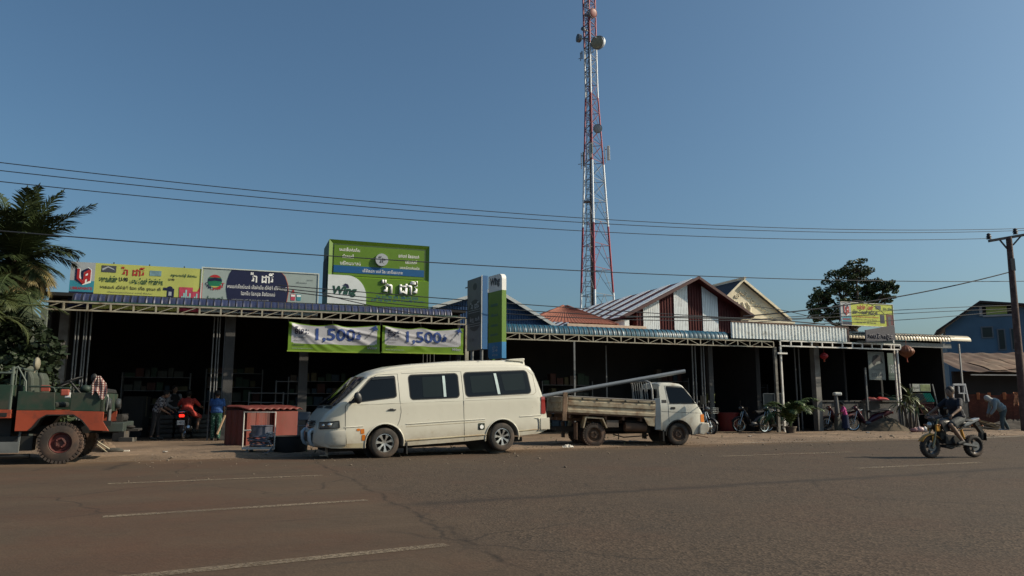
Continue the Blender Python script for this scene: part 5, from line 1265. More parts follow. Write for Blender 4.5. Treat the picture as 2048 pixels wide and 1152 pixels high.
for s_ in (1, -1):
    o = vwin('side_window', ((-.56, 1.715), (-1.70, 1.745), (-1.70, 1.225), (-.58, 1.205)), .07, s_)
    VL.patch(((-.86, 1.68), (-1.30, 1.69), (-1.30, 1.25), (-.86, 1.24)), s_, .010, .03).build('sliding_pane', GLASS2, o)
    bar_ = VL.patch(((-1.335, 1.70), (-1.395, 1.70), (-1.395, 1.24), (-1.335, 1.24)), s_, .013, .004).build('pale_mullion', pm('pale_mullion', (.42, .52, .52), .4), o)
    o = vwin('side_window', ((-1.86, 1.76), (-3.46, 1.80), (-3.52, 1.28), (-1.88, 1.235)), .08, s_)
    VL.patch(((-2.0, 1.69), (-2.56, 1.71), (-2.60, 1.33), (-2.02, 1.31)), s_, .010, .03).build('sliding_pane', GLASS2, o)
    VL.patch(((-2.78, 1.72), (-3.36, 1.74), (-3.38, 1.36), (-2.84, 1.34)), s_, .010, .03).build('sliding_pane', GLASS2, o)
    VL.patch(((-2.60, 1.745), (-2.665, 1.745), (-2.72, 1.27), (-2.655, 1.27)), s_, .013, .004).build('pale_mullion', MATS['pale_mullion'], o)
    # front door with its window
    dq = [(.34, 1.70), (-.24, 1.71), (-.26, 1.26), (.68, 1.18)]
    o = vwin('door_window', ((.27, 1.66), (-.235, 1.70), (-.25, 1.265), (.76, 1.165)), .04, s_)
    VL.patch(((.22, 1.70), (-.235, 1.715), (-.235, 1.66), (.28, 1.63)), s_, .022, .02).build('rain_visor', pm('smoke_visor', (.02, .02, .02), .2), van)
    VL.patch(((-.19, 1.02), (-.10, 1.02), (-.10, .97), (-.19, .97)), s_, .004, .02).build('handle_recess', SEAL, van); VL.line([(-.07, .995), (-.24, .99)], s_, .013, .014).build('door_handle', pm('handle_black', (.02, .02, .02), .3), van)
    # seams
    VL.line([(.80, .26), (.835, .60), (.84, 1.10), (.60, 1.37), (.32, 1.66), (.14, 1.735), (-.31, 1.755), (-.33, 1.2), (-.36, .95), (-.33, .78), (-.28, .66)], s_, .0045, .0, sub=4).build('door_seam', SEAL, van)
    VL.line([(-1.80, 1.80), (-1.81, .9), (-1.82, .27)], s_, .0045, 0).build('door_seam', SEAL, van); VL.line([(-.40, 1.76), (-1.78, 1.80)], s_, .004, 0).build('door_seam', SEAL, van)
    VL.line([(-3.50, 1.80), (-3.62, 1.70), (-3.66, 1.3), (-3.58, 1.24), (-1.86, 1.19)], s_, .004, 0, sub=6).build('body_crease_shade', pm('crease_shadow', (.25, .20, .12), .6), van)  # shade in the body crease put into the colour of a thin tube
    VL.line([(.36, 1.68), (.1, 1.77), (-.5, 1.86), (-3.5, 1.90)], s_, .012, -.012, sub=10).build('roof_gutter', VPAINT, van, smooth=60)
    VL.line([(.86, .665), (.47, .672)], s_, .012, 0).build('side_moulding', VPAINT, van, smooth=60); VL.line([(-.47, .68), (-2.32, .725), ], s_, .013, 0).build('side_moulding', VPAINT, van, smooth=60); VL.line([(-3.2, .745), (-3.76, .76)], s_, .013, 0).build('side_moulding', VPAINT, van, smooth=60)
    VL.line([(-.47, .625), (-2.32, .67)], s_, .006, 0).build('side_crease', VLOW, van); VL.line([(.66, 1.12), (-3.75, 1.17)], s_, .006, -.002, sub=20).build('side_crease', VPAINT, van, smooth=60)
    VL.line([(-.46, .335), (-2.36, .375)], s_, .022, -.006).build('sill_moulding', VLOW, van, smooth=60); VL.line([(-3.16, .42), (-3.75, .44)], s_, .016, -.004).build('sill_moulding', VLOW, van, smooth=60)
    # lamps
    VL.patch(((-3.78, 1.19), (-3.875, 1.19), (-3.90, .79), (-3.77, .79)), s_, .012, .02).build('tail_lamp', REDL, van, smooth=50)
    hl = MB()
    hl.grid(lambda u, v: Vector((.96 + .36 * u, s_ * (wv_w(.96 + .36 * u, .7) + .014), .655 + (.155 - .02 * (1 - u)) * v - .02 * u)), 12, 4); hl_o = hl.build('headlight', HEADL, van, smooth=50)
    VL.line([(.955, .66), (.965, .80), (1.33, .775), (1.335, .655), (.955, .66)], s_, .008, .014, sub=6).build('lamp_frame', SEAL, hl_o)
    rf_ = MB(); rf_.ball((1.14, s_ * (wv_w(1.14, .7) + .012), .725), (.05, .02, .045), 12).ball((1.26, s_ * (wv_w(1.26, .7) + .012), .715), (.035, .02, .032), 12); rf_.build('reflector', CHROME, hl_o, smooth=50)
    # door mirror on its arm
    mm = MB(); mm.ball((0, 0, 0), (.085, .05, .125), 14, 0, Matrix.Translation((.62, s_ * (wv_w(.62, 1.2) + .15), 1.26)) @ Matrix.Rotation(R(12), 4, 'Y')); mm.bar((.74, s_ * wv_w(.74, 1.15), 1.17), (.66, s_ * (wv_w(.66, 1.2) + .12), 1.19), .07, .05); mm.build('mirror', pm('mirror_black', (.015, .015, .017), .45), van, smooth=50)
    MB().box(-.50, -.47, s_ * (HWv - .10) - .10, s_ * (HWv - .10) + .09, .06, .30).build('mud_flap', SEAL, van)
    VL.patch(((.90, .33), (.46, .33), (.46, .23), (.90, .25)), s_, .003, .01).build('front_sill', VLOW, van)
VL.patch(((-2.15, .635), (-2.31, .635), (-2.31, .49), (-2.15, .49)), 1, .006, .02).build('fuel_sticker', pm('sticker_black', (.02, .03, .02), .4), van)
MB().prism([( -2.23 + .045 * math.cos(a), .555 + .045 * math.sin(a)) for a in [i * PI / 10 for i in range(20)]], HWv - .004, HWv + .0).build('fuel_drop', LWHT, van, M=Matrix.Translation((0, .012, 0)))
for (z0, z1, x0, x1) in ((.62, .52, .52, .44), (.50, .38, .49, .42), (.63, .58, .60, .53)):
    VL.patch(((x0, z0), (x1, z0), (x1, z1), (x0, z1)), 1, .006, .015).build('reflector_sticker', AMBER, van)
# windscreen: follows the sloping roof line between the pillars
def wsf(u, v):
    x = .40 + .67 * v; z = interp(vt, x) + .012; hw = wv_w(x, z - .08) - .045
    y = (2 * u - 1); cr = .05 * (1 - y * y)
    return Vector((x + cr * .6, y * hw, z + .024 * (1 - y * y) + .012))
MB().grid(wsf, 20, 12).build('windscreen', GLASS, van, smooth=60)
for k in range(2): MB().tube([wsf(.3 + .35 * k, .98) + Vector((.01, 0, .01)), wsf(.42 + .35 * k, .60) + Vector((.01, 0, .012))], .008, 5).build('wiper', SEAL, van)
def hood_strip(u, v): x = 1.075 + .04 * v; return Vector((x, (2 * u - 1) * (wv_w(x, 1.0) - .09), interp(vt, x) + .022))
MB().grid(hood_strip, 8, 2).build('cowl', SEAL, van)
# nose: grille between the lamps, bumper, over-riders
gx = lambda y: 1.37 - .10 * (abs(y) / .5) ** 2.2
gm_ = MB()
for z in (.66, .70, .74, .78): gm_.tube([(gx(y) + .03, y, z) for y in [-.36 + .072 * i for i in range(11)]], .012, 5)
gm_.build('grille', CHAS, van)
MB().grid(lambda u, v: Vector((gx(-.38 + .76 * u) + .012 - .04 * v, -.38 + .76 * u, .63 + .18 * v)), 12, 3).build('grille_back', SEAL, van)
MB().ball((1.42, 0, .72), (.012, .05, .05), 14).build('badge', CHROME, van, smooth=40)
bpm = MB()
def bf(u, v):
    a = (2 * u - 1); t9 = a * R(83); x = .66 + .78 * abs(math.cos(t9)) ** .72; yy = .878 * math.copysign(abs(math.sin(t9)) ** .72, a)
    prof = [(-.05, .61), (-.01, .60), (0, .56), (.0, .46), (-.01, .36), (-.04, .29), (-.12, .26)]
    q = v * 6; i = min(int(q), 5); t = q - i; dx = prof[i][0] + (prof[i + 1][0] - prof[i][0]) * t; z = prof[i][1] + (prof[i + 1][1] - prof[i][1]) * t
    return Vector((x + dx * abs(math.cos(t9)), yy * (1 + dx * abs(a)), z))
bpm.grid(bf, 40, 12); bpm.build('front_bumper', pm('van_bumper', (.46, .44, .38), .45, 0, .06, 2, dirt=(.30, .25, .19), damt=.15, dscale=6), van, smooth=50)
MB().grid(lambda u, v: bf(.33 + .34 * u, .30 + .35 * v) + Vector((.004, 0, 0)), 10, 3).build('bumper_grille', SEAL, van)
ov = MB()
for y in (.36, -.36): ov.tube([(1.34, y, .62), (1.42, y, .62), (1.47, y, .57), (1.465, y, .42), (1.43, y, .33), (1.36, y, .29)], [.03, .04, .042, .04, .035, .03], 10)
ov.build('nudge_bar', pm('pale_blue_bar', (.36, .44, .50), .35, .1), van, smooth=60)
MB().box(1.10, 1.16, .44, .47, .07, .30).box(1.12, 1.28, .43, .48, .08, .11).build('tow_hook', pm('hook_steel', (.22, .2, .17), .6), van, bevel=.01)
rb = MB()
def rbf(u, v):
    a = 2 * u - 1; x = -3.99 + .28 * abs(a) ** 6; prof = [(.12, .70), (.02, .69), (0, .60), (.0, .46), (.05, .40), (.12, .38)]
    q = v * 5; i = min(int(q), 4); t = q - i; return Vector((x + prof[i][0] + (prof[i + 1][0] - prof[i][0]) * t, a * (HWv - .0), prof[i][1] + (prof[i + 1][1] - prof[i][1]) * t))
rb.grid(rbf, 30, 10); rb.build('rear_bumper', VPAINT, van, smooth=50)
rs = MB(); rs.box(-3.98, -3.74, HWv - .012, HWv + .004, .43, .695).box(-3.98, -3.74, -HWv - .004, -HWv + .012, .43, .695); rs.build('rear_bumper_side', VPAINT, van, bevel=.004)
# raised roof skin and spoiler
rp = MB(); RT = [(-3.50, 1.96, 2.045), (-3.2, 1.97, 2.06), (-2.2, 1.965, 2.05), (-1.6, 1.96, 2.03), (-.8, 1.925, 1.975), (-.2, 1.875, 1.915), (.1, 1.81, 1.84), (.26, 1.76, 1.775), (.36, 1.70, 1.69)]
sec = []
for x, zb, zt_ in RT:
    hw = wv_w(x, 1.9) - .10; sec.append([(x, -hw, zb - .02), (x, -hw + .04, zt_ - .012), (x, -hw * .5, zt_ + .012), (x, 0, zt_ + .02), (x, hw * .5, zt_ + .012), (x, hw - .04, zt_ - .012), (x, hw, zb - .02)])
rp.add([v for s_ in sec for v in s_], [(i * 7 + j, i * 7 + j + 1, i * 7 + 8 + j, i * 7 + 7 + j) for i in range(len(sec) - 1) for j in range(6)] + [tuple(range(6, -1, -1))])
rp.build('raised_roof', VPAINT, van, smooth=40, merge=True)
MB().bar((-2.36, -.62, 2.068), (-2.36, .62, 2.068), .012, .012).build('roof_seam', SEAL, van)
spl = MB(); hw = .60
spl.prism([(-3.42, 2.02), (-3.02, 2.055), (-3.12, 2.08), (-3.46, 2.10), (-3.50, 2.085), (-3.46, 1.975)], -hw, hw); spl.build('rear_spoiler', VPAINT, van, bevel=.008)
MB().box(-3.4, 1.1, -.55, .55, .16, .26).box(-3.0, -2.5, -.75, .75, .25, .33).box(-.3, .3, -.7, .7, .22, .32).build('underbody', CHAS, van)

# --- the white drop-side truck, nose to the right
P1 = gr(1190, 893); aT = R(11.3); HT = .78
nrm = Vector((-math.sin(aT), math.cos(aT), 0)); tc_ = P1 + nrm * HT
trk = thing('pickup_truck', 'small white drop side truck with muddy wheels and open load bed facing right', 'truck', tc_, aT)
def tw_w(x, z):
    w_ = HT
    if z > 1.02: w_ -= .12 * ((z - 1.02) / .6) ** 1.2
    if z < .5: w_ -= .03 * ((.5 - z) / .25)
    if x > 2.75: w_ -= .14 * ((x - 2.75) / .5) ** 2
    return w_
tt = [(1.88, 1.60), (1.90, 1.655), (1.98, 1.69), (2.3, 1.69), (2.50, 1.66), (2.58, 1.62), (2.70, 1.47), (2.85, 1.27), (2.98, 1.10), (3.06, .99), (3.12, .90), (3.17, .80), (3.19, .66), (3.20, .58)]
tb = [(1.88, .40), (2.0, .38), (2.7, .29), (3.05, .30), (3.2, .34)]
TL_ = Loft(tt, tb, tw_w, .075)
xs = [1.88, 1.90, 1.94, 1.98, 2.1, 2.2, 2.3, 2.4, 2.5, 2.58, 2.64, 2.70, 2.78, 2.85, 2.92, 2.98, 3.02, 3.06, 3.09, 3.12, 3.15, 3.17, 3.185, 3.20]
cab = TL_.body(xs).build('cab', TPAINT, trk, smooth=30)
bpy.context.view_layer.update(); cut_body(cab, trk, [(2.39, .37, .30)], HT, .32)
for s_ in (-1, 1):
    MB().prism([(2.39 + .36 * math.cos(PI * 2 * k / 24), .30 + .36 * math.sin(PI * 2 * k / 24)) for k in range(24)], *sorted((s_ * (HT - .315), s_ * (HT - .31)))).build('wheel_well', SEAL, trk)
    lp = MB(); TL_.line([(2.39 + .375 * math.cos(a), .30 + .375 * math.sin(a)) for a in [R(-5 + i * 190 / 20) for i in range(21)]], s_, .02, 0, lp, sub=1); lp.build('arch_flare', SEAL if s_ else TPAINT, trk, smooth=60)
    o = vwin('door_window', ((2.09, 1.575), (2.575, 1.545), (2.90, 1.14), (2.16, 1.135)), .035, s_, par=trk, L=TL_)
    TL_.line([(2.11, .63), (2.10, 1.1), (2.05, 1.60), (2.55, 1.585), (2.93, 1.14), (3.04, .98)], s_, .0045, 0, sub=5).build('door_seam', SEAL, trk)
    TL_.line([(1.90, .91), (3.08, .86)], s_, .0045, 0, sub=8).build('belt_seam', SEAL, trk); TL_.line([(2.13, 1.12), (2.94, 1.125)], s_, .008, .004).build('window_trim', SEAL, trk)
    TL_.patch(((2.16, 1.03), (2.30, 1.03), (2.30, .965), (2.16, .965)), s_, .006, .025).build('door_handle', SEAL, trk)
    TL_.patch(((1.92, 1.22), (2.06, 1.22), (2.06, 1.14), (1.92, 1.14)), s_, .004, .008).build('vent', SEAL, trk)
    TL_.patch(((3.05, .83), (3.165, .83), (3.175, .62), (3.05, .62)), s_, .008, .015).build('turn_signal', AMBER, trk, smooth=50)
    mm = MB(); mm.box(3.0, 3.04, s_ * (HT + .10), s_ * (HT + .26), 1.10, 1.34); mm.tube([(2.97, s_ * (HT - .05), 1.02), (3.02, s_ * (HT + .10), 1.08), (3.02, s_ * (HT + .16), 1.12)], .012, 6); mm.build('mirror', SEAL, trk, bevel=.01)
    for (x, tm) in ((2.39, TYRE), (0, MTYRE)):
        wheel(trk, x, s_ * (HT - .10 - (.02 if x else .04)), .30, .305, .18 if x else .2, s_, 'disc', pm('rusty_rim', (.10, .065, .045), .8, .3, .3, 5), tm, tread=0 if x else 30)
        if not x: wheel(trk, x, s_ * (HT - .36), .30, .30, .18, s_, 'disc', MATS['rusty_rim'], tm, tread=30)
def wst(u, v):
    x = 2.60 + .42 * v; y = 2 * u - 1; hw = tw_w(x, interp(tt, x)) - .12; return Vector((x + .03 * (1 - y * y), y * hw, interp(tt, x) + .035 + .01 * (1 - y * y)))
MB().grid(wst, 14, 8).build('windscreen', GLASS, trk, smooth=60)
MB().box(1.868, 1.878, -.52, .52, 1.15, 1.52).build('rear_window', GLASS, trk)
bp = MB(); pr = [(3.06, .60), (3.24, .60), (3.27, .55), (3.27, .44), (3.22, .34), (3.08, .28), (2.98, .30), (2.99, .5)]
bp.prism(pr, -.80, .80); bp.build('front_bumper', TPAINT, trk, bevel=.02)
MB().box(3.20, 3.23, -.62, .62, .64, .80).build('front_grille', SEAL, trk)
for y in (-.55, .55): MB().box(3.19, 3.235, y - .12, y + .12, .65, .79).build('headlight', HEADL, trk, bevel=.01)
MB().bar((2.90, -.5, .27), (3.30, -.62, .20), .02).build('tow_loop', pm('rust_rod', (.2, .08, .05), .8), trk)
# chassis
ch = MB(); ch.box(-.95, 2.9, .26, .34, .38, .50).box(-.95, 2.9, -.34, -.26, .38, .50).box(-.06, .06, -.5, .5, .24, .34).box(2.33, 2.45, -.5, .5, .24, .34)
for x in (-.9, -.3, .6, 1.3, 1.8): ch.box(x - .03, x + .03, -.34, .34, .40, .48)
ch.tube([(-.5, 0, .32), (2.1, 0, .34)], .04, 8).box(.95, 1.65, -.55, .3, .34, .68).ball((0, 0, .30), (.17, .14, .15), 12)
ch.tube([(1.3, -.5, .46), (1.6, -.52, .26), (.9, -.52, .22), (.6, -.5, .30)], .016, 6).bar((.75, -.52, .16), (.75, -.5, .36), .02)
ch.build('chassis', CHAS, trk)
MB().box(.34, .68, -HT + .03, -HT + .30, .49, .68).build('toolbox', pm('muddy_box', (.10, .08, .065), .8, var=.3), trk, bevel=.01)
MB().tube([(.9, -.60, .50), (1.5, -.60, .48)], .12, 14).build('air_tank', MUD, trk, smooth=50)
for s_ in (-1, 1):
    y0, y1 = sorted((s_ * (HT + .0), s_ * (HT - .28)))
    MB().prism([(-.32, .48), (-.25, .78), (.24, .75), (.36, .48), (.33, .48), (.22, .715), (-.22, .745), (-.29, .48)], y0, y1).build('rear_mudguard', TBED, trk)
    MB().box(-.50, -.47, y0, y1, .18, .62).build('mud_flap', MUD, trk)
    MB().box(1.92, 1.96, y0, y1, .12, .42).build('mud_flap', SEAL, trk)
# load bed, pitched nose down
bedM = Matrix.Translation((-.9, 0, 1.0)) @ Matrix.Rotation(R(2.9), 4, 'Y')
BL = 2.62; HB = .80
fl = MB().box(-.02, BL, -HB, HB, -.14, -.08); [fl.box(x, x + .06, -HB + .04, HB - .04, -.24, -.14) for x in (.2, .7, 1.2, 1.7, 2.2)]; fl.box(0, BL, .2, .3, -.32, -.24).box(0, BL, -.3, -.2, -.32, -.24)
fl.build('bed_floor', MUD, trk, M=bedM)
for s_ in (-1, 1):
    sd = MB(); y = s_ * HB
    prof = [(0, -.10), (.022, -.09), (.022, -.02), (.002, .0), (.002, .08), (.024, .10), (.024, .20), (.002, .22), (.002, .25), (.022, .27), (.022, .31), (0, .315)]
    vs = []; k = len(prof)
    for x in (.17, BL - .02): vs += [(x, y + s_ * a, b_) for a, b_ in prof]
    for x in (.17, BL - .02): vs += [(x, y - s_ * .02, b_) for a, b_ in prof]
    f = [(i, i + 1, k + i + 1, k + i) for i in range(k - 1)] + [(2 * k + i, 3 * k + i, 3 * k + i + 1, 2 * k + i + 1) for i in range(k - 1)] + [(k - 1, 3 * k - 1, 4 * k - 1, 2 * k - 1)]
    sd.add(vs, f); sp_ = sd.build('side_gate', TBED, trk, M=bedM, merge=True)
    rr_ = MB(); rr_.tube([(.16, y + s_ * .01, .325), (BL - .02, y + s_ * .01, .325)], .016, 8)
    rr_.build('rail', pm('worn_rail', (.22, .20, .18), .5, .3), sp_, smooth=50)
    hk = MB()
    for x in (.55, .95, 1.35, 1.75, 2.12, 2.5): hk.box(x - .02, x + .02, y + s_ * .024 - .008, y + s_ * .024 + .008, .25, .30).tube([(x, y + s_ * .035, .27), (x + .03, y + s_ * .045, .255)], .008, 5)
    hk.build('rope_hooks', SEAL, sp_)
    MB().box(.02, .13, y - .035, y + .035, -.32, .42).build('corner_post', pm('rust_post', (.20, .13, .085), .8, .1, .4, 5), trk, M=bedM, bevel=.008)
    MB().prism([(2.28, -.12), (2.60, -.12), (2.60, -.36), (2.42, -.34), (2.34, -.22)], *sorted((y - s_ * .03, y + s_ * .005))).build('bed_bracket', TBED, trk, M=bedM, bevel=.005)
MB().box(-.02, .02, -HB, HB, -.10, .30).box(-.045, -.02, -HB + .1, HB - .1, .0, .07).box(-.045, -.02, -HB + .1, HB - .1, .16, .22).build('tailgate', TBED, trk, M=bedM)
MB().box(BL - .04, BL, -HB, HB, -.08, .28).build('front_gate', TBED, trk, M=bedM)
gd = MB(); zt_ = 1.73
gd.tube([(1.69, -.74, .55), (1.66, -.74, 1.50), (1.62, -.71, 1.68), (1.56, -.62, zt_), (1.56, .62, zt_), (1.62, .71, 1.68), (1.66, .74, 1.5), (1.69, .74, .55)], .024, 10)
for y in (-.52, -.35, -.17, 0, .17, .35, .52): gd.tube([(1.57, y, zt_), (1.66, y, .90)], .011, 6)
gd.build('cab_guard', pm('guard_steel', (.30, .30, .29), .5, .2, .2, 5), trk, smooth=50)
for s_ in (-1, 1):
    MB().box(1.70, 1.87, *sorted((s_ * .79, s_ * .72)), .42, 1.26).build('cab_rear_shade', pm('cab_shade_blue_grey', (.10, .13, .16), .6, .1, .2, 3), trk, bevel=.01)  # added boxes: shade on the cab's rear wall put into their blue grey

# the long grey pipe lying over the bed and cab guard: a thing of its own
def tp(x, y, z): return (trk.matrix_basis @ Vector((x, y, z)))
bpy.context.view_layer.update()
A_, B_ = tp(-1.75, -.50, 1.245), tp(2.78, -.42, 2.02)
# it rests on the guard hoop
pipe = MB().tube([(0, 0, 0), B_ - A_], .052, 16).build('drain_pipe', pm('grey_pipe', (.18, .20, .22), .4, .1, .08, 3), None, A_, smooth=50); tag(pipe, 'long grey plastic pipe resting across the truck bed and its cab guard', 'pipe')

# --- green and orange military style truck at the left edge
P2 = gr(118, 928); aJ = R(20); HJ = .86
nrm = Vector((-math.sin(aJ), math.cos(aJ), 0)); jk = thing('military_truck', 'old open truck painted dark green above orange with one big knobbly wheel', 'truck', P2 + nrm * HJ, aJ)
JG = pm('old_green_paint', (.012, .036, .022), .6, 0, .2, 2, dirt=(.05, .045, .032), damt=.55, dscale=3); JO = pm('old_orange_paint', (.27, .046, .018), .55, 0, .2, 2, dirt=(.09, .03, .02), damt=.35, dscale=3)
JD = pm('dark_green_metal', (.02, .035, .026), .6, .1, .2, 3); JB = pm('oily_black', (.012, .012, .011), .6)
for s_ in (-1, 1):
    y0, y1 = sorted((s_ * HJ, s_ * (HJ - .035)))
    sp1 = MB().prism([(-.78, 1.005), (-.15, 1.005), (-.17, 1.20), (-.18, 1.34), (-.78, 1.36)], y0, y1); sp1.prism([(.10, .995), (.67, .975), (.67, 1.33), (.10, 1.34)], y0, y1); sp1.build('side_panel', JG, jk, bevel=.006)
    lo = MB(); y0b, y1b = sorted((s_ * (HJ + .006), s_ * (HJ - .05)))
    lo.prism([(-.78, 1.002), (-.78, .62), (-.55, .62), (-.47, .70), (-.38, .84), (-.28, .905), (.17, .905), (.32, .80), (.46, .62), (.79, .60), (.68, .79), (.68, .972), (.10, .99)], y0b, y1b); lo.build('lower_body', JO, jk, bevel=.006)
    fl_ = MB(); pts = [(-.55, .62), (-.47, .70), (-.38, .84), (-.28, .905), (.17, .905), (.32, .80), (.46, .62)]
    for (a, b_) in zip(pts, pts[1:]): fl_.bar((a[0], s_ * (HJ - .16), a[1] + .01), (b_[0], s_ * (HJ - .16), b_[1] + .01), .36, .02)
    fl_.build('wheel_arch', JB, jk)
    hr = MB(); hr.tube([(-.62, s_ * (HJ - .02), 1.45), (-.28, s_ * (HJ - .02), 1.45), (-.20, s_ * (HJ - .02), 1.42), (-.175, s_ * (HJ - .02), 1.34)], .018, 8); hr.build('hand_rail', JD, jk, smooth=50)
    wheel(jk, -.02, s_ * (HJ - .13), .39, .375, .24, s_, 'disc', pm('red_rim', (.11, .022, .02), .7, .1, .3, 4, dirt=(.05, .03, .025), damt=.5, dscale=4), MTYRE, tread=34, rr=.52)
for s_ in (-1, 1): wheel(jk, -2.55, s_ * (HJ - .13), .39, .375, .24, s_, 'disc', MATS['red_rim'], MTYRE, tread=34, rr=.52)
MB().box(.60, .67, -HJ, HJ, .97, 1.33).build('front_panel', JG, jk, bevel=.01)
MB().box(-.76, .60, -HJ + .05, HJ - .05, .92, .96).build('floor', JB, jk)
MB().box(-.78, -.74, -HJ + .035, HJ - .035, .62, 1.34).build('rear_panel', JG, jk)
MB().prism([(.58, 1.34), (.66, 1.34), (.63, 1.42), (.50, 1.44), (.42, 1.38)], -HJ + .05, HJ - .05).build('dashboard', JB, jk, bevel=.015)
for (y) in (-.42, .42):
    MB().box(-.62, -.20, y - .26, y + .26, 1.05, 1.16).build('seat', pm('old_vinyl', (.03, .035, .03), .6), jk, bevel=.04)
    MB().prism([(-.70, 1.14), (-.55, 1.12), (-.60, 1.62), (-.66, 1.76), (-.74, 1.74)], y - .24, y + .24).build('seat_back', pm('old_vinyl_green', (.05, .06, .045), .6), jk, bevel=.05)
MB().ball((-.62, -.42, 1.90), (.06, .13, .13), 12).tube([(-.66, -.42, 1.7), (-.63, -.42, 1.84)], .02, 6).build('headrest', pm('tan_headrest', (.20, .18, .13), .7), jk, smooth=50)
sw = MB(); cM = Matrix.Translation((-.02, -.42, 1.56)) @ Matrix.Rotation(R(-25), 4, 'Y')
sw.tube([cM @ Vector((.22 * math.cos(a), .22 * math.sin(a), 0)) for a in [i * PI / 14 for i in range(29)]], .014, 8); sw.tube([cM @ Vector((-.2, 0, 0)), cM @ Vector((.2, 0, 0))], .01, 6); sw.tube([cM @ Vector((0, 0, 0)), (.35, -.42, 1.12)], .022, 8); sw.build('steering_wheel', JB, jk, smooth=50)
lv = MB(); [lv.tube([(.05 + .07 * k, -.2 + .1 * k, .96), (.0 + .07 * k, -.2 + .1 * k, 1.42)], .01, 6).ball((.0 + .07 * k, -.2 + .1 * k, 1.43), .022, 8) for k in range(3)]; lv.build('levers', JB, jk)
eg = MB(); eg.box(.05, .45, -.35, .2, 1.0, 1.38).tube([(.1, -.3, 1.3), (.35, -.25, 1.48), (.5, -.1, 1.36)], .045, 8).ball((.25, -.38, 1.42), (.10, .08, .08), 10); eg.build('engine_cover', JD, jk, bevel=.02, smooth=50)
MB().box(-.10, .05, -.80, -.74, 1.28, 1.40).build('red_canister', pm('dusty_red', (.28, .06, .04), .6), jk, bevel=.02); MB().box(-.02, .07, HJ * -1 + .08, HJ * -1 + .12, 1.24, 1.34).build('white_label', LWHT, jk)
MB().box(-.45, -.30, -.72, -.66, 1.36, 1.48).build('red_box', MATS['dusty_red'], jk, bevel=.01)
for y in (-.62, .62):
    MB().lathe([(.001, -.05), (.10, -.045), (.115, -.01), (.115, .03), (.08, .08), (.001, .10)], 20, Matrix.Translation((.72, y, 1.12)) @ Matrix.Rotation(PI / 2, 4, 'Z')).build('headlight', pm('old_lamp', (.06, .065, .065), .3, .2), jk, smooth=50)
gg = MB(); [gg.tube([(.70 + .01 * k, -HJ + .02, 1.30), (.74, -HJ + .0, 1.24 - .02 * k), (.72, -HJ + .02, 1.0)], .012, 6) for k in range(3)]; gg.build('lamp_guard', pm('guard_grey', (.2, .2, .2), .5, .4), jk)
MB().tube([(.74, -.6, 1.02), (.74, -.6, .72)], .035, 8).build('spring_hanger', pm('spring_steel', (.12, .12, .12), .6, .3), jk)
MB().box(.66, 1.03, -HJ + .12, HJ - .12, .58, .76).build('bumper', pm('bumper_green', (.03, .04, .034), .6, var=.3), jk, bevel=.015)
MB().box(.40, .82, -HJ + .0, -HJ + .06, .70, .80).build('bumper_arm', JB, jk)
wn = MB(); wn.tube([(.90, -.35, .84), (.90, .35, .84)], .07, 12).box(.85, .95, -.42, -.35, .74, .92).box(.85, .95, .35, .42, .74, .92).box(1.03, 1.25, -.35, .3, .58, .62).ball((1.1, -.3, .66), (.09, .05, .04), 8); wn.build('winch', CHAS, jk, smooth=50)
ch = MB().box(-3.2, .9, .25, .36, .55, .70).box(-3.2, .9, -.36, -.25, .55, .70).box(-.09, .07, -.6, .6, .32, .45).box(-1.6, -.9, -.6, .6, .45, .9).ball((-.02, 0, .39), (.2, .17, .2), 12).box(-1.1, -.5, -.72, -.45, .25, .52); ch.build('chassis', JB, jk)
MB().box(-1.2, -.7, -.80, -.74, .22, .42).bar((-.72, -.78, .22), (-.70, -.78, .62), .03).build('step_plate', pm('step_grey', (.11, .12, .12), .7, var=.3), jk)
MB().tube([(-1.9, -.7, .16), (-.52, -.74, .15)], .045, 8).build('chain_bar', JB, jk)
# the load body behind the cab
lb = MB()
for s_ in (-1, 1):
    y0, y1 = sorted((s_ * (HJ + .0), s_ * (HJ - .04)))
    lb.box(-3.4, -.88, y0, y1, 1.02, 1.48)
lb.box(-.92, -.88, -HJ + .04, HJ - .04, 1.02, 1.48).box(-3.4, -.92, -HJ + .04, HJ - .04, 1.02, 1.08)
for x in (-3.0, -2.4, -1.8, -1.2): lb.box(x - .02, x + .02, -HJ - .02, -HJ, 1.02, 1.48)
lb.build('load_body', JG, jk, bevel=.006)
MB().box(-3.4, -.86, -HJ - .02, HJ + .02, .86, 1.018).build('load_body_sill', JO, jk, bevel=.006)
MB().box(-1.12, -.92, -HJ - .03, -HJ - .021, .89, .96).build('sill_slot', JB, jk)
rl = MB()
rl.tube([(-3.3, -HJ + .02, 1.70), (-.90, -HJ + .02, 1.70)], .022, 8).tube([(-.90, -HJ + .02, 1.0), (-.90, -HJ + .02, 1.80), (-.90, HJ - .02, 1.80), (-.90, HJ - .02, 1.0)], .03, 8)
for y in (-.6, -.3, 0, .3, .6): rl.tube([(-.90, y, 1.48), (-.90, y, 1.80)], .014, 6)
for x in (-2.6, -1.9, -1.15): rl.tube([(x, -HJ + .02, 1.48), (x, -HJ + .02, 1.70)], .018, 6)
rl.tube([(-1.0, -HJ + .02, 1.70), (-.85, -HJ + .1, 1.83), (-.70, -HJ + .12, 1.55), (-.68, -HJ + .1, 1.34)], .018, 6)
rl.build('guard_rail', pm('rail_green_grey', (.07, .09, .075), .5, .1), jk, smooth=50)
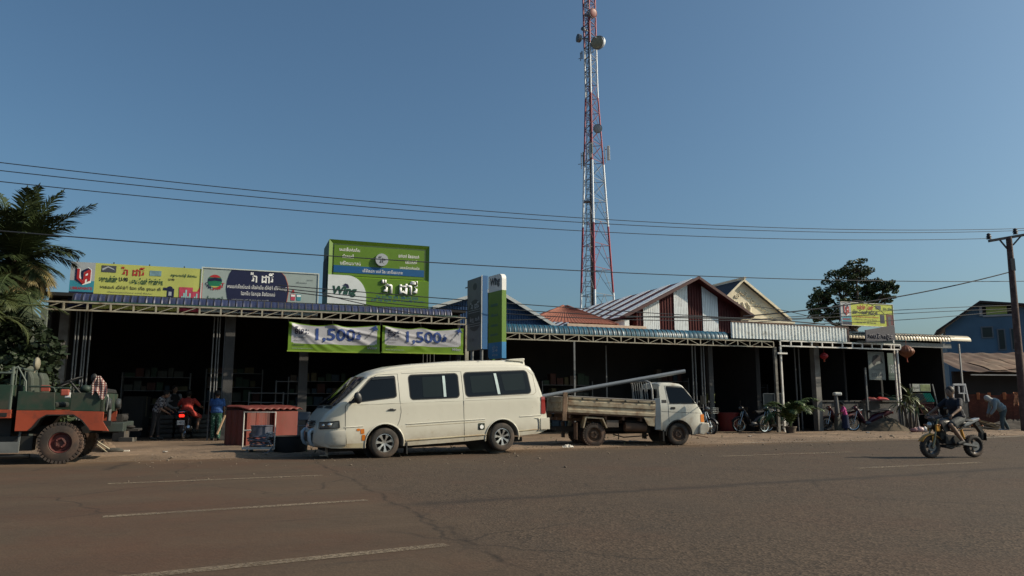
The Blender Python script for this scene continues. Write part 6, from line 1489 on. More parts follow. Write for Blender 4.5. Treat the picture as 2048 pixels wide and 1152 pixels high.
# checked cloth hung over the windscreen frame, and the mirror under it
ml = MB(); ml.ball((.46, -HJ + .02, 1.62), (.06, .03, .09), 12).tube([(.46, -HJ + .02, 1.54), (.44, -HJ + .04, 1.34)], .012, 6); ml.build('mirror', JB, jk, smooth=50)
m, n, l, p = node_mat('checked_cloth'); p.inputs['Roughness'].default_value = .9
tcn = n.new('ShaderNodeTexCoord'); cks = []
for ax_ in (0, 2):
    sp_ = n.new('ShaderNodeSeparateXYZ'); l.new(tcn.outputs['Object'], sp_.inputs[0]); mt = n.new('ShaderNodeMath'); mt.operation = 'PINGPONG'; mt.inputs[1].default_value = .022; l.new(sp_.outputs[ax_], mt.inputs[0]); cks.append(rng(n, l, mt.outputs[0], .007, .009, 1, 0))
ad = n.new('ShaderNodeMath'); ad.operation = 'MAXIMUM'; l.new(cks[0], ad.inputs[0]); l.new(cks[1], ad.inputs[1])
l.new(mixc(n, l, ad.outputs[0], (.42, .36, .32), (.16, .05, .05)), p.inputs['Base Color'])
cl = MB()
def clf(u, v):
    wdt = .06 + .20 * min(1, v * 2.2); return Vector((.54 + (u - .5) * wdt + .05 * v, -HJ - .015 - .03 * abs(math.sin(u * 9 + v * 2)) - .015 * math.sin(v * 8), 1.66 - (.38 - .08 * math.sin(u * 7)) * v))
cl.grid(clf, 24, 16)
o = cl.build('checked_cloth', MATS['checked_cloth'], None, smooth=70); o.matrix_world = jk.matrix_basis.copy(); tag(o, 'red and white checked cloth draped over the front of the old green truck', 'cloth')
sol = o.modifiers.new('s', 'SOLIDIFY'); sol.thickness = .006
# ------------------------------------------------------------------ motorbikes and people
def bike(label, loc, rotz, col, seatc=(.02, .02, .022), basket=False, plate=None, lamp_on=False, group=None, dark=1.0):
    """small step-through motorbike; x forward from the front axle, y to its left"""
    e = thing('motorbike', label, 'motorbike', loc, rotz, group)
    PT = pm('bike_paint_%d_%d_%d' % tuple(int(c * 100) for c in col), col, .35, 0, .08, 3, coat=.3)
    for x in (0, -1.22):
        t = MB(); t.lathe([(.235, -.028), (.255, -.036), (.285, -.022), (.292, 0), (.285, .022), (.255, .036), (.235, .028)], 36, Matrix.Translation((0, 0, 0)), close=True)
        w_ = t.build('wheel', BLACK, e, (x, 0, .292), smooth=50)
        rm = MB(); rm.lathe([(.215, -.02), (.24, -.026), (.24, .026), (.215, .02)], 36, None, close=True)
        for k in range(18): a = k * PI / 9; rm.bar((0, .02 * (-1) ** k, 0), (.22 * math.cos(a), 0, .22 * math.sin(a)), .005)
        rm.lathe([(.001, -.045), (.045, -.045), (.045, .045), (.001, .045)], 14); rm.build('rim', CHROME, w_, smooth=40)
    f = MB(); f.tube([(.0, .07, .292), (-.14, .07, .68), (-.18, .05, .82)], .018, 8).tube([(.0, -.07, .292), (-.14, -.07, .68), (-.18, -.05, .82)], .018, 8); f.build('fork', CHROME, e, smooth=50)
    g = MB(); g.grid(lambda u, v: Vector(((.33) * math.cos(R(20 + 130 * u)) * .98, .05 * (2 * v - 1), .292 + (.325 - .02 * (2 * v - 1) ** 2) * math.sin(R(20 + 130 * u)))), 16, 4); o = g.build('front_mudguard', PT, e, smooth=60); sm = o.modifiers.new('s', 'SOLIDIFY'); sm.thickness = .008
    ls = MB()
    for s_ in (-1, 1): ls.add([(-.12, 0, .92), (-.20, s_ * .12, .88), (-.34, s_ * .20, .60), (-.42, s_ * .19, .34), (-.30, 0, .34), (-.22, 0, .62)], [(0, 1, 2, 5), (5, 2, 3, 4)] if s_ > 0 else [(5, 2, 1, 0), (4, 3, 2, 5)])
    o = ls.build('leg_shield', PT, e, smooth=60); sm = o.modifiers.new('s', 'SOLIDIFY'); sm.thickness = .02
    b_ = MB()
    secs = [(-.42, .06, .30, .36), (-.60, .09, .28, .44), (-.78, .12, .30, .66), (-1.0, .13, .46, .74), (-1.3, .10, .58, .80), (-1.55, .05, .70, .84)]; ring = []
    for x, w_, z0, z1 in secs: ring.append([(x, w_ * math.cos(a) * (1 if True else 1), (z0 + z1) / 2 + (z1 - z0) / 2 * math.sin(a)) for a in [i * PI / 6 for i in range(12)]])
    b_.add([v for r_ in ring for v in r_], [(i * 12 + j, i * 12 + (j + 1) % 12, (i + 1) * 12 + (j + 1) % 12, (i + 1) * 12 + j) for i in range(5) for j in range(12)] + [tuple(range(11, -1, -1)), tuple(60 + j for j in range(12))])
    b_.build('body', PT, e, smooth=60)
    s2 = MB(); s2.grid(lambda u, v: Vector((-.66 - .80 * u, .13 * math.sin((v - .5) * PI) * (1 - .2 * u), .735 + .07 * u ** .6 - .02 * math.sin(u * 6) + .055 * math.cos((v - .5) * PI))), 16, 10); o = s2.build('seat', pm('vinyl_seat', (.018, .018, .02), .5), e, smooth=60); sm = o.modifiers.new('s', 'SOLIDIFY'); sm.thickness = .05
    en = MB(); en.ball((-.62, 0, .32), (.17, .12, .11), 12).tube([(-.52, 0, .30), (-.42, 0, .34)], .06, 10).tube([(-.5, -.10, .26), (-.8, -.15, .24)], .016, 6).bar((-.75, .07, .28), (-1.22, .07, .292), .04, .03).bar((-.75, -.07, .28), (-1.22, -.07, .292), .04, .03)
    for s_ in (-1, 1): en.tube([(-1.22, s_ * .11, .32), (-1.15, s_ * .12, .66)], .022, 8)
    en.build('engine', GREYST, e, smooth=50)
    ex = MB(); ex.tube([(-.8, -.15, .24), (-.95, -.17, .28), (-1.45, -.19, .40)], [.03, .045, .045], 10); ex.build('exhaust', CHROME, e, smooth=50)
    hb = MB(); hb.tube([(-.30, .34, .97), (-.22, .22, .98), (-.18, .0, .95), (-.22, -.22, .98), (-.30, -.34, .97)], .014, 8); hb.build('handlebar', BLACK, e, smooth=50)
    hl = MB(); hl.ball((-.12, 0, .93), (.09, .13, .085), 14); hl.build('headlamp_cowl', PT, e, smooth=60); MB().ball((-.05, 0, .93), (.035, .075, .055), 12).build('headlight', HEADL, e, smooth=60)
    for s_ in (-1, 1): MB().tube([(-.23, s_ * .22, .99), (-.24, s_ * .27, 1.14)], .006, 5).ball((-.24, s_ * .29, 1.18), (.012, .055, .038), 10).build('mirror', BLACK, e, smooth=50).data.materials.append(CHROME)
    MB().box(-1.60, -1.54, -.07, .07, .70, .78).build('tail_lamp', pm('lit_tail_lamp', (.6, .01, .01), .4, emis=(1, .02, .01), es=2.5) if lamp_on else REDL, e, bevel=.01)
    rg = MB(); rg.grid(lambda u, v: Vector((-1.22 - .33 * math.cos(R(-15 + 110 * u)), .055 * (2 * v - 1), .292 + .34 * math.sin(R(-15 + 110 * u)))), 12, 2); o = rg.build('rear_mudguard', pm('dark_plastic', (.02, .02, .022), .6), e, smooth=60); sm = o.modifiers.new('s', 'SOLIDIFY'); sm.thickness = .01
    MB().tube([(-1.35, .13, .80), (-1.62, .09, .86), (-1.62, -.09, .86), (-1.35, -.13, .80)], .012, 6).build('grab_rail', CHROME, e, smooth=50)
    if plate:
        pl = bpy.data.objects.new('number_plate', None)
        o = MB().box(-1.63, -1.615, -.11, .11, .46, .60).build('number_plate', pm('plate_white', (.6, .6, .58), .5), e); 
        tx = text(plate, -.09, -.035, .18, .07, NAVY, o, y=0); tx.matrix_local = Matrix.Translation((-1.634, 0, .53)) @ Matrix.Rotation(-PI / 2, 4, 'Z')
    if basket:
        bk_ = MB()
        for z in (.78, .84, .90, .96): bk_.tube([(.02, -.15, z), (.24, -.17, z), (.24, .17, z), (.02, .15, z), (.02, -.15, z)], .006, 5)
        for y in [-.15 + .05 * i for i in range(7)]: bk_.tube([(.03, y, .78), (.24, y, .78), (.25, y * 1.1, .96)], .004, 4)
        bk_.build('basket', CHROME, e)
    MB().box(-.42, -.30, -.16, .16, .42, .50).build('foot_board', BLACK, e, bevel=.01)
    MB().bar((-.55, .12, .28), (-.50, .26, .02), .018).build('side_stand', BLACK, e)
    return e

SKIN = pm('skin', (.19, .105, .068), .6, 0, .06, 6); SKIN2 = pm('pale_skin', (.20, .12, .08), .6, 0, .06, 6); HAIR = pm('black_hair', (.006, .005, .005), .8, 0, .2, 20)
def finish(mb, name, mat, par, vox=.010, it=4):
    o = mb.build(name, mat, par)
    r_ = o.modifiers.new('r', 'REMESH'); r_.mode = 'VOXEL'; r_.voxel_size = vox; r_.use_smooth_shade = True
    s_ = o.modifiers.new('s', 'SMOOTH'); s_.iterations = it; s_.factor = .5
    return o
def hand(mb, wrist, elbow, curl=.6, side=1, palm_n=None):
    w_ = Vector(wrist); d = (w_ - Vector(elbow)).normalized(); pn = Vector(palm_n or (0, 0, -1)); pn = (pn - d * pn.dot(d)).normalized(); a = d.cross(pn)
    mb.capsule(w_, w_ + d * .05, .027, .026, 8); mb.ball((0, 0, 0), (.042, .048, .018), 10, 0, Matrix.Translation(w_ + d * .065) @ Matrix((a, d, pn)).transposed().to_4x4())
    for i, (off, L) in enumerate(((-.030, .070), (-.011, .080), (.009, .075), (.028, .058))):
        b_ = w_ + d * .100 + a * off * side; dirv = (d * (1 - curl * .4) + pn * curl * .7).normalized(); m1 = b_ + dirv * L * .45; dir2 = (d * (1 - curl) + pn * curl * 1.1).normalized(); m2 = m1 + dir2 * L * .33; dir3 = (d * (.9 - curl * 1.6) + pn * (curl * 1.1 + .05)).normalized(); m3 = m2 + dir3 * L * .26
        mb.tube([b_ - d * .03, b_, m1, m2, m3], [.010, .010, .0092, .0085, .006], 7)
    t0 = w_ + d * .035 + a * -.030 * side; mb.tube([t0, t0 + (d * .5 - a * .8 * side + pn * .3).normalized() * .035, t0 + (d * .5 - a * .8 * side + pn * .3).normalized() * .035 + (d * .8 + pn * .6 * curl).normalized() * .03], [.013, .0115, .008], 7)
def person(label, loc, rotz, J, shirt, pants, skin=SKIN, sleeves=.5, legs=1.0, hair=True, hood=None, headdir=(1, 0, 0), shoe=None, scale=1, skirt=False, stuffing=1.0, group=None, vest=None, longhair=False, cap=None):
    """x forward, y to the left; J gives every joint"""
    e = thing('person', label, 'person', loc, rotz, group); e.scale = (scale,) * 3
    V = {k: Vector(v) for k, v in J.items() if k != 'curl'}
    b_ = MB(); cp = b_.capsule
    pel, ch, nk, hd = V['pelvis'], V['chest'], V['neck'], V['head']
    up = (ch - pel).normalized(); sh_ = (V['shL'] - V['shR']).normalized(); fw = sh_.cross(up).normalized()
    def ell(c, r, ax, mb=b_):
        mb.ball((0, 0, 0), r, 14, 0, Matrix.Translation(c) @ Matrix((ax[0], ax[1], ax[2])).transposed().to_4x4())
    ell(pel, (.115, .165, .12), (fw, sh_, up)); ell(pel.lerp(ch, .45), (.10, .14, .16), (fw, sh_, up)); ell(ch, (.115, .17, .16), (fw, sh_, up)); ell(ch + up * .09, (.09, .145, .08), (fw, sh_, up))
    cp(ch + up * .1, nk, .075, .052); cp(nk, hd - up * .02, .05, .052)
    hv = Vector(headdir).normalized(); hu = (hd - nk).normalized(); hu = (hu - hv * hu.dot(hv)).normalized(); hs = hu.cross(hv)
    ell(hd, (.094, .075, .118), (hv, hs, hu)); ell(hd + hv * .035 - hu * .06, (.052, .05, .05), (hv, hs, hu))
    b_.capsule(hd + hv * .088 + hu * .02, hd + hv * .108 - hu * .018, .010, .015, 8)
    for s_ in (-1, 1): ell(hd + hs * s_ * .077 - hv * .005, (.022, .010, .032), (hv, hs, hu)); ell(hd + hv * .082 + hs * s_ * .030 + hu * .028, (.012, .018, .008), (hv, hs, hu))
    b_.capsule(hd + hv * .082 - hu * .050 - hs * .018, hd + hv * .082 - hu * .050 + hs * .018, .009, .009, 6)
    for s_, q in ((1, 'L'), (-1, 'R')):
        sh, el, ha, hp, kn, an, to = (V[k + q] for k in ('sh', 'el', 'ha', 'hip', 'kn', 'an', 'to'))
        cp(sh, el, .052, .040); cp(el, ha, .040, .026); hand(b_, ha, el, J.get('curl', .55), s_)
        cp(hp, kn, .085, .055); cp(kn, kn.lerp(an, .35), .055, .056); cp(kn.lerp(an, .3), an, .055, .036); cp(an - Vector((0, 0, .0)), to, .038, .028)
    finish(b_, 'body', skin, e, .0095)
    es_ = MB()
    for s_ in (-1, 1): es_.ball(hd + hv * .088 + hs * s_ * .030 + hu * .012, .010, 8)
    es_.build('eyes', HAIR, e)
    S = MB(); f = 1.16 * stuffing
    ell(pel.lerp(ch, .12), (.125 * f, .17 * f, .10), (fw, sh_, up), S); ell(pel.lerp(ch, .45), (.122 * f, .155 * f, .17), (fw, sh_, up), S); ell(ch, (.125 * f, .178 * f * .98, .17), (fw, sh_, up), S); ell(ch + up * .09, (.095 * f, .150 * f, .085), (fw, sh_, up), S); S.capsule(ch + up * .1, ch.lerp(nk, .8), .09, .068)
    for q in 'LR':
        sh, el, ha = V['sh' + q], V['el' + q], V['ha' + q]
        if sleeves > .7: S.capsule(sh, el, .068 * stuffing, .056 * stuffing); S.capsule(el, el.lerp(ha, .92), .056 * stuffing, .042 * stuffing)
        elif sleeves > 0: S.capsule(sh - up * .008, sh.lerp(el, sleeves * 1.3), .068, .060)
    finish(S, 'shirt', shirt, e, .012, 3)
    if vest:
        v_ = MB(); ell(pel.lerp(ch, .45), (.160, .185, .21), (fw, sh_, up), v_); ell(ch + up * .02, (.160, .195, .17), (fw, sh_, up), v_); finish(v_, 'vest', vest, e, .012, 3)
    Pn = MB(); ell(pel, (.135, .182, .125), (fw, sh_, up), Pn)
    for q in 'LR':
        hp, kn, an = V['hip' + q], V['kn' + q], V['an' + q]
        Pn.capsule(hp, hp.lerp(kn, min(1, legs * 2)), .10, .078 if legs >= .5 else .092)
        if legs > .5: Pn.capsule(kn, kn.lerp(an, (legs - .5) * 2 * .94), .076, .060)
    if skirt:
        Pn.tube([pel + Vector((0, 0, .05)), (V['knL'] + V['knR']) / 2, (V['anL'] + V['anR']) / 2 + Vector((0, 0, .1))], [.17, .2, .23], 16)
    finish(Pn, 'trousers', pants, e, .012, 3)
    if hood:
        H = MB(); ell(hd - hv * .012 + hu * .012, (.115, .098, .135), (hv, hs, hu), H); H.capsule(hd - hu * .05 - hv * .02, nk - up * .02, .085, .10); finish(H, 'hood', hood, e, .012, 3)
        MB().ball((0, 0, 0), (.030, .062, .075), 12, 0, Matrix.Translation(hd + hv * .10 - hu * .01) @ Matrix((hv, hs, hu)).transposed().to_4x4()).build('face', skin, e, smooth=60)
    elif cap:
        H = MB(); ell(hd + hu * .035 - hv * .006, (.108, .09, .098), (hv, hs, hu), H); H.capsule(hd + hv * .08 + hu * .05, hd + hv * .15 + hu * .04, .03, .02); finish(H, 'cap', cap, e, .010, 2)
    if hair and not hood and not cap:
        H = MB(); ell(hd - hv * .030 + hu * .034, (.107, .094, .112), (hv, hs, hu), H)
        if longhair: H.capsule(hd - hv * .06, nk - fw * .06 - up * .12, .07, .045)
        finish(H, 'hair', HAIR if hair is True else hair, e, .010, 2)
    for q in 'LR':
        if shoe:
            an, to = V['an' + q], V['to' + q]; F_ = MB(); F_.capsule(an - Vector((0, 0, .01)), to, .050, .040); finish(F_, 'shoe', shoe, e, .010, 2)
    return e
def standing_pose(lean=0, armL=((.05, .24, 1.10), (.18, .20, .92)), armR=((.0, -.24, 1.10), (.08, -.24, .86)), step=.1, head=(0.03, 0, 1.56)):
    return dict(pelvis=(0, 0, .93), chest=(lean * .5, 0, 1.23), neck=(lean * .8, 0, 1.42), head=head, shL=(lean * .7, .18, 1.36), shR=(lean * .7, -.18, 1.36),
                elL=armL[0], haL=armL[1], elR=armR[0], haR=armR[1], hipL=(0, .09, .88), hipR=(0, -.09, .88), knL=(step * .6, .10, .48), knR=(-step * .3, -.10, .48),
                anL=(step, .11, .08), anR=(-step, -.11, .08), toL=(step + .15, .12, .035), toR=(-step + .15, -.12, .035))

# --- orange naked motorbike ridden along the road towards the left
M0 = gr(1862, 916.5); aM = R(180 + 14)
ob_ = thing('ridden_motorbike', 'small naked motorbike with orange mudguard and black tank ridden on the road', 'motorbike', M0, aM); ob_.scale = (.92,) * 3
MOR = pm('bike_orange', (.50, .23, .02), .35, 0, .06, 3, coat=.3); MBK = pm('bike_black', (.012, .012, .013), .45, 0, .2, 4)
for x in (0, -1.20):
    Wd = .125 if x else .115
    t = MB(); t.lathe([(.165, -Wd * .40), (.185, -Wd * .52), (.225, -Wd * .5), (.250, -Wd * .28), (.257, 0), (.250, Wd * .28), (.225, Wd * .5), (.185, Wd * .52), (.165, Wd * .40)], 40, None, close=True)
    for k in range(26):
        a = k * 2 * PI / 26
        for s_ in (-1, 1): t.bar((.250 * math.cos(a), s_ * .005, .250 * math.sin(a)), (.243 * math.cos(a + .13), s_ * Wd * .42, .243 * math.sin(a + .13)), .012, .014)
    w_ = t.build('wheel', TYRE, ob_, (x, 0, .258), smooth=45)
    rm = MB(); rm.lathe([(.150, -.03), (.168, -.045), (.168, .045), (.150, .03)], 30, None, close=True); rm.lathe([(.001, -.05), (.04, -.05), (.04, .05), (.001, .05)], 16)
    for k in range(5): a = k * 2 * PI / 5; [rm.bar((.03 * math.cos(a), .0, .03 * math.sin(a)), (.155 * math.cos(a + dd), 0, .155 * math.sin(a + dd)), .022, .026, up=(0, 1, 0)) for dd in (-.16, .16)]
    rm.build('rim', pm('dark_alloy', (.05, .05, .052), .35, .6), w_, smooth=40)
    dk = MB(); dk.lathe([(.05, 0), (.105, 0), (.105, .005), (.05, .005)], 26, Matrix.Translation((0, .06, 0)), close=True); dk.build('brake_disc', GREYST, w_)
fk = MB()
for s_ in (-1, 1): fk.tube([(0, s_ * .085, .258), (-.075, s_ * .085, .46)], .027, 10).tube([(-.075, s_ * .085, .46), (-.185, s_ * .085, .86)], .020, 10)
fk.bar((-.14, -.11, .70), (-.14, .11, .70), .05, .03).bar((-.185, -.11, .86), (-.185, .11, .86), .05, .03); fk.build('fork', pm('gold_fork', (.25, .22, .14), .35, .6), ob_, smooth=50)
g = MB(); g.grid(lambda u, v: Vector((-.02 + .292 * math.cos(R(25 + 120 * u)), .072 * (2 * v - 1), .258 + (.292 - .03 * (2 * v - 1) ** 4) * math.sin(R(25 + 120 * u)))), 18, 8); g.box(-.07, -.01, .066, .080, .30, .50).box(-.07, -.01, -.080, -.066, .30, .50); o = g.build('front_mudguard', MOR, ob_, smooth=60); sm = o.modifiers.new('s', 'SOLIDIFY'); sm.thickness = .008
MB().ball((-.075, 0, .735), (.07, .085, .095), 16).build('headlamp_shell', MBK, ob_, smooth=60)
MB().ball((-.035, .0, .74), (.05, .068, .075), 14).build('headlight', pm('lamp_glass', (.5, .5, .48), .12, .5, .2, 20, coat=.5), ob_, smooth=60)
MB().box(-.13, -.06, -.075, .075, .83, .91).build('instrument', MBK, ob_, bevel=.02)
for s_ in (-1, 1):
    MB().box(-.20, -.08, s_ * .12 - .02, s_ * .12 + .02, .60, .76).build('tank_cowl', MOR, ob_, bevel=.02)
    MB().tube([(-.11, s_ * .10, .74), (-.10, s_ * .20, .74)], .010, 6).ball((-.10, s_ * .215, .74), (.028, .03, .02), 10).build('indicator', AMBER, ob_, smooth=50)
    MB().tube([(-.24, s_ * .24, .95), (-.20, s_ * .30, 1.08)], .007, 6).ball((-.20, s_ * .32, 1.11), (.015, .06, .035), 12).build('mirror', MBK, ob_, smooth=50)
hb = MB(); hb.tube([(-.34, .37, .95), (-.27, .25, .955), (-.21, .06, .90), (-.21, -.06, .90), (-.27, -.25, .955), (-.34, -.37, .95)], .013, 8)
for s_ in (-1, 1): hb.tube([(-.34, s_ * .37, .95), (-.295, s_ * .27, .953)], .019, 8).tube([(-.31, s_ * .26, .95), (-.25, s_ * .36, .935)], .006, 5)
hb.build('handlebar', MBK, ob_, smooth=50)
tk = MB(); tk.ball((-.42, 0, .78), (.24, .135, .10), 18).ball((-.30, 0, .74), (.14, .15, .09), 14); finish(tk, 'fuel_tank', MBK, ob_, .012, 3)
for s_ in (-1, 1): MB().prism([(-.20, .78), (-.30, .83), (-.46, .74), (-.42, .60), (-.28, .58)], *sorted((s_ * .14, s_ * .165))).build('tank_shroud', MBK, ob_, bevel=.012)
st3 = MB(); st3.ball((-.80, 0, .775), (.26, .11, .05), 16).ball((-1.12, 0, .83), (.22, .085, .045), 14); finish(st3, 'seat', pm('seat_black', (.015, .015, .016), .6), ob_, .012, 3)
MB().prism([(-.95, .78), (-1.20, .86), (-1.38, .90), (-1.36, .84), (-1.10, .74), (-.9, .70)], -.075, .075).build('tail_cowl', pm('grey_tail', (.25, .26, .27), .35, .2), ob_, bevel=.015)
MB().box(-1.40, -1.375, -.06, .06, .83, .87).build('tail_lamp', REDL, ob_, bevel=.005)
MB().prism([(-1.30, .82), (-1.36, .80), (-1.50, .56), (-1.46, .40), (-1.40, .40), (-1.42, .56), (-1.26, .76)], -.05, .05).build('plate_hanger', MBK, ob_); MB().box(-1.51, -1.50, -.09, .09, .38, .56).build('number_plate', MBK, ob_)
for s_ in (-1, 1): MB().bar((-1.36, s_ * .05, .72), (-1.36, s_ * .13, .72), .01).ball((-1.36, s_ * .14, .72), (.02, .025, .018), 8).build('rear_indicator', AMBER, ob_, smooth=50)
fr = MB(); fr.tube([(-.22, 0, .80), (-.36, 0, .68), (-.72, 0, .58), (-.80, 0, .35)], .030, 8).tube([(-.72, .06, .60), (-1.2, .06, .80)], .014, 6).tube([(-.72, -.06, .60), (-1.2, -.06, .80)], .014, 6).box(-.70, -.34, -.12, .12, .32, .50).lathe([(.001, -.15), (.09, -.15), (.11, -.12), (.11, .12), (.09, .15), (.001, .15)], 16, Matrix.Translation((-.60, 0, .40))).box(-.40, -.24, -.08, .08, .42, .60).box(-.42, -.22, -.1, .1, .46, .48).box(-.42, -.22, -.1, .1, .52, .54).box(-.75, -.35, -.10, .10, .24, .30); fr.build('engine', pm('engine_dark', (.016, .016, .016), .7, 0, .3, 6), ob_, smooth=50)
MB().bar((-.68, .085, .34), (-1.22, .085, .265), .045, .05).bar((-.68, -.085, .34), (-1.22, -.085, .265), .045, .05).build('swingarm', pm('bright_alloy', (.22, .22, .22), .4, .5), ob_)
MB().tube([(-.28, -.06, .40), (-.22, -.08, .28), (-.7, -.12, .20), (-.9, -.15, .28), (-1.28, -.17, .45)], [.018, .018, .02, .035, .045], 10).build('exhaust', MBK, ob_, smooth=50)
MB().tube([(-.95, 0, .42), (-.88, 0, .68)], .035, 10).build('shock_absorber', MOR, ob_, smooth=50)
MB().bar((-.70, -.24, .30), (-.70, .24, .30), .025).build('footrest', MBK, ob_)
rp_ = dict(pelvis=(-.84, 0, .90), chest=(-.76, 0, 1.18), neck=(-.71, 0, 1.36), head=(-.67, 0, 1.485), shL=(-.74, .185, 1.30), shR=(-.74, -.185, 1.30), elL=(-.58, .33, 1.10), elR=(-.55, -.32, 1.10), haL=(-.37, .35, .985), haR=(-.37, -.35, .985),
           hipL=(-.80, .10, .86), hipR=(-.80, -.10, .86), knL=(-.42, .21, .74), knR=(-.42, -.21, .74), anL=(-.70, .22, .38), anR=(-.70, -.22, .38), toL=(-.56, .23, .33), toR=(-.56, -.23, .33), curl=.95)
person('rider in a dark navy shirt and grey shorts on the orange motorbike', M0, aM, rp_, pm('navy_tee', (.007, .008, .016), .8, 0, .2, 4, bump=.9, bscale=11), pm('grey_shorts', (.045, .05, .052), .8, 0, .2, 5, bump=.9, bscale=11), SKIN2, .5, .40, hair=pm('brown_hair', (.018, .011, .007), .6, 0, .2, 20), headdir=(1, .25, -.1), shoe=pm('dark_shoe', (.02, .02, .02), .7), scale=.92)

# --- bent worker by the bricks, in a pale hooded shirt
Wp = gr(2004, 863); aW = R(180 - 8)
wp_ = dict(pelvis=(-.10, 0, .84), chest=(.15, 0, 1.10), neck=(.30, 0, 1.20), head=(.40, 0, 1.24), shL=(.22, .17, 1.14), shR=(.22, -.17, 1.14), elL=(.28, .22, .86), elR=(.26, -.22, .88), haL=(.40, .14, .66), haR=(.38, -.14, .68),
           hipL=(-.10, .10, .80), hipR=(-.10, -.10, .80), knL=(.02, .12, .44), knR=(-.14, -.12, .44), anL=(.02, .13, .09), anR=(-.30, -.13, .09), toL=(.18, .14, .035), toR=(-.15, -.14, .035), curl=.7)
person('worker in a pale grey blue hooded shirt bending over planks by the bricks', Wp, aW, wp_, pm('pale_shirt', (.17, .22, .25), .9, 0, .12, 5, bump=.9, bscale=11), pm('work_trousers', (.05, .075, .085), .9, 0, .15, 5, bump=.9, bscale=11), SKIN, 1.0, 1.0, hood=pm('pale_hood', (.34, .36, .36), .9, 0, .1, 5, bump=.9, bscale=11), headdir=(.6, 0, -.8), shoe=pm('white_shoe', (.3, .3, .3), .7), stuffing=1.15, scale=1.05)

# --- red dressed rider seen from behind in the shade of the hardware shop
Rb = gr(366, 878.5); aR = R(100); rf = Rb + Vector((math.cos(aR), math.sin(aR), 0)) * 1.22
bike('dark motorbike with a lit red tail lamp carrying the rider in red', rf, aR, (.03, .03, .035), plate='1-4872', lamp_on=True)
rr_ = dict(pelvis=(-.95, 0, .88), chest=(-.90, 0, 1.13), neck=(-.86, 0, 1.30), head=(-.82, 0, 1.42), shL=(-.88, .18, 1.24), shR=(-.88, -.18, 1.24), elL=(-.72, .33, 1.04), elR=(-.66, -.34, 1.02), haL=(-.40, .34, 1.0), haR=(-.40, -.34, 1.0),
           hipL=(-.93, .11, .84), hipR=(-.93, -.11, .84), knL=(-.55, .28, .72), knR=(-.56, -.30, .70), anL=(-.66, .24, .30), anR=(-.68, -.27, .26), toL=(-.50, .25, .24), toR=(-.52, -.28, .20), curl=.9)
person('rider in a bright red shirt and red shorts sitting on the dark motorbike', rf, aR, rr_, pm('red_shirt', (.42, .045, .035), .85, 0, .15, 5, bump=.9, bscale=11), pm('red_shorts', (.40, .05, .04), .85, 0, .12, 5, bump=.9, bscale=11), SKIN, .55, .5, shoe=pm('dark_sandal', (.02, .02, .02), .7))
m, n, l, p = node_mat('plaid_shirt'); p.inputs['Roughness'].default_value = .9
tcn = n.new('ShaderNodeTexCoord'); cks = n.new('ShaderNodeTexChecker'); cks.inputs['Scale'].default_value = 16; cks.inputs['Color1'].default_value = (.03, .03, .04, 1); cks.inputs['Color2'].default_value = (.22, .22, .24, 1); l.new(tcn.outputs['Object'], cks.inputs['Vector']); l.new(cks.outputs['Color'], p.inputs['Base Color'])
person('person in a grey checked shirt leaning forward beside the dark shop counter', gr(308, 880), R(10), standing_pose(.22, ((.24, .2, 1.06), (.42, .12, .98)), ((.22, -.22, 1.02), (.40, -.14, .90)), .08, (.30, 0, 1.50)), MATS['plaid_shirt'], pm('black_trousers', (.015, .015, .018), .9, bump=.9, bscale=11), SKIN, .6, .9, scale=.93, headdir=(1, 0, -.4), shoe=MATS['dark_sandal'])
person('woman in a black vest over a pale sleeved shirt standing behind the red rider', gr(343, 874), R(-40), standing_pose(0, ((.02, .26, 1.08), (.20, .16, .92)), ((.02, -.26, 1.08), (.22, -.10, .93))), pm('pale_blouse', (.20, .20, .21), .9, bump=.9, bscale=11), pm('dark_jeans', (.02, .03, .05), .9, bump=.9, bscale=11), SKIN2, 1.0, 1.0, longhair=True, vest=pm('black_vest', (.01, .01, .012), .9), shoe=MATS['dark_sandal'], scale=1.02)
m, n, l, p = node_mat('patterned_trousers'); p.inputs['Roughness'].default_value = .9
tcn = n.new('ShaderNodeTexCoord'); vz = n.new('ShaderNodeTexVoronoi'); vz.inputs['Scale'].default_value = 16; l.new(tcn.outputs['Object'], vz.inputs['Vector']); l.new(mixc(n, l, rng(n, l, vz.outputs['Distance'], .25, .4), (.16, .24, .19), (.015, .07, .045)), p.inputs['Base Color'])
person('person in a deep blue top and green patterned trousers seen from behind', gr(430, 881), R(100), standing_pose(.04, ((.15, .26, 1.12), (.36, .28, 1.04)), ((.03, -.24, 1.08), (.12, -.22, .86)), .06), pm('blue_top', (.02, .07, .22), .85, bump=.9, bscale=11), MATS['patterned_trousers'], SKIN, .5, 1.0, scale=.90, stuffing=1.08, shoe=MATS['dark_sandal'])
# --- child in pink by the parked motorbikes
Ck = at(1692, 856, 30.2); Ck.z = 0
person('small person in a pink flowered top and long dark blue skirt beside parked motorbikes', Ck, R(165), standing_pose(.12, ((.20, .20, 1.08), (.34, .08, 1.0)), ((.16, -.22, 1.08), (.32, -.1, .98)), .05, (.16, 0, 1.52)), pm('pink_flowered', (.42, .05, .20), .85, 0, .5, 25, bump=.9, bscale=11), pm('dark_blue_skirt', (.012, .02, .055), .9), SKIN, .6, 1.0, scale=.70, skirt=True, headdir=(1, 0, -.3), shoe=MATS['dark_sandal'])
G3 = 'motorbikes parked before the shops'
def pk(px, Y): q = at(px, 850, Y); return Vector((q.x, q.y, 0))
bike('dark red motorbike with a shiny mirror parked left of the child', pk(1654, 30.8), R(180 + 12), (.10, .02, .02), group=G3)
bike('maroon motorbike with raised tail parked right of the child', pk(1706, 30.6), R(180 - 4), (.07, .015, .03), group=G3)
